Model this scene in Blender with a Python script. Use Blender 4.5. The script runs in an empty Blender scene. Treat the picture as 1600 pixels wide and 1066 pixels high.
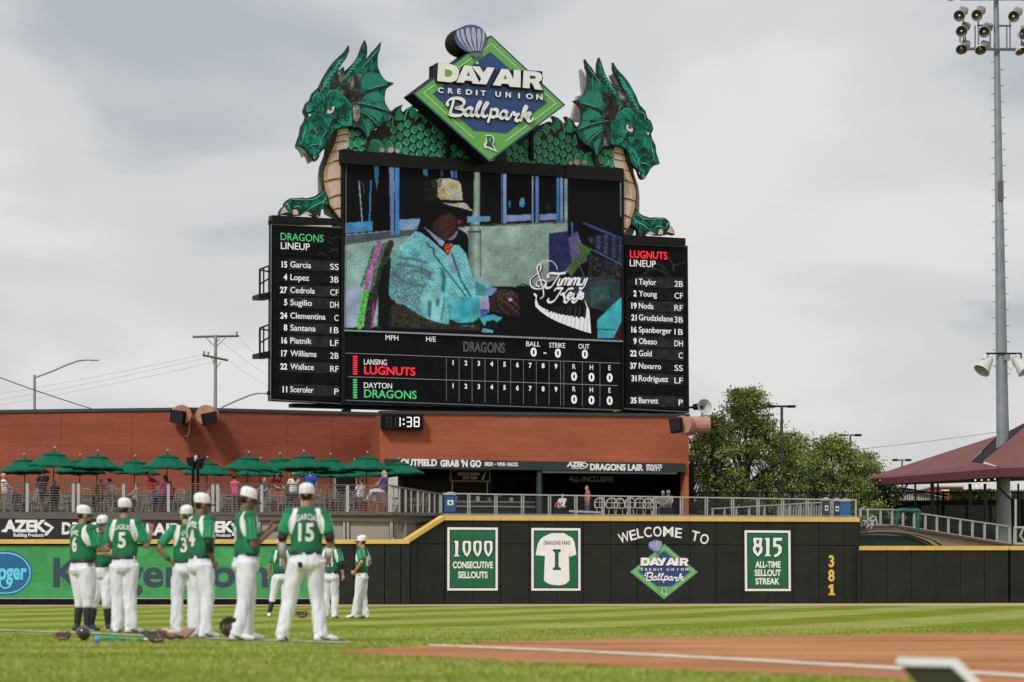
import bpy, math, random
import numpy as np
from mathutils import Vector, Matrix, noise
from mathutils.geometry import tessellate_polygon
from mathutils.bvhtree import BVHTree
random.seed(7)
S = bpy.context.scene
COL = S.collection
# ------------------------------------------------------------------ camera
F = 4490.0; CX, CY, HOR = 800.0, 533.0, 927.0; CAMH = 0.575
TH = math.atan((HOR - CY) / F)
cam = bpy.data.cameras.new('camera'); camo = bpy.data.objects.new('camera', cam); COL.objects.link(camo)
cam.sensor_width = 36.0; cam.lens = F / 1600 * 36.0; cam.clip_start = 0.5; cam.clip_end = 6000
camo.location = (0, 0, CAMH); camo.rotation_euler = (math.pi / 2 + TH, 0, 0)
cam.dof.use_dof = True; cam.dof.focus_distance = 118; cam.dof.aperture_fstop = 2.6
S.camera = camo
# ------------------------------------------------------------------ sky and sun
SKYSEED = 31.0
SUN_EL, SUN_AZ = math.radians(44), math.radians(213)     # azimuth clockwise from +Y: high, behind and left of the camera
w = bpy.data.worlds.new('World'); S.world = w; w.use_nodes = True
nt = w.node_tree; nt.nodes.clear(); N = nt.nodes.new; L = nt.links.new
sky = N('ShaderNodeTexSky'); sky.sky_type = 'NISHITA'; sky.sun_disc = False
sky.sun_elevation = SUN_EL; sky.sun_rotation = SUN_AZ
tc = N('ShaderNodeTexCoord'); sep = N('ShaderNodeSeparateXYZ'); L(tc.outputs['Generated'], sep.inputs[0])
zz = N('ShaderNodeMath'); zz.operation = 'MAXIMUM'; zz.inputs[1].default_value = 0.0; L(sep.outputs['Z'], zz.inputs[0])
za = N('ShaderNodeMath'); za.operation = 'ADD'; za.inputs[1].default_value = 0.32; L(zz.outputs[0], za.inputs[0])
dx = N('ShaderNodeMath'); dx.operation = 'DIVIDE'; L(sep.outputs['X'], dx.inputs[0]); L(za.outputs[0], dx.inputs[1])
dy = N('ShaderNodeMath'); dy.operation = 'DIVIDE'; L(sep.outputs['Y'], dy.inputs[0]); L(za.outputs[0], dy.inputs[1])
cv = N('ShaderNodeCombineXYZ'); cv.inputs[2].default_value = SKYSEED; L(dx.outputs[0], cv.inputs[0]); L(dy.outputs[0], cv.inputs[1])
n1 = N('ShaderNodeTexNoise'); n1.inputs['Scale'].default_value = 3.0; n1.inputs['Detail'].default_value = 6; n1.inputs['Roughness'].default_value = 0.48; n1.inputs['Distortion'].default_value = 0.35
L(cv.outputs[0], n1.inputs['Vector'])
r1 = N('ShaderNodeValToRGB'); r1.color_ramp.interpolation = 'EASE'
r1.color_ramp.elements[0].position = 0.30; r1.color_ramp.elements[0].color = (0.300, 0.320, 0.350, 1)
r1.color_ramp.elements[1].position = 0.60; r1.color_ramp.elements[1].color = (0.505, 0.499, 0.489, 1)
e = r1.color_ramp.elements.new(0.45); e.color = (0.432, 0.436, 0.440, 1)
L(n1.outputs['Fac'], r1.inputs[0])
n2 = N('ShaderNodeTexNoise'); n2.inputs['Scale'].default_value = 0.35; n2.inputs['Detail'].default_value = 2
L(cv.outputs[0], n2.inputs['Vector'])
r2 = N('ShaderNodeMapRange'); r2.inputs['From Min'].default_value = 0.3; r2.inputs['From Max'].default_value = 0.7
r2.inputs['To Min'].default_value = 0.90; r2.inputs['To Max'].default_value = 1.06; L(n2.outputs['Fac'], r2.inputs['Value'])
cm = N('ShaderNodeVectorMath'); cm.operation = 'SCALE'; L(r1.outputs[0], cm.inputs[0]); L(r2.outputs[0], cm.inputs['Scale'])
b1 = N('ShaderNodeBackground'); b1.inputs[1].default_value = 0.06; L(sky.outputs[0], b1.inputs[0])
b2 = N('ShaderNodeBackground'); b2.inputs[1].default_value = 1.0; L(cm.outputs[0], b2.inputs[0])
mx = N('ShaderNodeMixShader'); mx.inputs[0].default_value = 0.95; L(b1.outputs[0], mx.inputs[1]); L(b2.outputs[0], mx.inputs[2])
wo = N('ShaderNodeOutputWorld'); L(mx.outputs[0], wo.inputs[0])
sd = bpy.data.lights.new('sun', 'SUN'); sd.energy = 1.5; sd.angle = math.radians(10); sd.color = (1, .985, .965)
so = bpy.data.objects.new('sun', sd); COL.objects.link(so)
_d = Vector((math.sin(SUN_AZ) * math.cos(SUN_EL), math.cos(SUN_AZ) * math.cos(SUN_EL), math.sin(SUN_EL)))
so.rotation_euler = _d.to_track_quat('Z', 'Y').to_euler()
S.view_settings.view_transform = 'Standard'; S.view_settings.look = 'None'; S.view_settings.gamma = 1
S.view_settings.exposure = 0.65; S.view_settings.use_curve_mapping = False
S.render.engine = 'CYCLES'
# ------------------------------------------------------------------ pixel rays
FWD = Vector((0, math.cos(TH), math.sin(TH))); UP = Vector((0, -math.sin(TH), math.cos(TH)))
CAM = Vector((0, 0, CAMH))
def ray(px, py): return FWD + Vector((1, 0, 0)) * ((px - CX) / F) + UP * ((CY - py) / F)
def at(px, py, Y):
    d = ray(px, py); return CAM + d * (Y / d.y)
def gz(Y):
    if Y < 64: return 0.0
    if Y < 130: return (Y - 64) * 0.152 / 42.0
    return gz(129.99)
def gnd(px, py, z=0.0):
    d = ray(px, py)
    if d.z > -1e-5: d.z = -1e-5
    p = CAM + d * ((z - CAMH) / d.z)
    for _ in range(30):
        p = CAM + d * ((z + gz(p.y) - CAMH) / d.z)
    return p
class Pl:                                                # a vertical plane through two pixel columns at two distances
    def __init__(s, x0, Y0, x1, Y1):
        a = at(x0, HOR, Y0); b = at(x1, HOR, Y1)
        s.o = Vector((a.x, a.y, 0)); s.d = Vector((b.x - a.x, b.y - a.y, 0)).normalized(); s.n = Vector((s.d.y, -s.d.x, 0))
    def uv(s, px, py, off=0.0):
        r = ray(px, py); o = s.o + s.n * off
        t = (o - CAM).dot(s.n) / r.dot(s.n); p = CAM + r * t
        return ((p - o).dot(s.d), p.z)
    def W(s, u, v, off=0.0): return s.o + s.d * u + s.n * off + Vector((0, 0, v))
    def P(s, px, py, off=0.0): return s.W(*s.uv(px, py, off), off)
class Sub:                                               # the same art on another plane, scaled
    def __init__(s, src, pl, c0, c1, k): s.src, s.pl, s.c0, s.c1, s.k = src, pl, c0, c1, k
    def uv(s, px, py, off=0.0):
        u, v = s.src.uv(px, py); return (s.c1[0] + (u - s.c0[0]) * s.k, s.c1[1] + (v - s.c0[1]) * s.k)
    def W(s, u, v, off=0.0): return s.pl.W(u, v, off)
# ------------------------------------------------------------------ mesh collector
class MB:
    def __init__(s): s.v = []; s.f = []; s.m = []; s.mi = 0
    def add(s, vs, fs):
        k = len(s.v); s.v += [Vector(v) for v in vs]
        for f in fs: s.f.append(tuple(i + k for i in f)); s.m.append(s.mi)
        return s
    def box(s, a, b):
        x0, y0, z0 = a; x1, y1, z1 = b
        return s.add([(x0,y0,z0),(x1,y0,z0),(x1,y1,z0),(x0,y1,z0),(x0,y0,z1),(x1,y0,z1),(x1,y1,z1),(x0,y1,z1)],
                     [(0,3,2,1),(4,5,6,7),(0,1,5,4),(1,2,6,5),(2,3,7,6),(3,0,4,7)])
    def cbox(s, c, sx, sy, sz, rz=0.0):
        R = Matrix.Rotation(rz, 3, 'Z'); c = Vector(c); vs = []
        for z in (-sz/2, sz/2):
            for x, y in ((-1,-1),(1,-1),(1,1),(-1,1)): vs.append(c + R @ Vector((x*sx/2, y*sy/2, z)))
        return s.add(vs, [(0,3,2,1),(4,5,6,7),(0,1,5,4),(1,2,6,5),(2,3,7,6),(3,0,4,7)])
    def prism(s, pts, vec):                              # polygon of world points pushed along vec
        pts = [Vector(p) for p in pts]; n = len(pts); vec = Vector(vec)
        tr = tessellate_polygon([pts]); fs = []
        nn = Vector((0,0,0))
        for i in range(n):
            a, b = pts[i], pts[(i+1) % n]; nn += a.cross(b)
        flip = nn.dot(vec) > 0
        for t in tr:
            a, b, c = t; tn = (pts[b]-pts[a]).cross(pts[c]-pts[a])
            if tn.dot(vec) > 0: a, b, c = a, c, b
            fs.append((a, b, c)); fs.append((c+n, b+n, a+n))
        for i in range(n):
            j = (i+1) % n
            fs.append((i, j, j+n, i+n) if flip else (i, i+n, j+n, j))
        return s.add(pts + [p + vec for p in pts], fs)
    def tube(s, path, rad, n=10, cap=True, sx=1.0, side=None, round_=False):
        path = [Vector(p) for p in path]
        if not hasattr(rad, '__len__'): rad = [rad] * len(path)
        if round_:
            d0 = (path[0]-path[1]).normalized(); d1 = (path[-1]-path[-2]).normalized(); r0, r1 = rad[0], rad[-1]
            pre = [(path[0]+d0*r0*math.sin(a), r0*math.cos(a)) for a in (1.35, 0.9, 0.45)]
            post = [(path[-1]+d1*r1*math.sin(a), r1*math.cos(a)) for a in (0.45, 0.9, 1.35)]
            path = [p for p, _ in pre] + path + [p for p, _ in post]; rad = [r for _, r in pre] + list(rad) + [r for _, r in post]
        vs = []; fs = []; m = len(path); up = Vector(side) if side is not None else None
        prev = None
        for i, p in enumerate(path):
            t = (path[min(i+1, m-1)] - path[max(i-1, 0)]).normalized()
            if up is None: up = Vector((0,0,1)) if abs(t.z) < .9 else Vector((1,0,0))
            a = (up - t*up.dot(t))
            if a.length < 1e-4: a = Vector((1,0.01,0)).cross(t)
            a.normalize(); b = t.cross(a)
            if side is None: up = a
            for k in range(n):
                q = 2*math.pi*k/n; vs.append(p + (a*math.cos(q)*sx + b*math.sin(q))*rad[i])
        for i in range(m-1):
            for k in range(n):
                k2 = (k+1) % n; fs.append((i*n+k, i*n+k2, (i+1)*n+k2, (i+1)*n+k))
        if cap: fs.append(tuple(reversed(range(n)))); fs.append(tuple((m-1)*n+k for k in range(n)))
        return s.add(vs, fs)
    def lathe(s, prof, c, axis=(0,0,1), n=20, cap=True):
        ax = Vector(axis).normalized(); a = ax.orthogonal().normalized(); b = ax.cross(a); c = Vector(c); vs = []; fs = []
        for r, h in prof:
            for k in range(n):
                q = 2*math.pi*k/n; vs.append(c + ax*h + (a*math.cos(q)+b*math.sin(q))*r)
        for i in range(len(prof)-1):
            for k in range(n):
                k2 = (k+1) % n; fs.append((i*n+k, i*n+k2, (i+1)*n+k2, (i+1)*n+k))
        if cap: fs.append(tuple(reversed(range(n)))); fs.append(tuple((len(prof)-1)*n+k for k in range(n)))
        return s.add(vs, fs)
    def ell(s, c, rx, ry, rz, n=14, m=9, R=None):
        c = Vector(c); vs = []; fs = []
        for i in range(m+1):
            a = -math.pi/2 + math.pi*i/m
            if i == 0: a += .12
            if i == m: a -= .12
            for k in range(n):
                q = 2*math.pi*k/n; p = Vector((math.cos(a)*math.cos(q)*rx, math.cos(a)*math.sin(q)*ry, math.sin(a)*rz))
                if R: p = R @ p
                vs.append(c + p)
        for i in range(m):
            for k in range(n):
                k2 = (k+1) % n; fs.append((i*n+k, i*n+k2, (i+1)*n+k2, (i+1)*n+k))
        fs.append(tuple(reversed(range(n)))); fs.append(tuple(m*n+k for k in range(n)))
        return s.add(vs, fs)
    def pp(s, pl, pts, off=0.0, depth=0.05, ppx=True):   # polygon traced in pixels, laid in plane pl, front at off
        w = [pl.W(*pl.uv(x, y, off), off) for x, y in pts]
        n = pl.n if isinstance(pl, Pl) else pl.pl.n
        return s.prism(w, -n * depth)
    def pph(s, pl, outer, holes, off=0.0, depth=0.05):   # polygon with holes, traced in pixels
        n = pl.n if isinstance(pl, Pl) else pl.pl.n
        loops = [[pl.W(*pl.uv(x, y, off), off) for x, y in lp] for lp in [outer]+list(holes)]
        flat = [p for lp in loops for p in lp]; N_ = len(flat); fs = [tuple(t) for t in tessellate_polygon(loops)]
        k = 0; sd_ = []
        for lp in loops:
            for i in range(len(lp)): j = (i+1) % len(lp); sd_.append((k+i, k+j, k+j+N_, k+i+N_))
            k += len(lp)
        return s.add(flat + [p - n*depth for p in flat], fs + sd_)
    def rect(s, pl, x0, y0, x1, y1, off=0.0, depth=0.05):
        u0, va = pl.uv(x0, (y0+y1)/2, off); u1, _ = pl.uv(x1, (y0+y1)/2, off)
        xm = (x0+x1)/2; _, v0 = pl.uv(xm, y0, off); _, v1 = pl.uv(xm, y1, off)
        n = pl.n if isinstance(pl, Pl) else pl.pl.n
        return s.prism([pl.W(u0, v0, off), pl.W(u1, v0, off), pl.W(u1, v1, off), pl.W(u0, v1, off)], -n*depth)
    def stroke(s, pl, pts, wd, off=0.0, depth=0.02, nib=None, sm=True, taper=False):   # ribbon along pixels, width in pixels
        P = [Vector((x, y)) for x, y in pts]
        if sm and len(P) > 2:
            Q = []
            for i in range(len(P)-1):
                p0, p1, p2, p3 = P[max(i-1,0)], P[i], P[i+1], P[min(i+2,len(P)-1)]
                for k in range(5):
                    t = k/5; Q.append(0.5*((2*p1)+(p2-p0)*t+(2*p0-5*p1+4*p2-p3)*t*t+(3*p1-p0-3*p2+p3)*t*t*t))
            P = Q + [P[-1]]
        n = len(P); Lf = []; Rt = []
        for i, p in enumerate(P):
            t = (P[min(i+1,n-1)] - P[max(i-1,0)])
            t = t.normalized() if t.length > 1e-6 else Vector((1,0)); nn = Vector((-t.y, t.x))
            ww = wd if not hasattr(wd, '__len__') else wd[0] + (wd[1]-wd[0])*i/(n-1)
            if nib is not None: ww = ww*(nib + (1-nib)*abs(t.x*math.sin(2.25) - t.y*math.cos(2.25))**1.0) 
            if taper: ww *= math.sin(math.pi*(0.1+0.8*i/(n-1)))
            Lf.append(p + nn*ww/2); Rt.append(p - nn*ww/2)
        W = lambda q, o: pl.W(*pl.uv(q.x, q.y, off), o)
        vs = [W(q, off) for q in Lf] + [W(q, off) for q in Rt] + [W(q, off-depth) for q in Lf] + [W(q, off-depth) for q in Rt]
        fs = []
        for i in range(n-1):
            fs += [(i, i+1, n+i+1, n+i), (2*n+i, 3*n+i, 3*n+i+1, 2*n+i+1), (i, 2*n+i, 2*n+i+1, i+1), (n+i, n+i+1, 3*n+i+1, 3*n+i)]
        fs += [(0, n, 3*n, 2*n), (n-1, 3*n-1, 4*n-1, 2*n-1)]
        s.add(vs, fs)
        for c, ww in ((P[0], (Lf[0]-Rt[0]).length), (P[-1], (Lf[-1]-Rt[-1]).length)):
            if not taper and ww > 0: s.pp(pl, [(c.x+ww/2*math.cos(a), c.y+ww/2*math.sin(a)) for a in [k*math.pi/4 for k in range(8)]], off+0.0007, depth)
        return s
def build(name, mb, mat, parent=None, origin=None, smooth=False):
    me = bpy.data.meshes.new(name)
    if parent is not None: o0 = Vector(parent['_o'])
    elif origin is not None: o0 = Vector(origin)
    else:
        n = len(mb.v); xs = [v.x for v in mb.v]; ys = [v.y for v in mb.v]; zs = [v.z for v in mb.v]
        o0 = Vector(((min(xs)+max(xs))/2, (min(ys)+max(ys))/2, min(zs)))
    me.from_pydata([tuple(v - o0) for v in mb.v], [], mb.f)
    mats = mat if isinstance(mat, (list, tuple)) else [mat]
    for m_ in mats: me.materials.append(m_)
    if len(mats) > 1: me.polygons.foreach_set('material_index', mb.m)
    if smooth: me.polygons.foreach_set('use_smooth', [True]*len(me.polygons))
    me.update()
    o = bpy.data.objects.new(name, me); COL.objects.link(o)
    if parent is not None: o.parent = parent; o['_o'] = list(o0)
    else: o.location = o0; o['_o'] = list(o0)
    return o
def thing(name, label, cat, loc, group=None, rz=0.0, local=False):
    o = bpy.data.objects.new(name, None); COL.objects.link(o); o.location = loc; o.rotation_euler = (0, 0, rz)
    o.empty_display_size = .2; o['label'] = label; o['category'] = cat; o['_o'] = [0, 0, 0] if local else list(loc)
    if group: o['group'] = group
    return o
def tag(o, label, cat, group=None):
    o['label'] = label; o['category'] = cat
    if group: o['group'] = group
    return o
def struct(o): o['kind'] = 'structure'; return o
def dup(root, loc, label=None, group=None, rz=None, sc=None):
    r = root.copy(); COL.objects.link(r); r.location = loc
    if rz is not None: r.rotation_euler = (0, 0, rz)
    if sc is not None: r.scale = sc
    if label: r['label'] = label
    if group: r['group'] = group
    for ch in list(root.children):
        c = ch.copy(); COL.objects.link(c); c.parent = r
        for g in list(ch.children):
            d = g.copy(); COL.objects.link(d); d.parent = c
    return r
# ------------------------------------------------------------------ materials
def lin(c):
    if isinstance(c, str): c = [int(c[i:i+2], 16)/255 for i in (0, 2, 4)]; c = [(x/12.92 if x <= .04045 else ((x+.055)/1.055)**2.4) for x in c]
    return tuple(c) + (1,)
MC = {}
def M(name, col, rough=.6, var=.12, scale=6.0, bump=0.0, bscale=None, metal=0.0, em=0.0, spec=.5, stretch=None, coat=0.0):
    if name in MC: return MC[name]
    m = bpy.data.materials.new(name); m.use_nodes = True; t = m.node_tree; p = t.nodes['Principled BSDF']
    c = lin(col); nd = t.nodes.new; lk = t.links.new
    tcn = nd('ShaderNodeTexCoord'); mp = nd('ShaderNodeMapping'); lk(tcn.outputs['Object'], mp.inputs[0])
    if stretch: mp.inputs['Scale'].default_value = stretch
    no = nd('ShaderNodeTexNoise'); no.inputs['Scale'].default_value = scale; no.inputs['Detail'].default_value = 5; lk(mp.outputs[0], no.inputs['Vector'])
    mr = nd('ShaderNodeMapRange'); mr.inputs['From Min'].default_value = .25; mr.inputs['From Max'].default_value = .75
    mr.inputs['To Min'].default_value = 1-var; mr.inputs['To Max'].default_value = 1+var; lk(no.outputs['Fac'], mr.inputs['Value'])
    sc = nd('ShaderNodeVectorMath'); sc.operation = 'SCALE'; sc.inputs[0].default_value = c[:3]; lk(mr.outputs[0], sc.inputs['Scale'])
    lk(sc.outputs[0], p.inputs['Base Color'])
    p.inputs['Roughness'].default_value = rough; p.inputs['Metallic'].default_value = metal; p.inputs['Specular IOR Level'].default_value = spec
    p.inputs['Coat Weight'].default_value = coat
    if em: lk(sc.outputs[0], p.inputs['Emission Color']); p.inputs['Emission Strength'].default_value = em
    if bump:
        bn = nd('ShaderNodeTexNoise'); bn.inputs['Scale'].default_value = bscale or scale*4; bn.inputs['Detail'].default_value = 6; lk(mp.outputs[0], bn.inputs['Vector'])
        bu = nd('ShaderNodeBump'); bu.inputs['Strength'].default_value = bump; bu.inputs['Distance'].default_value = .02; lk(bn.outputs['Fac'], bu.inputs['Height']); lk(bu.outputs[0], p.inputs['Normal'])
    MC[name] = m; return m
black = M('black_metal', (.006,.006,.0065), .5, .3, spec=.25)
blackm = M('black_matte', (.006,.006,.0065), .7, .3, spec=.15)
dgreen = M('dark_green_metal', (.018,.032,.025), .5, .2, 2)
steel = M('painted_grey_steel', (.30,.31,.33), .45, .1, 3, metal=.3)
alum = M('aluminium_rail', (.46,.46,.46), .4, .1, 3, metal=.4)
galv = M('galvanised_steel', (.25,.275,.31), .45, .15, 2.5, metal=.35, bump=.05)
white = M('white_paint', (.78,.78,.77), .5, .05)
letterw = M('white_lettering', (.88,.88,.87), .55, .06, 3)
letterb = M('black_lettering', (.008,.009,.011), .6, .1, spec=.2)
yellow = M('yellow_pad', (.70,.47,.095), .55, .1, 1.5, bump=.1)
# ------------------------------------------------------------------ lettering with the built-in font
_tc = {}
def glyphs(s, bold=0.0, shear=0.0, spacing=1.0, res=4):
    k = (s, bold, shear, spacing)
    if k in _tc: return _tc[k]
    cu = bpy.data.curves.new('t', 'FONT'); cu.body = s; cu.offset = bold; cu.shear = shear; cu.space_character = spacing; cu.resolution_u = res
    cu.fill_mode = 'FRONT'
    o = bpy.data.objects.new('t', cu); COL.objects.link(o)
    me = o.to_mesh(); vs = [v.co.copy() for v in me.vertices]; fs = [tuple(p.vertices) for p in me.polygons]
    ed = {}
    for f in fs:
        for i in range(len(f)):
            a, b = f[i], f[(i+1) % len(f)]; ed[(a, b)] = 1
    bd = [(a, b) for (a, b) in ed if (b, a) not in ed]
    o.to_mesh_clear(); bpy.data.objects.remove(o); bpy.data.curves.remove(cu)
    _tc[k] = (vs, fs, bd); return _tc[k]
CAPH = max(v.y for v in glyphs('H')[0])
def text(mb, pl, s, x0, x1, yb, cap, off=0.01, depth=0.006, bold=0.0, shear=0.0, spacing=1.0, rot=None, nat=None):
    vs, fs, bd = glyphs(s, bold, shear, spacing)
    xs = [v.x for v in vs]; a, b = min(xs), max(xs)
    u0, v0 = pl.uv(x0, yb, off); u1, _ = pl.uv(x1, yb, off)
    _, vt = pl.uv(x0, yb-cap, off); cs = (vt-v0)/CAPH
    if nat is not None:                                   # natural width times nat; nat<0 keeps the right end fixed
        ww = (b-a)*cs*abs(nat)
        if nat < 0: u0 = u1-ww
        else: u0, u1 = (u0+u1)/2-ww/2, (u0+u1)/2+ww/2
    P = []
    for v in vs:
        u = u0 + (v.x-a)/(b-a)*(u1-u0); h = v.y*cs
        if rot:
            cu_, cv_, ang = (u0+u1)/2, v0, rot; du, dv = u-cu_, h; u = cu_+du*math.cos(ang)-dv*math.sin(ang); h = du*math.sin(ang)+dv*math.cos(ang)
        P.append((u, v0+h))
    n = len(P); V = [pl.W(u, h, off) for u, h in P] + [pl.W(u, h, off-depth) for u, h in P]
    FS = list(fs) + [(a_, a_+n, b_+n, b_) for a_, b_ in bd]
    mb.add(V, FS); return mb
# ================================================================== GROUND
def grass_mat():
    m = bpy.data.materials.new('mown_grass'); m.use_nodes = True; t = m.node_tree; p = t.nodes['Principled BSDF']; nd = t.nodes.new; lk = t.links.new
    tcn = nd('ShaderNodeTexCoord'); mp = nd('ShaderNodeMapping'); lk(tcn.outputs['Object'], mp.inputs[0]); mp.inputs['Rotation'].default_value = (0, 0, math.radians(16.7))
    sx = nd('ShaderNodeSeparateXYZ'); lk(mp.outputs[0], sx.inputs[0])
    wn = nd('ShaderNodeTexNoise'); wn.inputs['Scale'].default_value = .25; wn.inputs['Detail'].default_value = 3; lk(mp.outputs[0], wn.inputs['Vector'])
    wa = nd('ShaderNodeMath'); wa.operation = 'MULTIPLY_ADD'; wa.inputs[1].default_value = 0.9; lk(wn.outputs['Fac'], wa.inputs[0]); lk(sx.outputs['X'], wa.inputs[2])
    ml = nd('ShaderNodeMath'); ml.operation = 'MULTIPLY'; ml.inputs[1].default_value = 2*math.pi/4.9; lk(wa.outputs[0], ml.inputs[0])
    sn = nd('ShaderNodeMath'); sn.operation = 'SINE'; lk(ml.outputs[0], sn.inputs[0])
    mr = nd('ShaderNodeMapRange'); mr.inputs['From Min'].default_value = -.5; mr.inputs['From Max'].default_value = .5; mr.interpolation_type = 'SMOOTHSTEP'; lk(sn.outputs[0], mr.inputs['Value'])
    # no stripes in front of the foul line (foul ground is mown the other way)
    fy = nd('ShaderNodeSeparateXYZ'); lk(tcn.outputs['Object'], fy.inputs[0])
    fr = nd('ShaderNodeMapRange'); fr.inputs['From Min'].default_value = 34; fr.inputs['From Max'].default_value = 48; fr.inputs['To Min'].default_value = .12; lk(fy.outputs['Y'], fr.inputs['Value'])
    f0 = nd('ShaderNodeMath'); f0.operation = 'MULTIPLY'; lk(mr.outputs[0], f0.inputs[0]); lk(fr.outputs[0], f0.inputs[1])
    gm = nd('ShaderNodeMapping'); gm.inputs['Rotation'].default_value = (0, 0, math.radians(-24)); gm.inputs['Scale'].default_value = (.22, .75, 1); lk(tcn.outputs['Object'], gm.inputs[0])
    gn = nd('ShaderNodeTexNoise'); gn.inputs['Scale'].default_value = .62; gn.inputs['Detail'].default_value = 4; lk(gm.outputs[0], gn.inputs['Vector'])
    gr_ = nd('ShaderNodeMapRange'); gr_.inputs['From Min'].default_value = .42; gr_.inputs['From Max'].default_value = .60; lk(gn.outputs['Fac'], gr_.inputs['Value'])
    inv = nd('ShaderNodeMath'); inv.operation = 'SUBTRACT'; inv.inputs[0].default_value = 1.12; lk(fr.outputs[0], inv.inputs[1])
    g2 = nd('ShaderNodeMath'); g2.operation = 'MULTIPLY'; lk(gr_.outputs[0], g2.inputs[0]); lk(inv.outputs[0], g2.inputs[1])
    fm = nd('ShaderNodeMath'); fm.operation = 'ADD'; lk(f0.outputs[0], fm.inputs[0]); lk(g2.outputs[0], fm.inputs[1])
    cr = nd('ShaderNodeMix'); cr.data_type = 'RGBA'; cr.inputs['A'].default_value = (.165, .215, .022, 1); cr.inputs['B'].default_value = (.275, .300, .080, 1); lk(fm.outputs[0], cr.inputs['Factor'])
    pn = nd('ShaderNodeTexNoise'); pn.inputs['Scale'].default_value = .55; pn.inputs['Detail'].default_value = 8; pn.inputs['Roughness'].default_value = .7; lk(mp.outputs[0], pn.inputs['Vector'])
    pr = nd('ShaderNodeMapRange'); pr.inputs['From Min'].default_value = .3; pr.inputs['From Max'].default_value = .7; pr.inputs['To Min'].default_value = .66; pr.inputs['To Max'].default_value = 1.28; lk(pn.outputs['Fac'], pr.inputs['Value'])
    sc = nd('ShaderNodeVectorMath'); sc.operation = 'SCALE'; lk(cr.outputs['Result'], sc.inputs[0]); lk(pr.outputs[0], sc.inputs['Scale'])
    fn = nd('ShaderNodeTexNoise'); fn.inputs['Scale'].default_value = 9; fn.inputs['Detail'].default_value = 6; lk(tcn.outputs['Object'], fn.inputs['Vector'])
    f2 = nd('ShaderNodeMapRange'); f2.inputs['From Min'].default_value = .3; f2.inputs['From Max'].default_value = .7; f2.inputs['To Min'].default_value = .75; f2.inputs['To Max'].default_value = 1.25; lk(fn.outputs['Fac'], f2.inputs['Value'])
    s2 = nd('ShaderNodeVectorMath'); s2.operation = 'SCALE'; lk(sc.outputs[0], s2.inputs[0]); lk(f2.outputs[0], s2.inputs['Scale'])
    lk(s2.outputs[0], p.inputs['Base Color']); p.inputs['Roughness'].default_value = 1; p.inputs['Specular IOR Level'].default_value = 0
    return m
def dirt_mat(name, c0, c1):
    m = bpy.data.materials.new(name); m.use_nodes = True; t = m.node_tree; p = t.nodes['Principled BSDF']; nd = t.nodes.new; lk = t.links.new
    tcn = nd('ShaderNodeTexCoord'); mp = nd('ShaderNodeMapping'); lk(tcn.outputs['Object'], mp.inputs[0]); mp.inputs['Scale'].default_value = (.35, 1, 1)
    a = nd('ShaderNodeTexNoise'); a.inputs['Scale'].default_value = .5; a.inputs['Detail'].default_value = 9; a.inputs['Roughness'].default_value = .65; lk(mp.outputs[0], a.inputs['Vector'])
    r = nd('ShaderNodeValToRGB'); r.color_ramp.elements[0].position = .34; r.color_ramp.elements[0].color = c0 + (1,); r.color_ramp.elements[1].position = .66; r.color_ramp.elements[1].color = c1 + (1,); lk(a.outputs['Fac'], r.inputs[0])
    b = nd('ShaderNodeTexNoise'); b.inputs['Scale'].default_value = 14; b.inputs['Detail'].default_value = 8; lk(tcn.outputs['Object'], b.inputs['Vector'])
    f2 = nd('ShaderNodeMapRange'); f2.inputs['From Min'].default_value = .3; f2.inputs['From Max'].default_value = .7; f2.inputs['To Min'].default_value = .82; f2.inputs['To Max'].default_value = 1.15; lk(b.outputs['Fac'], f2.inputs['Value'])
    s2 = nd('ShaderNodeVectorMath'); s2.operation = 'SCALE'; lk(r.outputs[0], s2.inputs[0]); lk(f2.outputs[0], s2.inputs['Scale'])
    lk(s2.outputs[0], p.inputs['Base Color']); p.inputs['Roughness'].default_value = 1; p.inputs['Specular IOR Level'].default_value = 0
    bu = nd('ShaderNodeBump'); bu.inputs['Strength'].default_value = .4; bu.inputs['Distance'].default_value = .02; lk(b.outputs['Fac'], bu.inputs['Height']); lk(bu.outputs[0], p.inputs['Normal'])
    return m
GRASS = grass_mat(); DIRT = dirt_mat('infield_dirt', (.28,.122,.056), (.53,.262,.135)); TRACK = dirt_mat('warning_track_dirt', (.42,.27,.17), (.55,.37,.25))
g = MB(); ys = [-3000, -20, 0, 10, 20, 30, 40, 50, 64, 70, 80, 90, 100, 110, 120, 130, 400, 4000]; xs = [-3000, -60, -30, -15, 0, 15, 30, 60, 3000]
g.add([(x, y, gz(y)) for y in ys for x in xs], [(j*9+i, j*9+i+1, (j+1)*9+i+1, (j+1)*9+i) for j in range(len(ys)-1) for i in range(8)])
struct(build('grass_field', g, GRASS, origin=(0,0,0)))
def sheet(name, pts, lift, mat, sub=1):                  # polygon on the ground, traced in pixels
    mb = MB(); P = [gnd(x, y) + Vector((0,0,lift)) for x, y in pts]
    tr = tessellate_polygon([P]); mb.add(P, [tuple(t) for t in tr]); return struct(build(name, mb, mat, origin=(0,0,0)))
top = [(520,1018.5),(545,1015.8),(590,1013.5),(640,1011.3),(700,1007.8),(780,1004.2),(860,1001.4),(950,998.6),(1050,996.6),(1160,994.3),(1280,992.8),(1400,991),(1520,989.8),(1640,989),(1760,988.5),(1900,988)]
bot = [(1900,1090),(1700,1078),(1560,1070.5),(1430,1062.5),(1330,1058),(1200,1053),(1080,1047.5),(960,1041.5),(860,1036),(760,1030.5),(660,1026),(600,1023.5),(560,1021.5),(530,1019.8)]
dr = random.Random(3)
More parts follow.
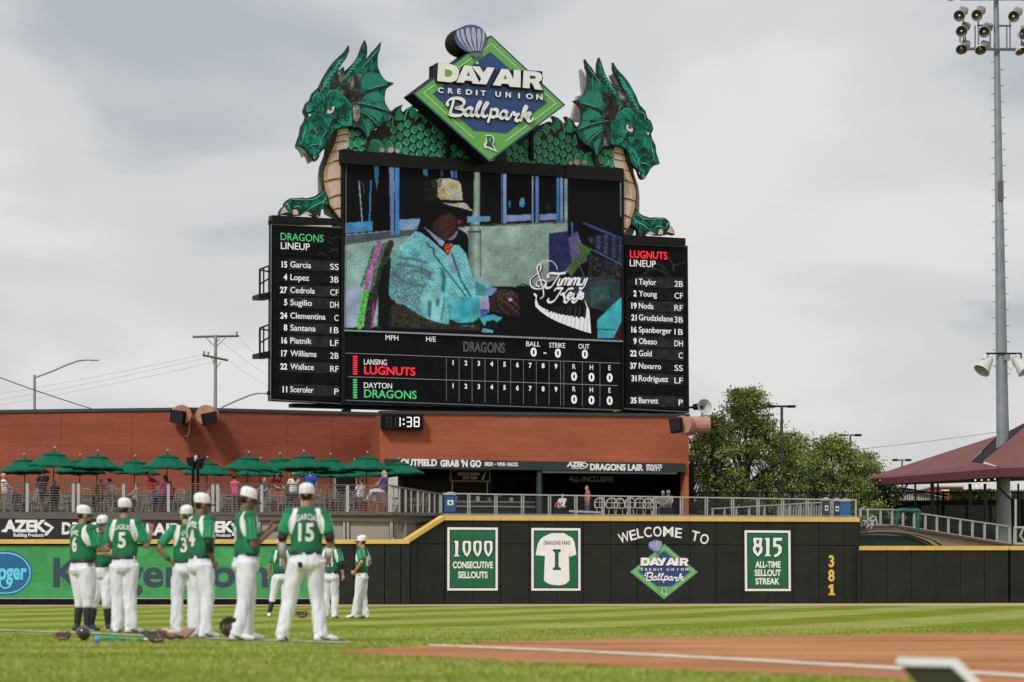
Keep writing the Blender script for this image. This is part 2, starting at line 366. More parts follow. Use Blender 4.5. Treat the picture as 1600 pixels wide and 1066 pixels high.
def rag(p, amp):
    o = []
    for i in range(len(p)-1):
        for k in range(8):
            t = k/8; x = p[i][0]*(1-t)+p[i+1][0]*t; y = p[i][1]*(1-t)+p[i+1][1]*t; o.append((x, y+dr.uniform(-amp, amp)))
    return o + [p[-1]]
P = [gnd(x, y) for x, y in rag(top, .7) + rag(bot, 1.3)]
mb = MB(); mb.add([p + Vector((0,0,.004)) for p in P], [tuple(t) for t in tessellate_polygon([P])])
struct(build('infield_dirt', mb, DIRT, origin=(0,0,0)))
# upright blades in the nearer turf, too many to count
def blades(n=95000):
    rg = np.random.default_rng(3); y = 17+30*rg.random(n)**1.7; x = (rg.random(n)-.5)*y*.40
    px_ = CX+F*x/y; py_ = HOR+F*CAMH/y*math.cos(TH)
    poly = np.array(top+bot); c = np.zeros(n, bool)
    for i in range(len(poly)):
        (x1, y1), (x2, y2) = poly[i], poly[(i+1) % len(poly)]
        if y1 == y2: continue
        k = ((y1 > py_) != (y2 > py_)) & (px_ < (x2-x1)*(py_-y1)/(y2-y1)+x1); c ^= k
    ly_ = np.interp(px_, [-60,150,300,420,548], [983.2,990.5,997,1001.5,1005.4]); c |= (px_ < 552) & (np.abs(py_-ly_) < 2.6)
    x, y = x[~c], y[~c]; n = len(x); a = rg.random(n)*6.283; w_ = .004+.005*rg.random(n); h = .010+.018*rg.random(n); lx_ = rg.normal(0, .012, n); ly = rg.normal(0, .012, n)
    V = np.zeros((n, 3, 3)); V[:, 0, 0] = x-w_*np.cos(a); V[:, 0, 1] = y-w_*np.sin(a); V[:, 1, 0] = x+w_*np.cos(a); V[:, 1, 1] = y+w_*np.sin(a); V[:, 2, 0] = x+lx_; V[:, 2, 1] = y+ly; V[:, 2, 2] = h
    me = bpy.data.meshes.new('grass_blades'); me.vertices.add(n*3); me.vertices.foreach_set('co', V.ravel()); me.loops.add(n*3); me.loops.foreach_set('vertex_index', np.arange(n*3, dtype=np.int32))
    me.polygons.add(n); me.polygons.foreach_set('loop_start', np.arange(0, n*3, 3, dtype=np.int32)); me.polygons.foreach_set('loop_total', np.full(n, 3, dtype=np.int32)); me.polygons.foreach_set('material_index', rg.integers(0, 3, n).astype(np.int32)); me.update(calc_edges=True)
    for c_ in ((.19,.26,.025), (.29,.34,.06), (.38,.40,.12)): me.materials.append(M('blade_%.2f' % c_[0], c_, .9, .2, 1, spec=0))
    o = bpy.data.objects.new('grass_blades', me); COL.objects.link(o); o['kind'] = 'stuff'; o['label'] = 'short mown grass blades standing in the near turf'
blades()
# foul line, chalk with worn edges
def line(name, pts, wpx, lift, mt=None):
    mb = MB(); rr = random.Random(5); A = []; B = []
    for i in range(len(pts)-1):
        n = 26
        for k in range(n + (i == len(pts)-2)):
            t = k/n; x = pts[i][0]*(1-t)+pts[i+1][0]*t; y = pts[i][1]*(1-t)+pts[i+1][1]*t; wv = wpx[0]*(1-(i+t)/(len(pts)-1)) + wpx[1]*(i+t)/(len(pts)-1)
            A.append(gnd(x, y-wv/2+rr.uniform(-.25,.25)) + Vector((0,0,lift))); B.append(gnd(x, y+wv/2+rr.uniform(-.3,.3)) + Vector((0,0,lift)))
    n = len(A); mb.add(A+B, [(i, i+1, n+i+1, n+i) for i in range(n-1)]); return struct(build(name, mb, mt or M('chalk', (.62,.55,.47), .9, .25, 3), origin=(0,0,0)))
line('foul_line', [(668,1009.0),(900,1018.5),(1150,1031.5),(1400,1045.5),(1640,1060)], (2.2,5.2), .010)
line('foul_line', [(-60,983.2),(150,990.5),(300,997),(420,1001.5),(548,1005.4)], (1.6,2.4), .010, M('worn_chalk_on_grass', (.42,.43,.30), .95, .35, 2.5, spec=0))
# warning track
def yat(Y, x): return None
def strip_y(name, Y0, Y1, lift, mat, x0, x1):
    mb = MB(); n = 60; rr = random.Random(8); A=[]; B=[]
    for i in range(n+1):
        px = x0+(x1-x0)*i/n; a = (px-800)/F
        ya = Y0(px)+rr.uniform(-.25,.25); A.append((a*ya, ya, gz(ya)+lift)); yb = Y1(px); B.append((a*yb, yb, gz(yb)+lift))
    mb.add(A+B, [(i, i+1, n+1+i+1, n+1+i) for i in range(n)]); return struct(build(name, mb, mat, origin=(0,0,0)))
strip_y('warning_track', lambda x: 99.5 if x < 640 else 99.5+(x-640)*.0008, lambda x: 113.5, .005, TRACK, -300, 2000)
# ================================================================== OUTFIELD WALLS
def padmat():
    m = M('dark_green_wall_pad', (.0165,.0215,.0155), .5, .32, 1.3, bump=.06, bscale=14, spec=.25)
    t = m.node_tree; nd = t.nodes.new; lk = t.links.new; p = t.nodes['Principled BSDF']; src = p.inputs['Base Color'].links[0].from_socket
    tcn = nd('ShaderNodeTexCoord'); mp = nd('ShaderNodeMapping'); mp.inputs['Scale'].default_value = (1, 1, 1.6); lk(tcn.outputs['Object'], mp.inputs[0])
    a = nd('ShaderNodeTexNoise'); a.inputs['Scale'].default_value = 2.6; a.inputs['Detail'].default_value = 9; a.inputs['Roughness'].default_value = .75; a.inputs['Distortion'].default_value = 1.2; lk(mp.outputs[0], a.inputs['Vector'])
    r = nd('ShaderNodeMapRange'); r.inputs['From Min'].default_value = .60; r.inputs['From Max'].default_value = .78; lk(a.outputs['Fac'], r.inputs['Value'])
    mx_ = nd('ShaderNodeMix'); mx_.data_type = 'RGBA'; lk(r.outputs[0], mx_.inputs['Factor']); lk(src, mx_.inputs['A']); mx_.inputs['B'].default_value = (.055,.058,.048,1); lk(mx_.outputs['Result'], p.inputs['Base Color'])
    return m
PAD = padmat()
W1 = Pl(-20, 105, 640, 106.5)      # low left wall
W2 = Pl(640, 106.6, 695, 107.6)    # sloping end
W3 = Pl(695, 107.6, 1343, 112)     # high wall
W4 = Pl(1343, 111.5, 1640, 114)    # low right wall
wall = thing('outfield_wall', 'tall dark green padded wall with yellow top, panels reading WELCOME TO and 381', 'wall', tuple(W3.P(1000, 945)))
jx = [695,739.5,782.5,826.5,869.5,911.6,954,996,1037,1078,1119,1160,1200,1240,1279.5,1319,1343.6]
def topy(x): return 813.0 + (x-695)/(1343-695)*2.6
def midy(x): return 849.5 + (x-695)/(1343-695)*3.0
def basey(x): return 945.2 - (x-695)/(1343-695)*2.2
rw = random.Random(2)
for i in range(len(jx)-1):
    a, b = jx[i], jx[i+1]; m_ = (a+b)/2; g1 = .45
    q = rw.uniform(-.006, .012)
    build('wall_panel', MB().pp(W3, [(a+g1, topy(a)+.2), (b-g1, topy(b)+.2), (b-g1, midy(b)-.5), (a+g1, midy(a)-.5)], .0+q, .14), PAD, wall)
    build('wall_panel', MB().pp(W3, [(a+g1, midy(a)+.5), (b-g1, midy(b)+.5), (b-g1, basey(b)), (a+g1, basey(a))], .0+q*.5, .14), PAD, wall)
for i in range(0, len(jx)-1):
    a, b = jx[i], jx[i+1]
    build('yellow_cap', MB().pp(W3, [(a+.2, topy(a)-6.6), (b-.2, topy(b)-6.6), (b-.2, topy(b)), (a+.2, topy(a))], .07, .36), yellow, wall)
build('backing', MB().pp(W3, [(695, 807.5), (1343.5, 810.6), (1343.5, 943), (695, 945.4)], -.16, .25), blackm, wall)
build('cap_ledge', MB().pp(W3, [(693, 804.2), (1341, 807.8), (1341, 809.6), (693, 806.8)], .02, .45), M('ledge_pink', (.42,.36,.33), .7), wall)
# sloping part
sl = [(640, 841.5), (695, 805.2)]
W12 = Pl(525, 106.25, 640, 106.5)
for k, (a, b) in enumerate(((641, 652.5), (652.8, 694.6))):
    ya = lambda x: 841.5 + (x-640)/(695-640)*(813.0-848.5) + 7
    PLs = W2
    build('wall_panel', MB().pp(PLs, [(a+.3, ya(a)), (b-.3, ya(b)), (b-.3, 849.5), (a+.3, 849.5)], 0, .1), PAD, wall)
    build('wall_panel', MB().pp(PLs, [(a+.3, 850.4), (b-.3, 850.4), (b-.3, 945.2), (a+.3, 945.3)], 0, .1), PAD, wall)
build('yellow_cap', MB().pp(W2, [(638, 842.2), (695, 805.6), (695, 812.6), (638, 849)], .06, .34), yellow, wall)
build('backing', MB().pp(W2, [(641, 846), (695, 811), (695, 945), (641, 945)], -.12, .2), blackm, wall)
# low left wall with the green display
lw = thing('outfield_wall', 'low left field wall with yellow top rail behind the players, padded at its right end', 'wall', tuple(W1.P(300, 945)))
def yl(x): return 843.6 + (x)/640*0.2
for a, b in ((525,552.6),(553.4,600.6),(601.4,625.6),(626.4,640.3)):
    build('wall_panel', MB().pp(W1, [(a+.2, 850.2), (b-.2, 850.2), (b-.2, 945.2), (a+.2, 945.2)], 0, .12), PAD, lw)
for i in range(12):
    a, b = -60+i*58.3, -60+(i+1)*58.3
    build('yellow_cap', MB().pp(W1, [(a+.15, 842.8), (b-.15, 842.8), (b-.15, 849.8), (a+.15, 849.8)], .06, .3), yellow, lw)
build('backing', MB().pp(W1, [(-70, 847), (640, 847), (640, 945.5), (-70, 945.5)], -.16, .2), blackm, lw)
def led_mat():
    m = bpy.data.materials.new('green_led_field'); m.use_nodes = True; t = m.node_tree; p = t.nodes['Principled BSDF']; nd = t.nodes.new; lk = t.links.new
    tcn = nd('ShaderNodeTexCoord'); mp = nd('ShaderNodeMapping'); lk(tcn.outputs['Object'], mp.inputs[0]); mp.inputs['Rotation'].default_value = (math.pi/2, 0, 0)
    br = nd('ShaderNodeTexBrick'); br.inputs['Scale'].default_value = 1; br.inputs['Mortar Size'].default_value = .008; br.inputs['Brick Width'].default_value = .62; br.inputs['Row Height'].default_value = .31; br.offset = 0.0
    br.inputs['Color1'].default_value = (.018,.150,.034,1); br.inputs['Color2'].default_value = (.024,.180,.042,1); br.inputs['Mortar'].default_value = (.014,.11,.028,1); lk(mp.outputs[0], br.inputs['Vector'])
    no = nd('ShaderNodeTexNoise'); no.inputs['Scale'].default_value = 1.2; no.inputs['Detail'].default_value = 9; no.inputs['Roughness'].default_value = .8; lk(mp.outputs[0], no.inputs['Vector'])
    mr = nd('ShaderNodeMapRange'); mr.inputs['From Min'].default_value = .3; mr.inputs['From Max'].default_value = .7; mr.inputs['To Min'].default_value = .7; mr.inputs['To Max'].default_value = 1.35; lk(no.outputs['Fac'], mr.inputs['Value'])
    sc = nd('ShaderNodeVectorMath'); sc.operation = 'SCALE'; lk(br.outputs['Color'], sc.inputs[0]); lk(mr.outputs[0], sc.inputs['Scale'])
    p.inputs['Base Color'].default_value = (.01,.02,.01,1); p.inputs['Roughness'].default_value = .7
    lk(sc.outputs[0], p.inputs['Emission Color']); p.inputs['Emission Strength'].default_value = 1.0
    return m
ld = thing('ribbon_display', 'long bright green display on the low left wall with Kroger.com lettering and blue oval', 'display', tuple(W1.P(260, 936)))
build('display_face', MB().pp(W1, [(-60, 854.5), (525, 854.5), (525, 934.8), (-60, 934.8)], .10, .24), led_mat(), ld)
KD = M('display_dark_text', (.018,.03,.045), .6, .2, em=.5)
t = MB(); text(t, W1, 'Kroger.com', 83, 419, 916.5, 43, .112, .008, bold=.028, spacing=1.02); build('lettering', t, KD, ld)
OB = M('display_blue', (.006,.055,.125), .6, .15, em=.7); OL = M('display_pale_blue', (.07,.33,.42), .6, .15, em=.55)
def oval(cx, cy, rx, ry, off, mat, name, dep=.008):
    return build(name, MB().pp(W1, [(cx+rx*math.cos(k*math.pi/24), cy+ry*math.sin(k*math.pi/24)) for k in range(48)], off, dep), mat, ld)
oval(8, 895.5, 42.5, 35, .112, OB, 'oval_border'); oval(8, 895.5, 40, 32.5, .122, OL, 'oval_ring'); oval(8, 895.5, 38, 30.5, .132, OB, 'oval_face')
t = MB(); text(t, W1, 'Kroger', -27, 41.5, 905, 24, .142, .008, bold=.03); build('lettering', t, OL, ld)
t = MB(); t.stroke(W1, [(0,905),(1,915),(8,919),(16,915),(18,903)], 2.4, .143, .006); build('lettering', t, OL, ld)
build('frame_strip', MB().pp(W1, [(-60, 934.8), (525, 934.8), (525, 936.0), (-60, 936.0)], .16, .3), M('grey_strip', (.45,.45,.44), .6), ld)
for i in range(6):
    a = -60+i*98; build('base_box', MB().pp(W1, [(a, 936.6), (a+96.5, 936.6), (a+96.5, 945.6), (a, 945.6)], .2 if i % 2 else .14, .3), blackm, ld)
build('top_trim', MB().pp(W1, [(-60, 852.8), (525, 852.8), (525, 854.5), (-60, 854.5)], .14, .3), M('trim_dark_green', (.03,.09,.05), .6), ld)
# low right wall
rwl = thing('outfield_wall', 'low right hand wall of dark green pads with yellow cap below the ramp', 'wall', tuple(W4.P(1450, 940)))
px = [1347.5,1386,1424,1462.5,1500.5,1538.5,1575.5]
for i in range(len(px)-1):
    a, b = px[i], px[i+1]
    build('wall_panel', MB().pp(W4, [(a+.4, 860.2), (b-.4, 860.2), (b-.4, 940.4), (a+.4, 940.6)], 0, .12), PAD, rwl)
    build('yellow_cap', MB().pp(W4, [(a+.2, 853.2), (b-.2, 853.2), (b-.2, 859.8), (a+.2, 859.8)], .06, .32), yellow, rwl)
for a, b in ((1579.5, 1618), (1618, 1660)):
    build('wall_panel', MB().pp(W4, [(a+.4, 860.2), (b-.4, 860.2), (b-.4, 940.4), (a+.4, 940.6)], .05, .12), PAD, rwl)
    build('yellow_cap', MB().pp(W4, [(a+.2, 853.2), (b-.2, 853.2), (b-.2, 859.8), (a+.2, 859.8)], .11, .32), yellow, rwl)
build('backing', MB().pp(W4, [(1344, 857), (1670, 857), (1670, 942), (1344, 942)], -.2, .2), M('wall_backing_brown', (.03,.018,.014), .8), rwl)
# ------------------------------------------------------------------ banners on the high wall
BG = M('banner_green', (.004,.135,.052), .5, .12, 1.0); BGo = M('banner_frame_dark', (.018,.028,.022), .5)
def banner(label, x0, y0, x1, y1):
    th = thing('wall_banner', label, 'banner', tuple(W3.P((x0+x1)/2, y1)), 'framed banners on the high wall')
    build('border', MB().rect(W3, x0, y0, x1, y1, .022, .006), letterw, th)
    build('inner_border', MB().rect(W3, x0+3.6, y0+3.6, x1-3.6, y1-3.6, .028, .005), BGo, th)
    build('field', MB().rect(W3, x0+5, y0+5, x1-5, y1-5, .034, .005), BG, th)
    # the wall's joints press through the vinyl
    return th
def seams(th, x0, y0, x1, y1):
    mb = MB()
    for j in jx:
        if x0 < j < x1: mb.rect(W3, j-.35, y0, j+.35, y1, .0345, .0004)
    mb.rect(W3, x0, midy((x0+x1)/2)-.4, x1, midy((x0+x1)/2)+.4, .0346, .0004)
    build('seam', mb, M('seam_shadow', (.012,.05,.025), .8), th)
b1_ = banner('green banner reading 1000 CONSECUTIVE SELLOUTS in a white border, left end of the wall', 699, 824.3, 777.8, 922.8); seams(b1_, 704, 829, 773, 918)
def numeral(th, cx_, y0, h, w_, kind):                   # ornate numerals: pointed bowls, slab one
    G = {'1': ([(-.28,0),(.20,0),(.15,.88),(.34,1),(-.34,1),(-.16,.88),(-.16,.12),(-.28,.10)], []),
         '0': ([(-.38,0),(.38,0),(.5,.10),(.5,.58),(.30,.86),(0,1.03),(-.30,.86),(-.5,.58),(-.5,.10)], [[(-.17,.14),(.17,.14),(.22,.30),(.20,.58),(0,.86),(-.20,.58),(-.22,.30)]]),
         '8': ([(-.42,0),(.42,0),(.46,.08),(.36,.38),(.5,.58),(.42,.80),(0,1.03),(-.42,.80),(-.5,.58),(-.36,.38),(-.46,.08)], [[(-.16,.12),(.16,.12),(.12,.33),(-.12,.33)], [(-.17,.50),(.17,.50),(.21,.64),(0,.86),(-.21,.64)]]),
         '5': ([(-.40,0),(.52,0),(.44,.16),(-.12,.16),(-.12,.34),(.28,.38),(.48,.54),(.42,.82),(.08,1.0),(-.26,1.06),(-.34,.94),(0,.86),(.16,.68),(.06,.50),(-.42,.50)], [])}[kind]
    f = lambda L_, k=1.0, dx_=0, dy_=0: [(cx_+x*w_*k+dx_, y0+(y-.5)*h*k+h*.5+dy_) for x, y in L_]
    o = f(G[0]); cxm = sum(p[0] for p in o)/len(o); cym = sum(p[1] for p in o)/len(o)
    rim = [(p[0]+(1.1 if p[0] > cxm else -1.1), p[1]+(1.1 if p[1] > cym else -1.1)) for p in o]
    build('numeral_outline', MB().pph(W3, rim, [f(h_, 1) for h_ in G[1]], .040, .005), letterb, th)
    build('numeral', MB().pph(W3, o, [f(h_, 1) for h_ in G[1]], .046, .005), letterw, th)
for cx_, kd in ((713.6,'1'),(729.4,'0'),(746.2,'0'),(763,'0')): numeral(b1_, cx_, 845.2, 24.4, 13.2 if kd == '0' else 14, kd)
for s_, a, b, y, c in (('CONSECUTIVE', 707.5, 770.3, 887.6, 9.6), ('SELLOUTS', 715.8, 762, 903.2, 9.6)):
    t = MB(); text(t, W3, s_, a, b, y, c, .041, .005, bold=.03); build('lettering', t, letterw, b1_)
b2_ = banner('green banner with a white jersey numbered 1 and lettered DRAGONS FANS', 830.4, 825.3, 907, 923); seams(b2_, 835, 830, 902, 918)
def Z5(x, y): return (640+x/4.444, 790+y/4.444)
jer = [(965,200),(990,192),(1070,192),(1085,200),(1130,225),(1145,255),(1158,340),(1110,357),(1105,330),(1110,520),(1085,545),(1040,555),(985,550),(955,538),(933,520),(940,350),(875,345),(890,270),(905,240),(925,220)]
build('jersey_picture', MB().pp(W3, [Z5(*p) for p in jer], .040, .005), letterw, b2_)
t = MB(); text(t, W3, 'DRAGONS FANS', *[Z5(932,0)[0], Z5(1115,0)[0]], Z5(0,272)[1], 6.2, .046, .004, bold=.0); build('lettering', t, letterb, b2_)
def slab1(mb, x, y0, y1, w_, o):
    for a in ((x-w_*.45, y0, x+w_*.45, y1),): mb.rect(W3, *a, o, .004)
    mb.rect(W3, x-w_, y0, x+w_, y0+3.2, o+.0005, .004); mb.rect(W3, x-w_, y1-3.2, x+w_, y1, o+.0005, .004)
t = MB(); slab1(t, 870, 858.5, 890.6, 6.2, .046); build('numeral_outline', t, letterb, b2_)
t = MB(); slab1(t, 870.3, 860, 889.2, 4.4, .052); build('numeral', t, BG, b2_)
b3_ = banner('green banner reading 815 ALL-TIME SELLOUT STREAK near the right end of the wall', 1163.8, 829, 1235.4, 923.6); seams(b3_, 1168, 834, 1231, 919)
for cx_, kd in ((1184,'8'),(1199.6,'1'),(1214.4,'5')): numeral(b3_, cx_, 840.4, 28.8, 15.6, kd)
for s_, a, b, y, c in (('ALL-TIME', 1180.2, 1219.8, 886.7, 9.2), ('SELLOUT', 1179.2, 1220.3, 899.8, 9.2), ('STREAK', 1180.5, 1218, 913, 9.2)):
    t = MB(); text(t, W3, s_, a, b, y, c, .041, .005, bold=.03); build('lettering', t, letterw, b3_)
# welcome to, letters on an arc
for ch, cx_, cy_, ang in (('W',977,841.5,.28),('E',990.5,838,.22),('L',1001,835.2,.15),('C',1013,833.6,.10),('O',1027.5,832.7,.03),('M',1044,832.8,-.04),('E',1059.5,834.8,-.10),('T',1085,839.5,-.22),('O',1098.5,844,-.32)):
    w_ = {'W':8.5,'M':8,'O':6.5,'C':6,'L':4.6,'E':5.2,'T':6}[ch]
    a = ang; t = MB()
    text(t, W3, ch, cx_-w_, cx_+w_, cy_+5.5, 15, .016, .006, bold=.012, rot=a)
    build('lettering', t, letterw, wall)
t = MB()
for ch, y in (('3', 885.5), ('8', 908), ('1', 930)): text(t, W3, ch, 1292.8, 1305.6, y, 17, .016, .006, bold=.03, nat=.85) if ch != '1' else t.pp(W3, [(1298.2,913),(1302.2,913),(1302.2,927),(1304.6,927),(1304.6,930.2),(1294.6,930.2),(1294.6,927),(1297.4,927),(1297.4,918),(1294.4,919.2),(1294.4,916)], .016, .006)
build('distance_numerals', t, M('yellow_numeral', (.75,.52,.09), .5), wall)
# ================================================================== PATIO DECK (left)
DY = 106.9
FL = Pl(-20, DY, 640, DY+.2)
def dz(): return at(300, 800, DY).z
DZ = dz()
deckbrown = M('deck_fascia_taupe', (.115,.098,.085), .7, .1, 2)
dk = thing('patio_deck', 'raised patio deck with taupe edge board above the low left wall', 'deck', (0, DY+6, 0))
mb = MB(); x0 = at(-80, 800, DY).x; x1 = at(694, 800, DY).x
xc = at(612, 800, DY).x
build('deck_floor', MB().prism([(x0-6, DY+.05, DZ-.12), (xc, DY+.05, DZ-.12), (x1, 108.4, DZ-.12), (at(1100,800,114).x, 112.6, DZ-.12), (at(1345,800,114).x, 113.8, DZ-.12), (at(1345,800,150).x, 150, DZ-.12), (x0-10, 150, DZ-.12)], (0,0,.12)), M('deck_planks', (.10,.09,.08), .7), dk)
build('fascia', MB().pp(FL, [(-80, 799.2), (612, 804.2), (612, 815.2), (-80, 809.5)], .03, .1), deckbrown, dk)
FR = Pl(612, DY+.17, 692, 108.6)
build('fascia', MB().pp(FR, [(612.2, 804.2), (692, 808.5), (692, 812), (640, 818.5), (612.2, 815.2)], .03, .1), deckbrown, dk)
bn = thing('advertising_banner', 'black banner below the deck lettered AZEK Building Products and DRAGONS LAIR', 'banner', tuple(FL.P(160, 842)))
BN = M('banner_black', (.020,.013,.010), .6)
build('banner_cloth', MB().pp(FL, [(-80, 809.8), (371, 813.5), (371, 842.6), (-80, 842.6)], .0, .05), BN, bn)
def azek(pl, x0, y0, k, off, th, sm=True, mat=letterw):
    t = MB(); text(t, pl, 'AZEK', x0, x0+68*k, y0+18.5*k, 17*k, off, .006, bold=.05, spacing=.95)
    t.stroke(pl, [(x0+66*k, y0+6*k), (x0+77*k, y0+12.5*k), (x0+67*k, y0+23*k)], 5*k, off, .006, sm=False)
    t.stroke(pl, [(x0-1.5*k, y0+18*k), (x0+8*k, y0+13*k)], 3*k, off+.001, .006, sm=False)
    if sm: text(t, pl, 'Building Products', x0+16*k, x0+63*k, y0+26.5*k, 5*k, off, .006, bold=.03)
    build('lettering', t, mat, th)
azek(FL, 5, 812, 1.0, .012, bn)
t = MB(); text(t, FL, 'DRAGONS', 96.5, 199, 834.3, 17, .012, .006, bold=.045); build('lettering', t, letterw, bn)
t = MB(); text(t, FL, 'LAIR', 228, 284, 835.8, 17, .012, .006, bold=.045); build('lettering', t, letterw, bn)
azek(FL, 302, 814, .93, .012, bn)
wp = thing('skirting_panels', 'beige skirting panels with light posts below the deck edge, right of the black banner', 'wall', tuple(FL.P(500, 842)))
BE = M('beige_panel', (.33,.30,.255), .8, .12, 1.2, stretch=(1,1,.3))
for a, b in ((372, 405), (407, 469), (471, 536), (541.5, 608), (616,650)):
    build('panel', MB().pp(FL if a < 610 else FR, [(a, 815), (b, 815), (b, 842.6), (a, 842.6)], -.12, .05), BE, wp)
for x in (405.5, 538, 543.6, 612.5, 634):
    build('post', MB().pp(FL if x < 610 else FR, [(x-2, 815), (x+1.4, 815), (x+1.4, 843), (x-2, 843)], -.02, .07), alum if x != 543.6 else alum, wp)
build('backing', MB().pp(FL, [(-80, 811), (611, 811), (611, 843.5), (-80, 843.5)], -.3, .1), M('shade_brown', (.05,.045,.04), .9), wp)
build('panel', MB().pp(Pl(612, 107.2, 692, 108.9), [(651, 812), (692, 811), (692, 845), (651, 845)], -.1, .1), BE, wp)
# ------------------------------------------------------------------ deck cable railing
RL = Pl(-20, DY+.1, 640, DY+.3)
CAB = M('steel_cable', (.20,.17,.15), .5, metal=.2); RAILB = M('rail_brown', (.10,.082,.07), .5)
crl = thing('cable_railing', 'cable railing with light steel posts along the front edge of the umbrella patio', 'railing', tuple(RL.P(300, 800)))
def rt(x): return 752.6 + (x/600)*4.6
def rb(x): return 799 + (x/600)*5
build('top_rail', MB().pp(RL, [(-80, rt(-80)), (610, rt(610)), (610, rt(610)+1.8), (-80, rt(-80)+1.8)], .04, .1), RAILB, crl)
for x in (-60, 42.5, 114.5, 122.5, 193, 263, 332.5, 340, 409, 472, 543):
    if x == 472: pass
    build('post', MB().pp(RL, [(x-2.3, rt(x)+1.8), (x+2.3, rt(x)+1.8), (x+2.3, rb(x)+.4), (x-2.3, rb(x)+.4)], .03, .07), alum, crl)
build('post', MB().pp(RL, [(606.5, rt(609)+.5), (613, rt(609)+.5), (613, rb(609)), (606.5, rb(609))], .03, .07), alum, crl)
for x in (5, 78, 157, 228, 298, 370, 441, 508, 577):
    build('baluster', MB().pp(RL, [(x-.5, rt(x)+1.8), (x+.5, rt(x)+1.8), (x+.5, rb(x)+.2), (x-.5, rb(x)+.2)], .02, .03), CAB, crl)
for k in range(11):
    t_ = (k+1)/12
    a = RL.P(-80, rt(-80)*(1-t_)+rb(-80)*t_, .0); b = RL.P(607, rt(607)*(1-t_)+rb(607)*t_, .0)
    build('cable', MB().tube([a, b], .0105, 5), CAB, crl)
# turned end with pickets
RF = Pl(612, DY+.27, 692, 108.5)
prl = thing('picket_railing', 'brown capped picket railing turning back from the end of the patio beside the blue bin', 'railing', tuple(RF.P(650, 806)))
def rt2(x): return 761.5 + (x-612)*(771-761.5)/80
def rb2(x): return 804 + (x-612)*(808-804)/80
build('top_rail', MB().pp(RF, [(612, 757.8), (640, 762.6), (692, 771.5), (692, 774), (640, 765.5), (612, 760.6)], .04, .1), RAILB, prl)
for x in (616, 624.5, 634.3, 643, 653.3, 661.5, 671.3, 679.5, 689):
    w_ = 2.2 if x == 689 else (1.1 if int(x) in (624, 634, 653, 671) else .6)
    yy = 758.4 + (x-612)*(772-758.4)/80 + 1
    build('picket', MB().pp(RF, [(x-w_, yy), (x+w_, yy), (x+w_, rb2(x)), (x-w_, rb2(x))], .03, .06), alum, prl)
for k in range(11):
    t_ = (k+1)/12; a = RF.P(614, 759*(1-t_)+804*t_, 0); b = RF.P(690, 773*(1-t_)+808*t_, 0)
    build('cable', MB().tube([a, b], .009, 5), CAB, prl)
# glass and mesh railing above the high wall
RR = Pl(690, 108.3, 1343, 112.9)
def rt3(x): return 771 + (x-690)/(1338-690)*10.2
def rb3(x): return 804.5 + (x-690)/(1338-690)*3.5
grl = thing('mesh_railing', 'long aluminium railing with mesh infill standing on top of the high wall', 'railing', tuple(RR.P(1010, 807)))
build('top_rail', MB().pp(RR, [(692, rt3(692)-.9), (1338.5, rt3(1338)-.9), (1338.5, rt3(1338)+1.0), (692, rt3(692)+1.0)], .04, .08), alum, grl)
build('bottom_rail', MB().pp(RR, [(692, rb3(692)-2), (1338.5, rb3(1338)-2), (1338.5, rb3(1338)-1), (692, rb3(692)-1)], .02, .04), alum, grl)
pr_ = [732.7,775,816.6,858.8,900,942.4,983,1023.6,1065,1104,1145,1184.7,1223,1261.5,1300]
for x in pr_:
    for dx_ in (-1.6, 1.6):
        build('post', MB().pp(RR, [(x+dx_-.75, rt3(x)+1), (x+dx_+.75, rt3(x)+1), (x+dx_+.75, rb3(x)+1), (x+dx_-.75, rb3(x)+1)], .03, .05), alum, grl)
build('post', MB().pp(RR, [(1336.5, rt3(1338)), (1338.8, rt3(1338)), (1338.8, rb3(1338)+1), (1336.5, rb3(1338)+1)], .03, .05), alum, grl)
def mesh_mat():
    m = bpy.data.materials.new('wire_mesh'); m.use_nodes = True; t = m.node_tree; nd = t.nodes.new; lk = t.links.new; p = t.nodes['Principled BSDF']
    p.inputs['Base Color'].default_value = (.12,.12,.12,1); p.inputs['Roughness'].default_value = .5; p.inputs['Alpha'].default_value = .07
    return m
WM = mesh_mat()
pp_ = [691]+pr_+[1337]
for a, b in zip(pp_[:-1], pp_[1:]):
    build('mesh_infill', MB().pp(RR, [(a+2.4, rt3(a)+2), (b-2.4, rt3(b)+2), (b-2.4, rb3(b)-2), (a+2.4, rb3(a)-2)], .0, .008), WM, grl)
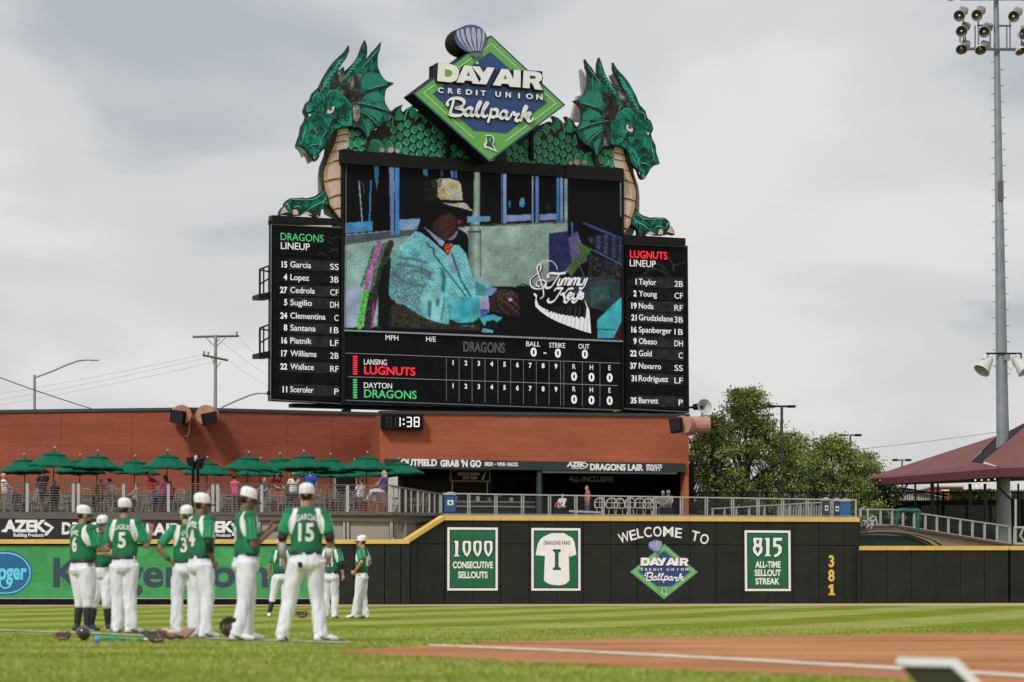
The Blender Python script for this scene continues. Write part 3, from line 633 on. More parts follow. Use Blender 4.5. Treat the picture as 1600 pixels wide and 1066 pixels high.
# ================================================================== BRICK BUILDINGS
def brick_mat(name, c1, c2):
    m = bpy.data.materials.new(name); m.use_nodes = True; t = m.node_tree; p = t.nodes['Principled BSDF']; nd = t.nodes.new; lk = t.links.new
    tcn = nd('ShaderNodeTexCoord'); sp = nd('ShaderNodeSeparateXYZ'); lk(tcn.outputs['Object'], sp.inputs[0])
    cb = nd('ShaderNodeCombineXYZ'); ad = nd('ShaderNodeMath'); ad.operation = 'ADD'; lk(sp.outputs['X'], ad.inputs[0]); lk(sp.outputs['Y'], ad.inputs[1]); lk(ad.outputs[0], cb.inputs[0]); lk(sp.outputs['Z'], cb.inputs[1])
    br = nd('ShaderNodeTexBrick'); br.inputs['Scale'].default_value = 1; br.inputs['Brick Width'].default_value = .4; br.inputs['Row Height'].default_value = .1; br.inputs['Mortar Size'].default_value = .010
    br.inputs['Color1'].default_value = c1+(1,); br.inputs['Color2'].default_value = c2+(1,); br.inputs['Mortar'].default_value = tuple(x*.80 for x in c1)+(1,); lk(cb.outputs[0], br.inputs['Vector'])
    n = nd('ShaderNodeTexNoise'); n.inputs['Scale'].default_value = .5; n.inputs['Detail'].default_value = 6; mp = nd('ShaderNodeMapping'); mp.inputs['Scale'].default_value = (.5, 2.2, 1); lk(cb.outputs[0], mp.inputs[0]); lk(mp.outputs[0], n.inputs['Vector'])
    r = nd('ShaderNodeMapRange'); r.inputs['From Min'].default_value = .3; r.inputs['From Max'].default_value = .7; r.inputs['To Min'].default_value = .80; r.inputs['To Max'].default_value = 1.16; lk(n.outputs['Fac'], r.inputs['Value'])
    wv = nd('ShaderNodeTexNoise'); wv.inputs['Scale'].default_value = 1.0; wv.inputs['Detail'].default_value = 2; m3 = nd('ShaderNodeMapping'); m3.inputs['Scale'].default_value = (.15, 7, 1); lk(cb.outputs[0], m3.inputs[0]); lk(m3.outputs[0], wv.inputs['Vector'])
    r3 = nd('ShaderNodeMapRange'); r3.inputs['From Min'].default_value = .3; r3.inputs['From Max'].default_value = .7; r3.inputs['To Min'].default_value = .94; r3.inputs['To Max'].default_value = 1.06; lk(wv.outputs['Fac'], r3.inputs['Value'])
    mm = nd('ShaderNodeMath'); mm.operation = 'MULTIPLY'; lk(r.outputs[0], mm.inputs[0]); lk(r3.outputs[0], mm.inputs[1])
    sc = nd('ShaderNodeVectorMath'); sc.operation = 'SCALE'; lk(br.outputs['Color'], sc.inputs[0]); lk(mm.outputs[0], sc.inputs['Scale']); lk(sc.outputs[0], p.inputs['Base Color'])
    p.inputs['Roughness'].default_value = .85; p.inputs['Specular IOR Level'].default_value = .2
    bu = nd('ShaderNodeBump'); bu.inputs['Strength'].default_value = .25; bu.inputs['Distance'].default_value = .008; bu.invert = True; lk(br.outputs['Fac'], bu.inputs['Height']); lk(bu.outputs[0], p.inputs['Normal'])
    return m
BR = brick_mat('red_brick_block', (.275,.072,.040), (.31,.082,.046)); BR2 = brick_mat('orange_brick_block', (.40,.110,.055), (.44,.124,.064))
cop = M('green_coping', (.030,.046,.040), .5)
BA = Pl(-60, 126.5, 297, 123); BB = Pl(297, 123, 597, 126.0); BD = Pl(597, 121, 1076, 124.5)
bl = thing('brick_building', 'long red brick wall building behind the row of green umbrellas', 'building', (at(300, 800, 123).x, 123, DZ))
build('wall', MB().pp(BA, [(-120, 646), (297, 641), (297, 812), (-120, 812)], 0, .4), BR, bl)
build('wall', MB().pp(BB, [(297.1, 641), (600, 649), (600, 812), (297.1, 812)], 0, .4), BR, bl)
build('coping', MB().pp(BA, [(-120, 642), (297, 636.6), (297, 641.3), (-120, 646.5)], .08, .6), cop, bl)
build('coping', MB().pp(BB, [(297.1, 636.6), (600, 644.5), (600, 649), (297.1, 641.3)], .08, .6), cop, bl)
# roof slab behind the parapet
za_ = at(300, 650, 124).z
_s = lambda pl, x: tuple(pl.P(x, 655, -.42))[:2]
build('roof', MB().prism([_s(BA,-120)+(za_,), _s(BA,297)+(za_,), _s(BB,597)+(za_,), (at(597,655,126).x, 150, za_), (BA.P(-120, 655).x, 150, za_)], (0,0,-.2)), M('roof_membrane', (.2,.2,.2), .8), bl)
SHADE_BAND = M('base_shade_brown', (.045,.026,.020), .8, .3, 1)  # added dark band along the wall foot, standing in for shade and furniture
build('base_shade_band', MB().pp(BA, [(-120, 772), (297, 773), (297, 814), (-120, 814)], .35, .3), SHADE_BAND, bl)
build('base_shade_band', MB().pp(BB, [(297.1, 773), (520, 775), (520, 814), (297.1, 814)], .35, .3), SHADE_BAND, bl)
CJ = M('control_joint', (.12,.04,.026), .9)
for pl_, xs2, y0_, y1_ in ((BA, (95, 205), 648, 770), (BB, (372, 448, 520), 648, 770)):
    for x in xs2: build('control_joint', MB().rect(pl_, x-.35, y0_, x+.35, y1_, .004, .02), CJ, bl)
# door and dark recess in left building
build('door', MB().rect(BB, 525, 742, 556, 806, .05, .06), M('door_glass', (.012,.014,.016), .15), bl)
build('door_frame', MB().rect(BB, 522.3, 740, 525, 806, .07, .08).rect(BB, 556, 740, 558, 806, .07, .08).rect(BB, 522.3, 737.6, 558, 740, .07, .08), alum, bl)
# front building: wall above an opening, room inside
br_ = thing('brick_building', 'orange brick concession building below the scoreboard with a wide open front', 'building', (at(830, 800, 122).x, 122, DZ))
def dt(x): return 646.0 + (x-597)/479*5.2
build('wall', MB().pp(BD, [(597, dt(597)), (1076, dt(1076)), (1076, 727), (597, 719)], 0, .4), BR2, br_)
build('wall', MB().pp(BD, [(597, 719.2), (601, 719.2), (601, 812), (597, 812)], 0, .4), BR2, br_)
build('wall', MB().pp(BD, [(1070, 727.2), (1076, 727.2), (1076, 812), (1070, 812)], 0, .6), BR2, br_)
a = BD.P(597, 700); z0_, z1_ = DZ-.1, BD.P(597, dt(597)).z
a2 = BD.P(597, 700, -.4)
b = BB.P(597, 700); 
build('wall', MB().prism([(a2.x, a2.y, z0_), (a2.x-.9, b.y+.6, z0_), (a2.x-.9, b.y+.6, z1_), (a2.x, a2.y, z1_)], (.3, 0, 0)), BR, br_)
c = BD.P(1076, 700, -.6)
build('wall', MB().prism([(c.x-.3, c.y, z0_), (c.x+.2, 140, z0_), (c.x+.2, 140, BD.P(1076, dt(1076)).z), (c.x-.3, c.y, BD.P(1076, dt(1076)).z)], (.3, 0, 0)), BR2, br_)
build('coping', MB().pp(BD, [(595, dt(597)-4.4), (1078, dt(1076)-4.4), (1078, dt(1076)+.2), (595, dt(597)+.2)], .08, .6), cop, br_)
zr = BD.P(800, 662).z
e0, e1 = BD.P(597, 700, -.41), BD.P(1076, 700, -.41)
build('roof', MB().prism([(e0.x, e0.y, zr), (e1.x, e1.y, zr), (e1.x+.3, 140, zr), (e0.x, 140, zr)], (0,0,-.2)), M('roof_membrane', (.2,.2,.2), .8), br_)
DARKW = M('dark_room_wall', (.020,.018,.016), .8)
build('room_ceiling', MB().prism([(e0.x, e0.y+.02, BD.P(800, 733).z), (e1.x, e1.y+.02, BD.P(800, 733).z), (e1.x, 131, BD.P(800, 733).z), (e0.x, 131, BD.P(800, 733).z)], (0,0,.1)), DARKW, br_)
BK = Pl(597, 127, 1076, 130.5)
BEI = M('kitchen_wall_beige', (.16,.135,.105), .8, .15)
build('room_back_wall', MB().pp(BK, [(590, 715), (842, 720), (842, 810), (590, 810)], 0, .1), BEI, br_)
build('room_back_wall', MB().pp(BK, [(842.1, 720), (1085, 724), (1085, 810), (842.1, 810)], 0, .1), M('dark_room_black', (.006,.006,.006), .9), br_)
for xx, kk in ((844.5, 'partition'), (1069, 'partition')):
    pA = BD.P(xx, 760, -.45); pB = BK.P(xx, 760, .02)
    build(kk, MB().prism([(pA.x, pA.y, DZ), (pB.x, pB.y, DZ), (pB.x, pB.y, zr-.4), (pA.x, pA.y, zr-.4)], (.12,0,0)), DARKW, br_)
build('column', MB().rect(BD, 840, 737, 845.6, 812, .04, .2), M('column_green', (.035,.06,.052), .5), br_)
build('column', MB().rect(BD, 608.5, 738, 621.5, 812, .5, .3), M('white_column', (.62,.60,.56), .6), br_)
SB = M('sign_band_green', (.020,.034,.029), .55)
build('sign_band', MB().pp(BD, [(601.5, 717), (1071, 724), (1071, 737.6), (601.5, 731.5)], .12, .12), SB, br_)
build('shutter_box', MB().pp(BD, [(847, 735.6), (1058, 737.8), (1058, 741), (847, 739)], .02, .1), M('shutter_grey', (.25,.25,.25), .5), br_)
sg = [('OUTFIELD', 626, 683, 727.4, 9.6, .05), ("GRAB 'N GO", 688, 752, 728.8, 9.6, .05), ('BEER', 757.5, 771.2, 728, 5.6, .03), ('WINE', 776.4, 789.5, 728.2, 5.6, .03), ('SNACKS', 793, 809.5, 728.5, 5.6, .03),
      ('DRAGONS LAIR', 922, 1005, 734.4, 9.2, .045), ('PRIVATE', 1010, 1034.5, 730.6, 4.8, .03), ('PARTY', 1010.5, 1033, 735.8, 4.8, .03)]
for s_, a, b, y, c_, bo in sg:
    t = MB(); text(t, BD, s_, a, b, y, c_, .135, .012, bold=bo); build('lettering', t, letterw, br_)
t = MB()
for x in (773.8, 791.3): t.rect(BD, x-.8, 724.8, x+.8, 726.4, .135, .012)
build('lettering', t, letterw, br_)
azek(BD, 886.5, 721.3, .42, .135, br_)
t = MB(); text(t, BD, 'ALL-INCLUSIVE', 889, 958.5, 752.4, 8.6, -.3, .012, bold=.01); build('lettering', t, M('dim_lettering', (.10,.09,.075), .7), br_)
# interior fittings
mbn = thing('menu_sign', 'hanging dark menu sign with wooden frame reading America\'s Original Craft Vodka', 'sign', tuple(at(735, 752, 122.6)))
IN = Pl(597, 122.3, 1076, 125.8)
build('frame', MB().rect(IN, 703, 734, 766.5, 753, 0, .05), M('wood_frame', (.20,.12,.04), .6), mbn)
build('board', MB().rect(IN, 706, 736.5, 764, 750.5, .02, .04), blackm, mbn)
for s_, a, b, y in (("AMERICA'S ORIGINAL", 714, 751, 742.6), ('CRAFT VODKA', 723, 746, 748.6)):
    t = MB(); text(t, IN, s_, a, b, y, 4.2, .03, .006, bold=.03); build('lettering', t, M('pale_gold_lettering', (.5,.42,.28), .6), mbn)
build('bottle_drawing', MB().pp(IN, [(752.5,749),(756.5,739.5),(758.5,738),(759.5,739),(758,741),(755.5,750)], .03, .006), M('pale_gold_lettering', (.5,.42,.28), .6), mbn)
for x in (706.7, 761.5): build('stand_leg', MB().rect(IN, x-.4, 753, x+.4, 772, -.01, .03), alum, mbn)
ct = thing('serving_counter', 'pale topped serving counter inside the left half of the concession opening', 'counter', tuple(at(740, 795, 123)))
build('counter_top', MB().rect(IN, 700, 783, 836, 785.5, .1, 1.0), M('counter_pale', (.4,.38,.34), .5), ct)
build('counter_front', MB().rect(IN, 702, 785.8, 834, 810, .0, .1), M('counter_dark', (.03,.03,.032), .6), ct)
build('shelf', MB().rect(IN, 703, 790.5, 836, 792.5, .25, .3), M('counter_pale', (.4,.38,.34), .5), ct)
BK2 = BK
for lab, r_, cc in (('dark menu board high on the kitchen back wall at the left', (625, 716, 698, 750), (.012,.012,.014)), ('dark round fan disc on the kitchen back wall', (779, 735, 795, 748), (.012,.012,.012)), ('dark doorway curtain in the kitchen right of the menu sign', (771, 750, 836, 790), (.012,.011,.011)), ('small dark framed screen on the kitchen back wall at the left', (632, 752, 651, 766), (.02,.03,.045))):
    o = MB()
    if 'round' in lab: o.pp(BK2, [((r_[0]+r_[2])/2+8*math.cos(k*.5236), (r_[1]+r_[3])/2+6.8*math.sin(k*.5236)) for k in range(12)], .1, .08)
    else: o.rect(BK2, *r_, .1, .08)
    nm = 'wall_board' if 'round' not in lab else 'wall_fan'
    th = thing(nm, lab, 'board' if nm == 'wall_board' else 'fan', tuple(BK2.P((r_[0]+r_[2])/2, r_[3])))
    build('face', o, M('f_'+nm+str(cc[0]), cc, .5), th)
    if nm == 'wall_board':
        o2 = MB(); ww = r_[2]-r_[0]
        for q in range(max(2, int((r_[3]-r_[1])/8))): o2.rect(BK2, r_[0]+ww*.1, r_[1]+3+q*7, r_[0]+ww*(.4+.15*(q % 3)), r_[1]+4.2+q*7, .11, .006)
        build('faint_text', o2, M('faint_grey', (.06,.06,.06), .7), th)
    else:
        o2 = MB().tube([BK2.P(787, 735, .12), BK2.P(787, 748, .12)], .03, 5); build('guard', o2, black, th)
# small appliances on the counter
rk = random.Random(11)
for i in range(7):
    x = 712 + i*17.5
    hgt = rk.uniform(5, 9); wd_ = rk.uniform(3.5, 6)
    th = thing('counter_appliance', 'small %s on the serving counter, %s from its left end' % (['steel dispenser','dark till','pale napkin box','steel jug','dark coffee urn','pale cup stack','steel tray rack'][i], ['first','second','third','fourth','fifth','sixth','seventh'][i]), 'appliance', tuple(IN.P(x, 783, .1)))
    mt = [steel, black, letterw, steel, black, letterw, steel][i]
    build('body', MB().rect(IN, x-wd_/2, 783-hgt, x+wd_/2, 783, .0, .3), mt, th)
    build('lid', MB().rect(IN, x-wd_/2-.5, 783-hgt-1.2, x+wd_/2+.5, 783-hgt, .03, .35), black if i % 2 else steel, th)
# ------------------------------------------------------------------ clock
ck = thing('digital_clock', 'black digital clock reading 1:38 on the orange brick wall', 'clock', tuple(BD.P(629, 671)))
CKF = Pl(597, 120.6, 661, 121.05)
build('case', MB().pp(CKF, [(597.5, 647.6), (661.3, 648.6), (661.3, 671.8), (597.5, 670.6)], 0, .4), blackm, ck)
SEG = M('clock_segment', (.75,.75,.72), .5, .02, em=.6); DSEG = M('clock_segment_off', (.02,.02,.02), .5)
def seg(x, on):
    y0, y1 = 652.3, 666.5; w_ = 7.2; ym = (y0+y1)/2; mb = MB(); md = MB()
    S_ = {'a': ((x+.8,y0),(x+w_-.8,y0)), 'g': ((x+.8,ym),(x+w_-.8,ym)), 'd': ((x+.8,y1),(x+w_-.8,y1)), 'f': ((x,y0+.9),(x,ym-.9)), 'e': ((x,ym+.9),(x,y1-.9)), 'b': ((x+w_,y0+.9),(x+w_,ym-.9)), 'c': ((x+w_,ym+.9),(x+w_,y1-.9))}
    for k, (p, q) in S_.items(): (mb if k in on else md).stroke(CKF, [p, q], 1.5, .012, .01, sm=False)
    if mb.v: build('digit', mb, SEG, ck)
    if md.v: build('unlit_digit', md, DSEG, ck)
seg(604.5, ''); seg(618, 'bc'); seg(635.5, 'abgcd'); seg(647.5, 'abcdefg')
build('colon', MB().rect(CKF, 629.6, 654.4, 632, 656.8, .012, .01).rect(CKF, 629.6, 661.6, 632, 664, .012, .01), SEG, ck)
# ------------------------------------------------------------------ speakers on the brick wall
brk = M('brick_painted_drum', (.44,.20,.145), .7)
def spk(label, dx_, dy_, Y, face):                       # face: four pixel corners
    th = thing('wall_speaker', label, 'loudspeaker', tuple(at(face[0][0], face[2][1], Y)), 'box loudspeakers on the brick walls')
    pl = Pl(face[0][0], Y + (.25 if dx_ < 0 else 0), face[0][0]+30, Y + (0 if dx_ < 0 else .25))
    build('cabinet', MB().pp(pl, face, 0, .55), blackm, th)
    build('grille', MB().pp(pl, [((p[0]*.93+sum(q[0] for q in face)/4*.07), (p[1]*.93+sum(q[1] for q in face)/4*.07)) for p in face], .012, .01), M('speaker_grille', (.006,.006,.006), .9, .4, 40), th)
    cx_ = sum(q[0] for q in face)/4; cy_ = min(q[1] for q in face)+6
    return th
s1 = spk('black box loudspeaker left of the brick wall corner, white cable hanging from it', -1, 0, 121.6, [(265.5,639.5),(286,642.5),(285,663.2),(264.8,659)])
build('bracket_drum', MB().lathe([(.42,0),(.42,1.0)], at(284, 648, 122.0), (-.25,1,0), 16), brk, s1)
build('cable', MB().tube([at(295.5,650,122.6), at(297,655,122.6), at(296,668,122.6), at(295,678,122.6), at(292,682,122.6), at(289,681.5,122.6)], .022, 6), M('pale_cable', (.5,.42,.36), .7), s1)
s2 = spk('black box loudspeaker tilted down to the right, right of the brick wall corner', 1, 0, 121.6, [(316.8,646.5),(338.2,642.2),(340,660.5),(320.5,665)])
build('bracket_drum', MB().lathe([(.42,0),(.42,1.0)], at(321, 648, 122.0), (.1,1,0), 16), brk, s2)
s3 = spk('black box loudspeaker at the right end of the orange brick building', -1, 0, 121.4, [(1044.5,656),(1062,651.6),(1063.6,673),(1047.5,677)])
build('bracket_drum', MB().lathe([(.4,0),(.4,1.2)], at(1066, 664, 121.9), (.35,1,0), 16), brk, s3)
build('bracket_drum', MB().lathe([(.36,0),(.36,.9)], at(1076, 664, 122.8), (1,.1,0), 16), brk, s3)
# horn loudspeaker beside the board
hs = thing('horn_loudspeaker', 'pale horn loudspeaker on a short arm at the lower right of the scoreboard', 'loudspeaker', tuple(at(1100, 640, 124)))
c = at(1101, 635, 123.4)
build('horn', MB().lathe([(.06,-.55),(.10,-.4),(.16,-.25),(.28,-.08),(.33,0),(.31,.0),(.2,-.12),(.08,-.3)], c, (.35,-1,.1), 18, cap=False), M('horn_grey', (.42,.42,.41), .5), hs)
build('driver', MB().lathe([(.14,0),(.14,.3)], at(1085, 636, 124.2), (.6,-.6,0), 12), blackm, hs)
build('arm', MB().tube([at(1074, 637, 124.4), at(1086, 636.5, 124.3), at(1096,636,124)], .05, 6), blackm, hs)
build('mount', MB().tube([at(1097, 640, 124), at(1097, 656, 124.2)], .03, 6), blackm, hs)
# spotlight poles on the deck
fp = thing('floodlight_post', 'dark twin post with two black floodlights among the umbrellas', 'light', tuple(at(307, 800, 112)))
for x in (301.5, 309.3): build('post', MB().tube([at(x, 803, 112), at(x, 712 if x > 305 else 725, 112)], .055, 8), black, fp)
build('floodlight', MB().pp(Pl(290, 112, 310, 111.7), [(290.5,715.5),(302.5,713.5),(303.5,728),(294.5,731)], .1, .3), black, fp)
build('floodlight', MB().pp(Pl(310, 111.7, 325, 112), [(311.5,717),(320.5,714.5),(317,731.5),(310.5,734)], .1, .3), black, fp)
build('lamp_globe', MB().ell(at(305.8, 717, 111.8), .09, .09, .14), M('lamp_glass', (.5,.42,.38), .2), fp)
# ================================================================== SCOREBOARD
class BoardPl(Pl): pass
def _Y(x): return 130.0/(1-.0000975*(x-750)) if False else 130.0*(1+.0000975*(x-750))/(1-0.0*(x-750))
BP = Pl(424, 130.0*(1-.0000975*326), 1076, 130.0*(1+.0000975*326))
sb = thing('scoreboard', 'huge black video scoreboard with lineup panels standing above the brick buildings', 'scoreboard', tuple(BP.P(750, 640)))
LEDB = M('led_panel_black', (.005,.005,.006), .6, .5, 1.5, spec=.12)
build('cabinet', MB().pp(BP, [(534, 236), (973.5, 264), (973.5, 640.5), (534, 632.5)], .0, 1.3), black, sb)
build('cabinet', MB().pp(BP, [(423.5, 350), (533.8, 355), (533.8, 632), (422, 626.5)], -.05, .3), black, sb)
build('cabinet', MB().pp(BP, [(973.7, 380), (1074.6, 384), (1077, 645.8), (973.7, 641)], -.05, .8), black, sb)
fc = M('frame_cap_black', (.008,.008,.0085), .5, .25, spec=.2)
for x0_, x1_, o_ in ((533.5, 633, .35), (633.2, 700, .30), (700.2, 885, .26), (885.2, 973.8, .35)):
    ya = lambda x: 234.2 + (x-534)*.0655
    build('cap_panel', MB().pp(BP, [(x0_, ya(x0_)+(0 if o_ > .3 else 2.5)), (x1_, ya(x1_)+(0 if o_ > .3 else 2.5)), (x1_, ya(x1_)+21-(1.5 if o_ < .3 else 0)), (x0_, ya(x0_)+21)], o_, .6), fc, sb)
build('side_frame', MB().pp(BP, [(533.6, 236), (538.4, 256), (538.2, 633), (533.6, 632.6)], .12, .4), fc, sb)
build('side_frame', MB().pp(BP, [(972.6, 283), (975, 265), (975, 641), (972.8, 641)], .12, .4), fc, sb)
build('cap_panel', MB().pp(BP, [(425.4, 336.2), (531, 342.2), (531, 350.5), (425.4, 345.8+4)], .1, .5), fc, sb)
build('cap_panel', MB().pp(BP, [(975.2, 366.6), (1071.2, 372.4), (1071.2, 384), (975.2, 379)], .2, 1.3), fc, sb)
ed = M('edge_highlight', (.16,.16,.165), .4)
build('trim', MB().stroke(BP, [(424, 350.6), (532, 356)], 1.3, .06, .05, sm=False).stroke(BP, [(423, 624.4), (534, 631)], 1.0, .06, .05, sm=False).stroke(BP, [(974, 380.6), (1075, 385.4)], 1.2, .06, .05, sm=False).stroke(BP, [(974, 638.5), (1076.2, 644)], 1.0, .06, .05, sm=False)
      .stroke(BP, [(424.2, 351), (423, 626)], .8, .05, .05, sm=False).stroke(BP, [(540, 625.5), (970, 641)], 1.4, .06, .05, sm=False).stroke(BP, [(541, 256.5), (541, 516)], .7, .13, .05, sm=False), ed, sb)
build('screen_lip', MB().stroke(BP, [(538.6, 516.3), (972.2, 533.4)], 2.6, .12, .1, sm=False), M('screen_lip', (.30,.31,.36), .3, metal=.3), sb)
# panel faces in tiles
def tiles(x0, x1, ytl, ytr, ybl, ybr, nx, ny, off, mat):
    for i in range(nx):
        for j in range(ny):
            def pt(a, b):
                x = x0+(x1-x0)*a; t0 = ytl+(ytr-ytl)*a; t1 = ybl+(ybr-ybl)*a; return (x, t0+(t1-t0)*b)
            a0, a1, b0, b1_ = i/nx+.004, (i+1)/nx-.004, j/ny+.002, (j+1)/ny-.002
            build('led_panel', MB().pp(BP, [pt(a0,b0), pt(a1,b0), pt(a1,b1_), pt(a0,b1_)], off, .05), mat, sb)
tiles(426.5, 531.5, 353.5, 358, 622, 628.5, 2, 6, .02, LEDB)
tiles(976.5, 1073.5, 383, 387.6, 636, 641, 2, 6, .02, LEDB)
tiles(540.5, 971, 519.5, 535.5, 623.5, 639.5, 6, 2, .04, LEDB)
LW = M('led_white_text', (.72,.70,.72), .6, .04, em=.28); LG = M('led_green_text', (.05,.42,.13), .6, .06, em=.4); LR = M('led_red_text', (.80,.012,.035), .6, .06, em=.5); LDIM = M('led_dim_text', (.055,.055,.06), .6, .2, em=.25)
BOX = M('led_row_grey', (.020,.021,.025), .6, .6, 3, em=.12, spec=.12); BOX2 = M('led_row_dark', (.008,.008,.010), .6, .5, 3, em=.1, spec=.12)
tO = .045
t = MB(); text(t, BP, 'DRAGONS', 438.6, 505.6, 375.0, 11.2, tO, .01, bold=.0); build('lettering', t, LG, sb)
t = MB(); text(t, BP, 'LINEUP', 439, 484, 389, 10.6, tO, .01, bold=.0); build('lettering', t, LW, sb)
t = MB(); text(t, BP, 'LUGNUTS', 984.4, 1042.6, 402.5, 11.2, tO, .01, bold=.015); build('lettering', t, LR, sb)
t = MB(); text(t, BP, 'LINEUP', 984.2, 1024.6, 416, 10.4, tO, .01, bold=.0); build('lettering', t, LW, sb)
rowsL = [('15','Garcia','SS',413,486),('4','Lopez','3B',433,483),('27','Cedrola','CF',453,492),('5','Sugilio','DH',472.3,487.5),('24','Clementina','C',493,508.5),('8','Santana','1B',512,493),('16','Piatnik','LF',532,487),('17','Williams','2B',552,494.5),('22','Wallace','RF',572.6,490.5),('11','Sceroler','P',608.3,490)]
rowsR = [('1','Taylor','2B',440,1025.5),('2','Young','CF',458.5,1026.5),('19','Noda','RF',477.5,1021),('21','Grudzielane','3B',496,1051.5),('16','Spanberger','1B',515,1049.5),('9','Obeso','DH',533,1026.5),('22','Gold','C',552,1018.5),('37','Navarro','SS',571.5,1033),('31','Rodriguez','LF',591,1044),('35','Barrett','P',625.5,1028.5)]
def rows(R, nx, nmx, px_, sl, cap):
    for k, (n, nm, pos, y, xe) in enumerate(R):
        rr = MB(); rr.pp(BP, [(nmx-3, y-8.3), (px_+1.5, y-8.3+sl*(px_-nmx)), (px_+1.5, y+8.3+sl*(px_-nmx)), (nmx-3, y+8.3)], .030, .008)
        build('lineup_row', rr, BOX if k % 3 != 1 else BOX2, sb)
        rr = MB().rect(BP, nx-14, y-6.5, nx+1, y+6.5, .030, .008); build('number_box', rr, BOX2, sb)
        t = MB(); ww = 4.6 if len(n) == 1 else 11.5
        text(t, BP, n, nx-ww, nx, y+cap/2, cap, tO, .01, bold=.028, nat=-.86)
        text(t, BP, nm, nmx, xe, y+cap/2, cap, tO, .01, bold=.005)
        wp_ = 6.5*len(pos)
        text(t, BP, pos, px_-wp_, px_, y+cap/2+sl*(px_-nmx)+.5, cap+.2, tO, .01, bold=.0)
        build('lettering', t, LW, sb)
rows(rowsL, 448.8, 453.8, 529, .045, 9.0); rows(rowsR, 994.8, 998.3, 1067, .045, 8.8)
# faint emblem pictures behind the headings
t = MB()
re_ = random.Random(4)
for k in range(14):
    x = 436+re_.random()*85; y = 368+re_.random()*32; t.stroke(BP, [(x, y), (x+re_.uniform(4,12), y+re_.uniform(-7,7)), (x+re_.uniform(8,18), y+re_.uniform(-3,9))], 1.6, .034, .006)
for k in range(2): t.stroke(BP, [(1002+k*7, 432-k*4), (1015, 421-k*7), (1035, 424-k*8), (1048+k*3, 440)], 3.2, .034, .006)
t.stroke(BP, [(1040,400),(1050,410),(1053,425)], 3, .034, .006); t.stroke(BP, [(1053,415),(1070,410)], 3, .034, .006)
build('faint_emblem', t, BOX, sb)
items = [('MPH',602.5,622.5,531.4,8,0),('H/E',666,681,533.6,8,0),('BALL',822.3,844,541,7.6,0),('STRIKE',858.4,883,543,7.6,0),('OUT',904,921,545,7.6,0),
 ('0',829.2,838.6,556.4,12.4,.035),('0',867.2,876.4,558,12.4,.035),('0',909.4,918.6,559.6,12.4,.035),('LANSING',568.8,616.5-12,569.6,8.6,0),('DAYTON',568.8,612.6,606.2,8.6,0)]
for s_, a, b, y, c_, bo in items:
    t = MB(); text(t, BP, s_, a, b, y, c_, tO+.012, .01, bold=bo); build('lettering', t, LW, sb)
build('lettering', MB().rect(BP, 849.4, 551, 853.8, 552.8, tO+.012, .01), LW, sb)
t = MB(); text(t, BP, 'LUGNUTS', 569, 649, 584.3, 12.2, tO+.012, .01, bold=.018); build('lettering', t, LR, sb)
t = MB(); text(t, BP, 'DRAGONS', 569, 651, 621, 12.2, tO+.012, .01, bold=.012); build('lettering', t, LG, sb)
t = MB(); text(t, BP, 'DRAGONS', 724, 789, 549, 15, tO+.012, .01, bold=.03); build('lettering', t, LDIM, sb)
for bx, by in ((0, 0), (0, 36.2)):
    for n in range(9):
        x = 708+n*20.1; y = 570+n*.72+by
        t = MB(); text(t, BP, str(n+1), x-2.2, x+2.2, y, 7, tO+.012, .01, bold=.03, nat=.9); build('lettering', t, LW, sb)
    for s_, x, y in (('R', 897, 576.6), ('H', 924.2, 577.8), ('E', 952.6, 578.6)):
        t = MB(); text(t, BP, s_, x-2.6, x+2.6, y+by*.97, 7.6, tO+.012, .01, nat=.85); text(t, BP, '0', x-4.4, x+4.6, y+17.6+by*.99, 12, tO+.012, .01, bold=.035); build('lettering', t, LW, sb)
    t = MB()
for k in range(9): build('indicator_bar', MB().rect(BP, 551.6, 556+k*3.4, 558.4, 558.2+k*3.4, tO+.012, .01), LR, sb)
for k in range(8): build('indicator_bar', MB().rect(BP, 551.8, 592.5+k*3.9, 558, 595+k*3.9, tO+.012, .01), LG, sb)
t = MB()
for x in (697.5,717.5,737.6,757.8,778,798,818,838,858,876,881,910,937.5):
    yt = 559+(x-697)*.035; t.stroke(BP, [(x, yt), (x, yt+68)], .45, tO+.013, .008, sm=False)
t.stroke(BP, [(540, 551.8), (969, 567.8)], .8, tO+.014, .008, sm=False); t.stroke(BP, [(544, 588.6), (965, 602.6)], .9, tO+.015, .008, sm=False)
build('grid_lines', t, M('grid_grey', (.22,.22,.23), .5, em=.2), sb)
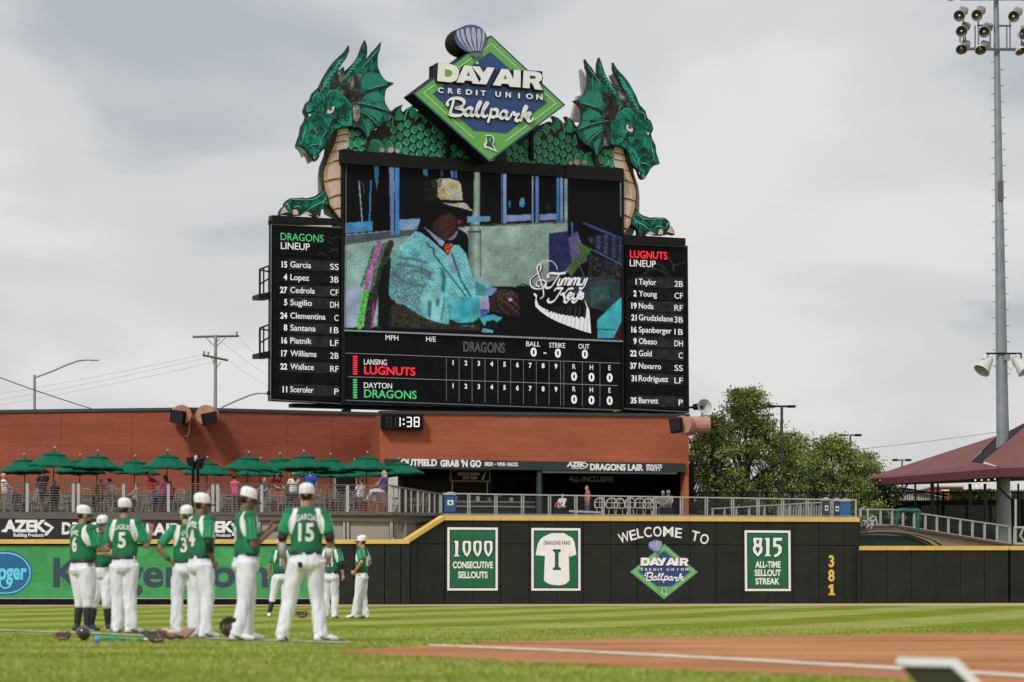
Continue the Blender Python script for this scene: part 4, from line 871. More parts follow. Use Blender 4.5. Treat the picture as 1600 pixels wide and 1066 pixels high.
# ---- the picture on the screen: a fine grid of lit cells coloured one by one
def screen_art():
    W_, H_ = 470, 290; X0, X1, Y0, Y1 = 62., 1508., 50., 975.
    xs_ = X0+(np.arange(W_)+.5)/W_*(X1-X0); ys_ = Y0+(np.arange(H_)+.5)/H_*(Y1-Y0)
    GX, GY = np.meshgrid(xs_, ys_); im = np.zeros((H_, W_, 3)); rg = np.random.default_rng(5)
    fine = rg.normal(0, 1, (H_, W_))
    def inside(P):
        c = np.zeros(GX.shape, bool); n = len(P)
        for i in range(n):
            x1, y1 = P[i]; x2, y2 = P[(i+1) % n]
            if y1 == y2: continue
            k = ((y1 > GY) != (y2 > GY)) & (GX < (x2-x1)*(GY-y1)/(y2-y1)+x1); c ^= k
        return c
    def fill(P, col, n=0., g=None):
        m = inside(P); c = np.array(col, float)/255
        v = np.ones(GX.shape) if g is None else g
        for k in range(3): im[..., k][m] = np.clip(c[k]*v[m] + n*fine[m]*.5, 0, 1)
        return m
    def ln(P, wd, col, n=0.):
        c = np.array(col, float)/255; m = np.zeros(GX.shape, bool)
        for (x1, y1), (x2, y2) in zip(P[:-1], P[1:]):
            L2 = (x2-x1)**2+(y2-y1)**2+1e-9; t_ = np.clip(((GX-x1)*(x2-x1)+(GY-y1)*(y2-y1))/L2, 0, 1)
            m |= np.hypot(GX-(x1+t_*(x2-x1)), GY-(y1+t_*(y2-y1))) < wd/2
        for k in range(3): im[..., k][m] = np.clip(c[k]+n*fine[m]*.5, 0, 1)
    im[:] = np.array([6, 7, 9])/255
    fill([(205,60),(290,60),(290,420),(205,420)], (3,3,4))
    fill([(640,385),(1225,362),(1225,620),(1080,700),(740,690),(700,420)], (150,172,160), .10, 1.05-.0003*(GX-640)-.0003*(GY-385))
    fill([(62,470),(430,415),(420,560),(330,900),(62,908)], (128,158,150), .12, 1.1-.0006*np.abs(GX-120))
    fill([(62,720),(130,660),(150,905),(62,905)], (150,165,185), .1)
    ln([(240,470),(205,590),(170,700)], 26, (176,96,168), .35); ln([(215,490),(180,600),(150,690)], 16, (70,120,70), .4); ln([(272,480),(232,600),(205,760)], 34, (84,98,84), .35); ln([(178,720),(155,800),(140,905)], 26, (70,180,40), .4); ln([(200,730),(180,820),(172,905)], 20, (30,34,30), .5)
    ln([(300,470),(250,620),(215,760),(190,905)], 34, (40,45,40), .15); ln([(215,780),(205,905)], 12, (140,45,120), .2); ln([(250,700),(240,905)], 14, (35,90,45), .2)
    fill([(300,540),(260,600),(235,700),(240,905),(330,905),(320,600)], (12,16,12), .05)
    fill([(62,425),(440,392),(428,425),(62,478)], (72,80,84), .06); ln([(62,425),(440,392)], 5, (150,160,165), .05)
    fill([(62,362),(205,352),(207,405),(62,418)], (62,132,175), .1)
    fill([(345,345),(460,338),(440,388),(345,402)], (120,150,175), .06)
    fill([(290,62),(318,62),(322,425),(300,425)], (105,125,160), .05); fill([(320,62),(344,62),(347,425),(324,425)], (60,125,185), .08); fill([(318,200),(321,200),(323,425),(319,425)], (10,30,60))
    fill([(210,58),(236,58),(236,120),(228,205),(216,120)], (40,105,130), .08); fill([(468,75),(492,75),(492,120),(470,112)], (45,110,140), .08)
    fill([(560,82),(572,82),(572,120),(562,118)], (30,75,95)); fill([(612,82),(628,82),(628,128),(616,128)], (70,120,170)); fill([(632,82),(648,82),(648,130),(634,130)], (60,110,160))
    ln([(134,145),(152,352)], 7, (150,170,160), .1); ln([(134,146),(158,160),(160,210)], 6, (35,65,120), .1); ln([(196,145),(190,352)], 9, (60,120,180), .1)
    fill([(735,88),(768,90),(766,640),(706,640),(706,420),(732,300)], (128,146,134), .05, 1.15-.012*np.abs(GX-748)); ln([(739,92),(737,300)], 7, (95,150,70), .06); ln([(704,410),(768,410)], 9, (60,70,66)); ln([(770,400),(772,640)], 4, (30,35,34))
    for a, b, c_ in ((878,884,(60,110,160)),(886,904,(125,150,185)),(1036,1048,(120,145,180)),(1056,1074,(85,120,170)),(1168,1182,(60,110,165)),(1186,1200,(110,140,175)),(1206,1226,(120,138,140))):
        fill([(a,100),(b,100),(b,366),(a,366)], c_, .05)
    fill([(902,322),(1034,318),(1034,350),(902,358)], (128,145,190), .05); fill([(1076,318),(1166,314),(1166,346),(1076,350)], (120,135,180), .05)
    ln([(870,374),(1226,356)], 9, (90,100,92)); fill([(700,328),(820,328),(822,354),(700,362)], (90,150,180), .08); ln([(640,380),(870,368)], 6, (60,66,60))
    fill([(972,250),(985,228),(998,232),(1003,262),(992,282),(972,276)], (70,140,190), .1); fill([(912,258),(924,240),(930,262),(920,290)], (50,100,140), .1); fill([(1118,275),(1128,265),(1132,290),(1120,298)], (25,45,65))
    # stand, crowd and instruments on the right
    fill([(1228,125),(1500,146),(1500,420),(1300,372),(1228,370)], (9,10,12)); ln([(1502,150),(1502,330)], 5, (120,140,150))
    fill([(1125,418),(1228,405),(1250,600),(1125,640)], (34,40,78), .08); fill([(1228,440),(1275,405),(1330,560),(1250,600)], (96,84,130), .14); fill([(1262,450),(1355,500),(1240,645),(1215,600),(1290,520)], (64,96,52), .12)
    ln([(1310,365),(1506,445)], 13, (48,78,115), .05); ln([(1360,505),(1506,580)], 11, (50,88,110), .05); ln([(1246,362),(1250,430)], 10, (60,110,150), .05)
    m = inside([(1320,440),(1440,420),(1506,460),(1506,570),(1380,500)])
    im[m] = np.clip(np.array([62,66,96])/255*(.7+.3*np.sin(GX[m]*.16)[:, None]) + .1*fine[m][:, None], 0, 1)
    for q in range(5): ln([(1330+q*38,436),(1342+q*38,480)], 5, (14,14,20))
    m = inside([(1340,520),(1506,585),(1506,650),(1360,690),(1330,640)])
    im[m] = np.clip(.10+.16*fine[m][:, None]*np.array([1.,1.,1.15]), 0, .55)
    fill([(1235,640),(1330,640),(1500,660),(1500,740),(1440,830),(1330,800),(1235,700)], (44,58,66), .12); fill([(1340,700),(1440,690),(1440,760),(1345,790)], (52,80,76), .1)
    fill([(1375,868),(1506,745),(1506,870),(1462,962),(1380,962)], (60,170,178), .12); ln([(1378,915),(1470,920)], 4, (10,40,44)); fill([(1462,962),(1506,870),(1506,975),(1462,975)], (70,16,28), .08)
    ln([(1275,560),(1310,640)], 4, (90,140,130)); ln([(1100,570),(1140,560),(1165,590),(1180,640)], 3, (170,180,180))
    # the seated man
    def zA(P): return [((590+x/7.61-520)*3.3333, (260+y/7.61-240)*3.3333) for x, y in P]
    def zB(P): return [((590+x/7.105-520)*3.3333, (380+y/7.105-240)*3.3333) for x, y in P]
    def dith(P, cols, prob, m2=None):
        m = inside(P) if m2 is None else m2; r_ = rg.random(GX.shape)
        for q, c_ in enumerate(cols):
            mm = m & (r_ < prob*(q+1)/len(cols)) & (r_ >= prob*q/len(cols))
            for k in range(3): im[..., k][mm] = np.clip(c_[k]/255*(1+.35*fine[mm]), 0, 1)
    def soft(P, col, amt, w=9):                           # soft edged dab
        m = inside(P).astype(float)
        for _ in range(w): m = (m+np.roll(m,1,0)+np.roll(m,-1,0)+np.roll(m,1,1)+np.roll(m,-1,1))/5
        for k in range(3): im[..., k] = im[..., k]*(1-m*amt)+col[k]/255*m*amt
    fill([(290,905),(300,790),(330,780),(560,870),(770,850),(775,935)], (30,30,24), .16); dith(zB([(160,700),(330,700),(700,900),(1100,900),(1140,960),(160,950)]), [(70,60,40),(50,75,60),(80,40,30)], .45)
    # head and hat
    fill(zA([(500,600),(520,200),(620,150),(760,430),(960,470),(1030,540),(1020,640),(1000,680),(970,700),(950,760),(900,830),(860,900),(800,900),(700,810),(600,740),(510,690)]), (7,6,6))
    soft(zA([(640,700),(700,620),(840,560),(930,600),(950,700),(930,790),(860,890),(790,880),(680,780)]), (66,40,34), .85, 12); dith(zA([(640,700),(700,620),(840,560),(930,600),(950,700),(930,790),(860,890),(790,880),(680,780)]), [(90,52,40),(40,24,26)], .35)
    fill(zA([(950,640),(985,635),(1000,665),(970,700),(950,680)]), (150,28,42), .2); fill(zA([(1000,640),(1025,650),(1030,680),(1005,690)]), (70,16,24), .1)
    fill(zA([(830,880),(900,830),(930,780),(960,760),(950,800),(920,860),(880,880)]), (120,130,150), .2)
    fill(zA([(540,200),(620,160),(700,148),(710,400),(560,420)]), (20,20,14), .06); dith(zA([(640,170),(720,150),(740,400),(660,330)]), [(70,80,30)], .3)
    fill(zA([(700,165),(740,145),(850,143),(960,175),(990,215),(1003,300),(1012,405),(760,412),(712,360),(712,260)]), (178,172,148), .16)
    dith(zA([(705,250),(800,280),(880,405),(760,410),(712,360)]), [(150,150,50),(140,140,70)], .45); dith(zA([(700,165),(760,150),(760,230),(712,260)]), [(40,44,18)], .5)
    soft(zA([(830,200),(900,180),(960,210),(930,255),(880,280),(850,250)]), (150,146,76), .7, 7)
    fill(zA([(690,400),(1015,405),(1020,430),(860,440),(740,425)]), (14,10,10)); fill(zA([(760,432),(870,445),(1020,432),(1070,455),(1080,480),(1140,535),(1100,530),(980,495),(860,470)]), (186,172,170), .16); dith(zA([(860,448),(980,442),(960,480),(870,468)]), [(170,170,50)], .7)
    # jacket
    JK = zB([(150,190),(260,20),(420,-130),(470,-120),(560,-60),(700,60),(780,140),(840,20),(900,20),(985,120),(1050,370),(1085,390),(1160,420),(1290,500),(1230,600),(1240,770),(1130,830),(1060,880),(900,890),(800,840),(790,905),(660,880),(520,830),(300,690),(150,620),(125,560)])
    fill(JK, (112,186,190), .13); mJ = inside(JK)
    soft(zB([(150,190),(220,60),(360,200),(420,420),(480,640),(520,830),(300,690),(150,620),(125,560)]), (78,128,128), .75, 10)
    dith(JK, [(140,205,205),(95,168,168)], .2); dith(zB([(170,200),(430,230),(620,330),(500,560),(380,720),(200,620),(150,400)]), [(100,100,84),(120,170,165),(76,118,118),(98,72,88)], .38)
    for P_ in ([(230,160),(400,180),(560,220)],[(230,230),(400,260),(600,330)],[(360,300),(500,330),(640,420)],[(160,330),(300,440),(520,480)]): soft(zB([(P_[0][0],P_[0][1]-10),(P_[1][0],P_[1][1]-14),(P_[2][0],P_[2][1]-6),(P_[2][0],P_[2][1]+14),(P_[1][0],P_[1][1]+14),(P_[0][0],P_[0][1]+10)]), (62,80,84), .7, 3)
    soft(zB([(480,620),(560,560),(690,520),(740,600),(745,680),(700,860),(600,840),(560,700)]), (140,200,198), .7, 5)
    for P_ in ([(690,260),(740,300),(760,420),(740,560),(700,520),(720,400)],[(560,640),(600,640),(590,830),(560,820)],[(650,620),(690,620),(680,700),(655,700)],[(735,600),(755,610),(745,700),(715,860),(700,860),(725,700)]): soft(zB(P_), (48,92,92), .85, 3)
    fill(zB([(760,600),(1140,600),(1130,830),(1060,880),(900,890),(800,840),(770,700)]), (66,166,176), .14); soft(zB([(780,610),(900,610),(940,680),(860,720),(790,680)]), (130,205,205), .7, 5); soft(zB([(860,640),(960,620),(1100,640),(1120,760),(900,760)]), (40,132,142), .35, 7)
    fill(zB([(1085,430),(1200,480),(1190,590),(1090,590)]), (70,140,134), .16)
    ln(zB([(540,0),(580,50),(625,60),(625,130),(980,590)]), 5, (26,50,56)); ln(zB([(830,130),(870,260),(930,420),(1030,590)]), 9, (40,92,98), .1)
    fill(zB([(770,130),(800,140),(860,260),(900,340),(870,330),(800,230)]), (160,160,190), .12); fill(zA([(540,715),(620,770),(800,900),(770,960),(740,940)]), (130,140,175), .14)
    fill(zB([(735,60),(760,10),(830,0),(820,60),(800,110),(765,130)]), (186,66,40), .3); dith(zB([(735,60),(760,10),(830,0),(820,60),(800,110),(765,130)]), [(110,20,16),(220,110,60)], .5)
    # cuffs and hands
    fill(zB([(1200,510),(1240,490),(1330,500),(1290,590),(1190,580)]), (110,140,190), .14); fill(zB([(1135,600),(1235,600),(1245,770),(1150,820)]), (165,160,196), .12); dith(zB([(1140,740),(1240,740),(1230,800),(1150,825)]), [(30,80,170),(70,60,150)], .7)
    fill(zB([(1240,620),(1290,560),(1330,510),(1400,505),(1500,525),(1620,600),(1700,700),(1660,830),(1560,820),(1400,790),(1280,770),(1245,740)]), (44,34,32), .16)
    dith(zB([(1300,540),(1400,515),(1500,540),(1600,620),(1500,700),(1350,640)]), [(88,74,50),(60,44,40)], .4)
    for P_ in ([(1400,620),(1560,720),(1600,800)],[(1380,680),(1500,790)],[(1500,600),(1640,700)],[(1330,720),(1420,790)]): ln(zB(P_), 7, (14,10,10))
    for P_ in ([(1420,650),(1540,760)],[(1490,640),(1590,740)],[(1370,720),(1450,790)]): ln(zB(P_), 5, (92,66,54), .2)
    fill(zB([(1450,620),(1490,610),(1500,640),(1460,650)]), (190,190,195), .1)
    fill([(960,690),(1030,690),(1120,900),(1000,935),(870,935),(880,870),(980,850)], (8,9,11), .03); ln([(960,705),(985,680),(1020,690),(1040,720)], 5, (20,24,26))
    fill(zB([(1130,830),(1280,790),(1390,830),(1330,880),(1290,860),(1210,870),(1190,930)]), (70,176,184), .16); fill(zB([(1145,990),(1170,940),(1290,970),(1280,1000)]), (110,170,190), .14); fill(zB([(1200,880),(1280,850),(1340,890),(1330,950),(1220,940)]), (10,26,28)); ln(zB([(935,920),(1060,925)]), 3, (60,160,165), .4)
    # hollow between chair and arm, rainbow edge of the picture at left
    fill([(1020,760),(1120,820),(1360,960),(1000,940)], (6,7,10)); fill([(300,905),(775,925),(775,935),(290,912)], (14,14,16))
    b = im.copy()
    for _ in range(1): b = (b+np.roll(b,1,0)+np.roll(b,-1,0)+np.roll(b,1,1)+np.roll(b,-1,1))/5
    big = rg.normal(0, 1, (H_//9+2, W_//9+2)); big = np.kron(big, np.ones((9, 9)))[:H_, :W_]
    for _ in range(14): big = (big+np.roll(big,2,0)+np.roll(big,-2,0)+np.roll(big,2,1)+np.roll(big,-2,1))/5
    im2 = b*(1+.055*big[..., None]/max(.01, big.std()))*(1-.16*rg.random((H_, W_, 1))) + .018*rg.normal(0, 1, (H_, W_, 3))*(b > .05)
    return np.clip(im2, 0, 1)
IMG = screen_art(); H_, W_ = IMG.shape[:2]
lim = np.where(IMG <= .04045, IMG/12.92, ((IMG+.055)/1.055)**2.4)
def zpx(x, y): return (520+x/3.3333, 240+y/3.3333)
c00, c10, c01, c11 = (538.8, 256.0), (972.0, 284.5), (538.8, 515.2), (972.0, 532.4)
# lit cells follow the rays of columns 538.8..972; rows are cut to the slanting frame
cu_ = [BP.uv(538.8+433.2*i/W_, 400, .06)[0] for i in range(W_+1)]
vr_ = [[BP.uv(538.8+433.2*i/W_, y, .06)[1] for y in (255.0, 532.5)] for i in range(W_+1)]
vv_ = np.zeros((H_+1, W_+1, 3))
for i in range(W_+1):
    a = i/W_; t0 = c00[1]+(c10[1]-c00[1])*a; t1 = c01[1]+(c11[1]-c01[1])*a
    ys_ = np.clip(255.0+277.5*np.arange(H_+1)/H_, t0, t1); z = vr_[i][0]+(vr_[i][1]-vr_[i][0])*(ys_-255.0)/277.5
    p = BP.W(cu_[i], 0, .06); vv_[:, i, 0] = p.x; vv_[:, i, 1] = p.y; vv_[:, i, 2] = z
ii = (np.arange(H_)[:, None]*(W_+1)+np.arange(W_)[None, :]).ravel()
fc_ = np.stack([ii, ii+1, ii+W_+2, ii+W_+1], 1)
def screen_mat():
    m = bpy.data.materials.new('video_screen'); m.use_nodes = True; t = m.node_tree; p = t.nodes['Principled BSDF']
    a = t.nodes.new('ShaderNodeVertexColor'); a.layer_name = 'cells'; t.links.new(a.outputs['Color'], p.inputs['Emission Color'])
    p.inputs['Base Color'].default_value = (.004,.004,.0045,1); p.inputs['Roughness'].default_value = .7; p.inputs['Specular IOR Level'].default_value = .1; p.inputs['Emission Strength'].default_value = .62; return m
sme = bpy.data.meshes.new('video_screen'); so_ = np.array(sb['_o'])
sme.from_pydata((vv_.reshape(-1, 3)-so_).tolist(), [], fc_.tolist()); sme.materials.append(screen_mat())
scr = bpy.data.objects.new('video_screen', sme); COL.objects.link(scr); scr.parent = sb
ca = scr.data.color_attributes.new('cells', 'FLOAT_COLOR', 'CORNER')
arr = np.ones((H_*W_, 4, 4), np.float32); arr[:, :, :3] = lim.reshape(-1, 1, 3); ca.data.foreach_set('color', arr.ravel())
# picture overlay: piano keys, clef, Jimmy Keys in script
def ZS(*pts): return [zpx(x, y) for x, y in pts]
def W4w(mb, strokes, wd, off, dep=.004, nib=.35, tf=zpx):
    for s_ in strokes: mb.stroke(BP, [tf(x, y) for x, y in s_], wd, off, dep, nib=nib)
KW = M('overlay_white', (.55,.52,.56), .6, .04, em=.35); KB = M('overlay_dark', (.01,.01,.012), .6)
build('overlay_keyboard', MB().pp(BP, [(780+x/5.465, 340+y/5.465) for x, y in ((292,650),(305,645),(325,665),(318,700),(335,745),(372,772),(440,800),(520,825),(600,838),(680,850),(740,850),(745,790),(738,740),(728,700),(770,790),(785,990),(700,965),(600,930),(500,890),(420,850),(350,800),(310,760),(305,720),(315,680),(300,668))], .068, .004), KW, sb)
def zC(x, y): return (780+x/5.465, 340+y/5.465)
t = MB()
for x0_, y0_, x1_, y1_, w_ in ((385,765,415,790,3),(415,770,395,800,6),(435,790,418,806,7),(455,770,428,808,8),(480,768,455,812,9),(508,765,478,818,10),(530,762,500,826,11),(555,762,528,828,12),(590,762,566,834,14),(612,762,598,836,15),(655,762,645,848,18),(690,760,682,854,19),(738,758,728,852,20)):
    t.stroke(BP, [zC(x0_, y0_), zC(x1_, y1_)], w_/5.465, .074, .004, sm=False)
for x0_, y0_, x1_, y1_ in ((440,830,425,862),(475,838,455,880),(515,840,492,895),(550,840,530,912),(585,846,566,925),(622,846,606,938),(655,860,642,950),(695,864,682,962),(728,862,718,972),(752,850,752,980)): t.stroke(BP, [zC(x0_, y0_), zC(x1_, y1_)], .4, .074, .004, sm=False)
build('overlay_black_keys', t, KB, sb)
t = MB()
clef = [[(352,690),(378,670),(372,600),(350,530),(330,470),(322,420),(340,398),(358,415),(350,455),(310,490),(270,525),(268,575),(300,605),(350,608),(388,585),(400,555),(378,535),(345,535),(318,555),(322,580),(340,590)],[(352,690),(362,682)],[(378,588),(400,560),(418,538)]]
W4w(t, clef, 2.3, .070, tf=zC)
ring_ = [(410+85*math.cos(a), 445+80*math.sin(a)) for a in [math.pi+.15+k*.27 for k in range(12)]]
t.stroke(BP, [zC(*p) for p in ring_], .7, .069, .004)
jim = [[(420,510),(418,488),(445,475),(500,480),(560,474)],[(520,476),(480,540),(445,590),(410,602),(395,590),(402,570)],[(518,522),(500,572),(516,576),(528,560)],[(528,560),(545,520),(530,574)],[(530,574),(555,524),(574,526),(558,574)],[(558,574),(584,524),(602,528),(586,572),(600,570)],
       [(600,570),(622,522),(606,574)],[(606,574),(634,524),(652,526),(636,574)],[(636,574),(662,524),(680,528),(664,572),(682,568)],[(694,520),(680,560),(692,574),(716,564),(732,524)],[(752,520),(728,580),(708,606),(690,604)],
       [(470,626),(490,606),(540,604)],[(540,604),(505,660),(470,710),(430,724),(414,706),(424,690)],[(626,606),(590,612),(560,645),(525,658)],[(545,650),(560,690),(556,716),(576,724),(592,704)],[(590,672),(616,660),(610,642),(590,655),(584,684),(602,696),(622,682)],[(640,648),(628,684),(642,696),(664,684),(676,650)],[(690,648),(668,702),(640,724),(624,716)],
       [(684,690),(712,690),(712,672),(694,660),(706,646),(716,655)],[(690,632),(700,642)]]
W4w(t, jim, 4.2, .0715, tf=zC)
ts = MB(); W4w(ts, [[(x+5, y+8) for x, y in s_] for s_ in jim+clef], 5.0, .064, tf=zC)
build('overlay_shadow', ts, KB, sb); build('overlay_lettering', t, KW, sb)
# structure below and beside the board
for x in (541, 640, 760, 885, 1050):
    build('support_post', MB().tube([BP.P(x, 640, -.7), BP.P(x, 668, -.7)], .22, 8), black, sb)
build('lower_beam', MB().pp(BP, [(458, 630), (1052, 645), (1052, 652), (458, 636)], -.3, .6), blackm, sb)
build('hinge', MB().rect(BP, 419, 611, 423, 617, -.1, .2), black, sb); build('hinge', MB().rect(BP, 421, 344, 425, 351, -.1, .2), black, sb)
# service balconies on the left edge
for lab, y in (('upper service balcony on the left edge of the scoreboard', 415.5), ('lower service balcony on the left edge of the scoreboard', 507.5)):
    bal = thing('service_balcony', lab, 'balcony', tuple(BP.P(415, y+50, -1.0)), 'service balconies on the scoreboard edge')
    q = lambda x, yy, o=-1.0: BP.P(x, yy, o)
    r = .035
    for a, b in (((405.5, y+5.5), (405.5, y+50)), ((420, y), (420, y+46)), ((405.5, y+5.5), (420, y)), ((405.5, y+29), (420, y+20)), ((412, y+3), (412, y+46)), ((420, y+7), (424, y+7)), ((420, y+26), (424, y+26)), ((404.5, y+50.5), (424, y+50.5))):
        build('rail', MB().tube([q(*a), q(*b)], r, 6), black, bal)
    for a, b in (((405.5, y+5.5), (405.5, y+50)), ((405.5, y+5.5), (424, y+9))):
        build('rail', MB().tube([q(a[0]+1, a[1]+1, -.2), q(b[0]+1, b[1]+1, -.2)], r, 6), black, bal)
    build('platform', MB().pp(BP, [(404.5, y+44), (420, y+41), (424, y+41), (424, y+51.5), (404.5, y+51.5)], -.2, .9), black, bal)
# ================================================================== DRAGONS
def pmat(name, base, dark, light, s=1.4):
    m = bpy.data.materials.new(name); m.use_nodes = True; t = m.node_tree; p = t.nodes['Principled BSDF']; nd = t.nodes.new; lk = t.links.new
    tcn = nd('ShaderNodeTexCoord'); n = nd('ShaderNodeTexNoise'); n.inputs['Scale'].default_value = s; n.inputs['Detail'].default_value = 7; n.inputs['Roughness'].default_value = .62; n.inputs['Distortion'].default_value = .6; lk(tcn.outputs['Object'], n.inputs['Vector'])
    r = nd('ShaderNodeValToRGB'); e = r.color_ramp.elements; e[0].position = .39; e[0].color = dark+(1,); e[1].position = .52; e[1].color = base+(1,); x = e.new(.70); x.color = light+(1,); lk(n.outputs['Fac'], r.inputs[0])
    hm = nd('ShaderNodeMapping'); hm.inputs['Scale'].default_value = (9, 9, 2.5); lk(tcn.outputs['Object'], hm.inputs[0]); h = nd('ShaderNodeTexNoise'); h.inputs['Scale'].default_value = 2.2; h.inputs['Detail'].default_value = 3; lk(hm.outputs[0], h.inputs['Vector'])
    hr = nd('ShaderNodeMapRange'); hr.inputs['From Min'].default_value = .38; hr.inputs['From Max'].default_value = .6; hr.inputs['To Min'].default_value = .5; hr.inputs['To Max'].default_value = 1.15; lk(h.outputs['Fac'], hr.inputs['Value'])
    sc = nd('ShaderNodeVectorMath'); sc.operation = 'SCALE'; lk(r.outputs[0], sc.inputs[0]); lk(hr.outputs[0], sc.inputs['Scale'])
    lk(sc.outputs[0], p.inputs['Base Color']); p.inputs['Roughness'].default_value = .55; p.inputs['Specular IOR Level'].default_value = .2; return m
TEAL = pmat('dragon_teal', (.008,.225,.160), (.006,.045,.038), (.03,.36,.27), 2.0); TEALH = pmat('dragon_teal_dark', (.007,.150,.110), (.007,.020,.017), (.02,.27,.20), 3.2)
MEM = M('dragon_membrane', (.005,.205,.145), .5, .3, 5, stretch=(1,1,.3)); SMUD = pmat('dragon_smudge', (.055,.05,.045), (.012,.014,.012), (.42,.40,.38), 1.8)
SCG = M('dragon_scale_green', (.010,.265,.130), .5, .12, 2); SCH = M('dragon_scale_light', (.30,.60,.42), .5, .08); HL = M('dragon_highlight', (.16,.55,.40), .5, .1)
PE = M('dragon_belly_pink', (.66,.47,.41), .6, .05); TAN = M('dragon_belly_tan', (.50,.33,.17), .6, .05); DK = M('dragon_outline', (.014,.010,.009), .6, .1); BKP = M('panel_back_steel', (.30,.28,.26), .6, .2)
EYW = M('dragon_eye', (.75,.66,.60), .4, .04); EYR = M('dragon_iris', (.40,.03,.03), .4, .04)
def z1(x, y): return (430+x/7.105, 50+y/7.105)
def z2(x, y): return (430+x/6.66, 190+y/6.66)
def z3(x, y): return (560+x/8, 130+y/8)
def inset(P, d):
    n = len(P); A = sum(P[i][0]*P[(i+1) % n][1]-P[(i+1) % n][0]*P[i][1] for i in range(n)); sgn = 1 if A > 0 else -1; o = []
    for i in range(n):
        p0 = Vector(P[i-1]); p1 = Vector(P[i]); p2 = Vector(P[(i+1) % n]); a = (p1-p0); b = (p2-p1)
        if a.length < 1e-6 or b.length < 1e-6: o.append(tuple(p1)); continue
        a.normalize(); b.normalize(); na = Vector((-a.y, a.x))*sgn; nb = Vector((-b.y, b.x))*sgn; m_ = na+nb
        if m_.length < .35: o.append(tuple(p1 - (a-b).normalized()*d*(-2.2 if False else 2.2))); continue
        m_ = m_/m_.length; k = 1/max(.38, m_.dot(na)); o.append(tuple(p1+m_*d*k))
    return o
HEAD = [z1(*p) for p in [(290,1050),(330,985),(345,930),(315,875),(345,790),(390,755),(415,680),(455,640),(480,622),(500,590),(530,520),(560,470),(600,405),(640,350),(690,295),(740,250),(780,210),(800,180),(820,145),(822,215),(805,255),(790,290),(765,325),(740,360),(715,400),(700,432),(735,412),(760,385),(770,440),(820,400),(870,350),(905,305),(930,260),(950,205),(965,160),(998,90),(1012,130),(1022,170),(1022,235),(1010,320),(1050,265),(1090,210),(1140,160),(1178,110),(1168,170),(1165,200),(1145,245),(1140,280),(1138,330),(1140,380),(1152,420),(1165,450),(1185,490),(1210,520),(1235,543),(1265,556),(1325,565),(1270,600),(1240,625),(1225,655),(1215,740),(1222,785),(1240,820),(1268,862),(1305,895)]] + [(610,181),(604,189),(597,196),(588,200),(580,206),(574,217),(567,205),(560,199),(552,197),(544,199),(534,199.5),(526,200.5),(521,207),(517,215.5),(515,224),(509,231),(502,236.5),(500,243),(497,249),(492.5,251),(488,247),(483,240),(480,235),(474,230),(463,227),(466,218),(469,210),(470,203)]
def mirR(p): return (1032-(p[0]-462)*.88, 95+(p[1]-68)*1.015)
def mirB(p): return (1032-(p[0]-462)*.88, p[1]+19.5+(p[0]-600)*-.02)
def idn(p): return p
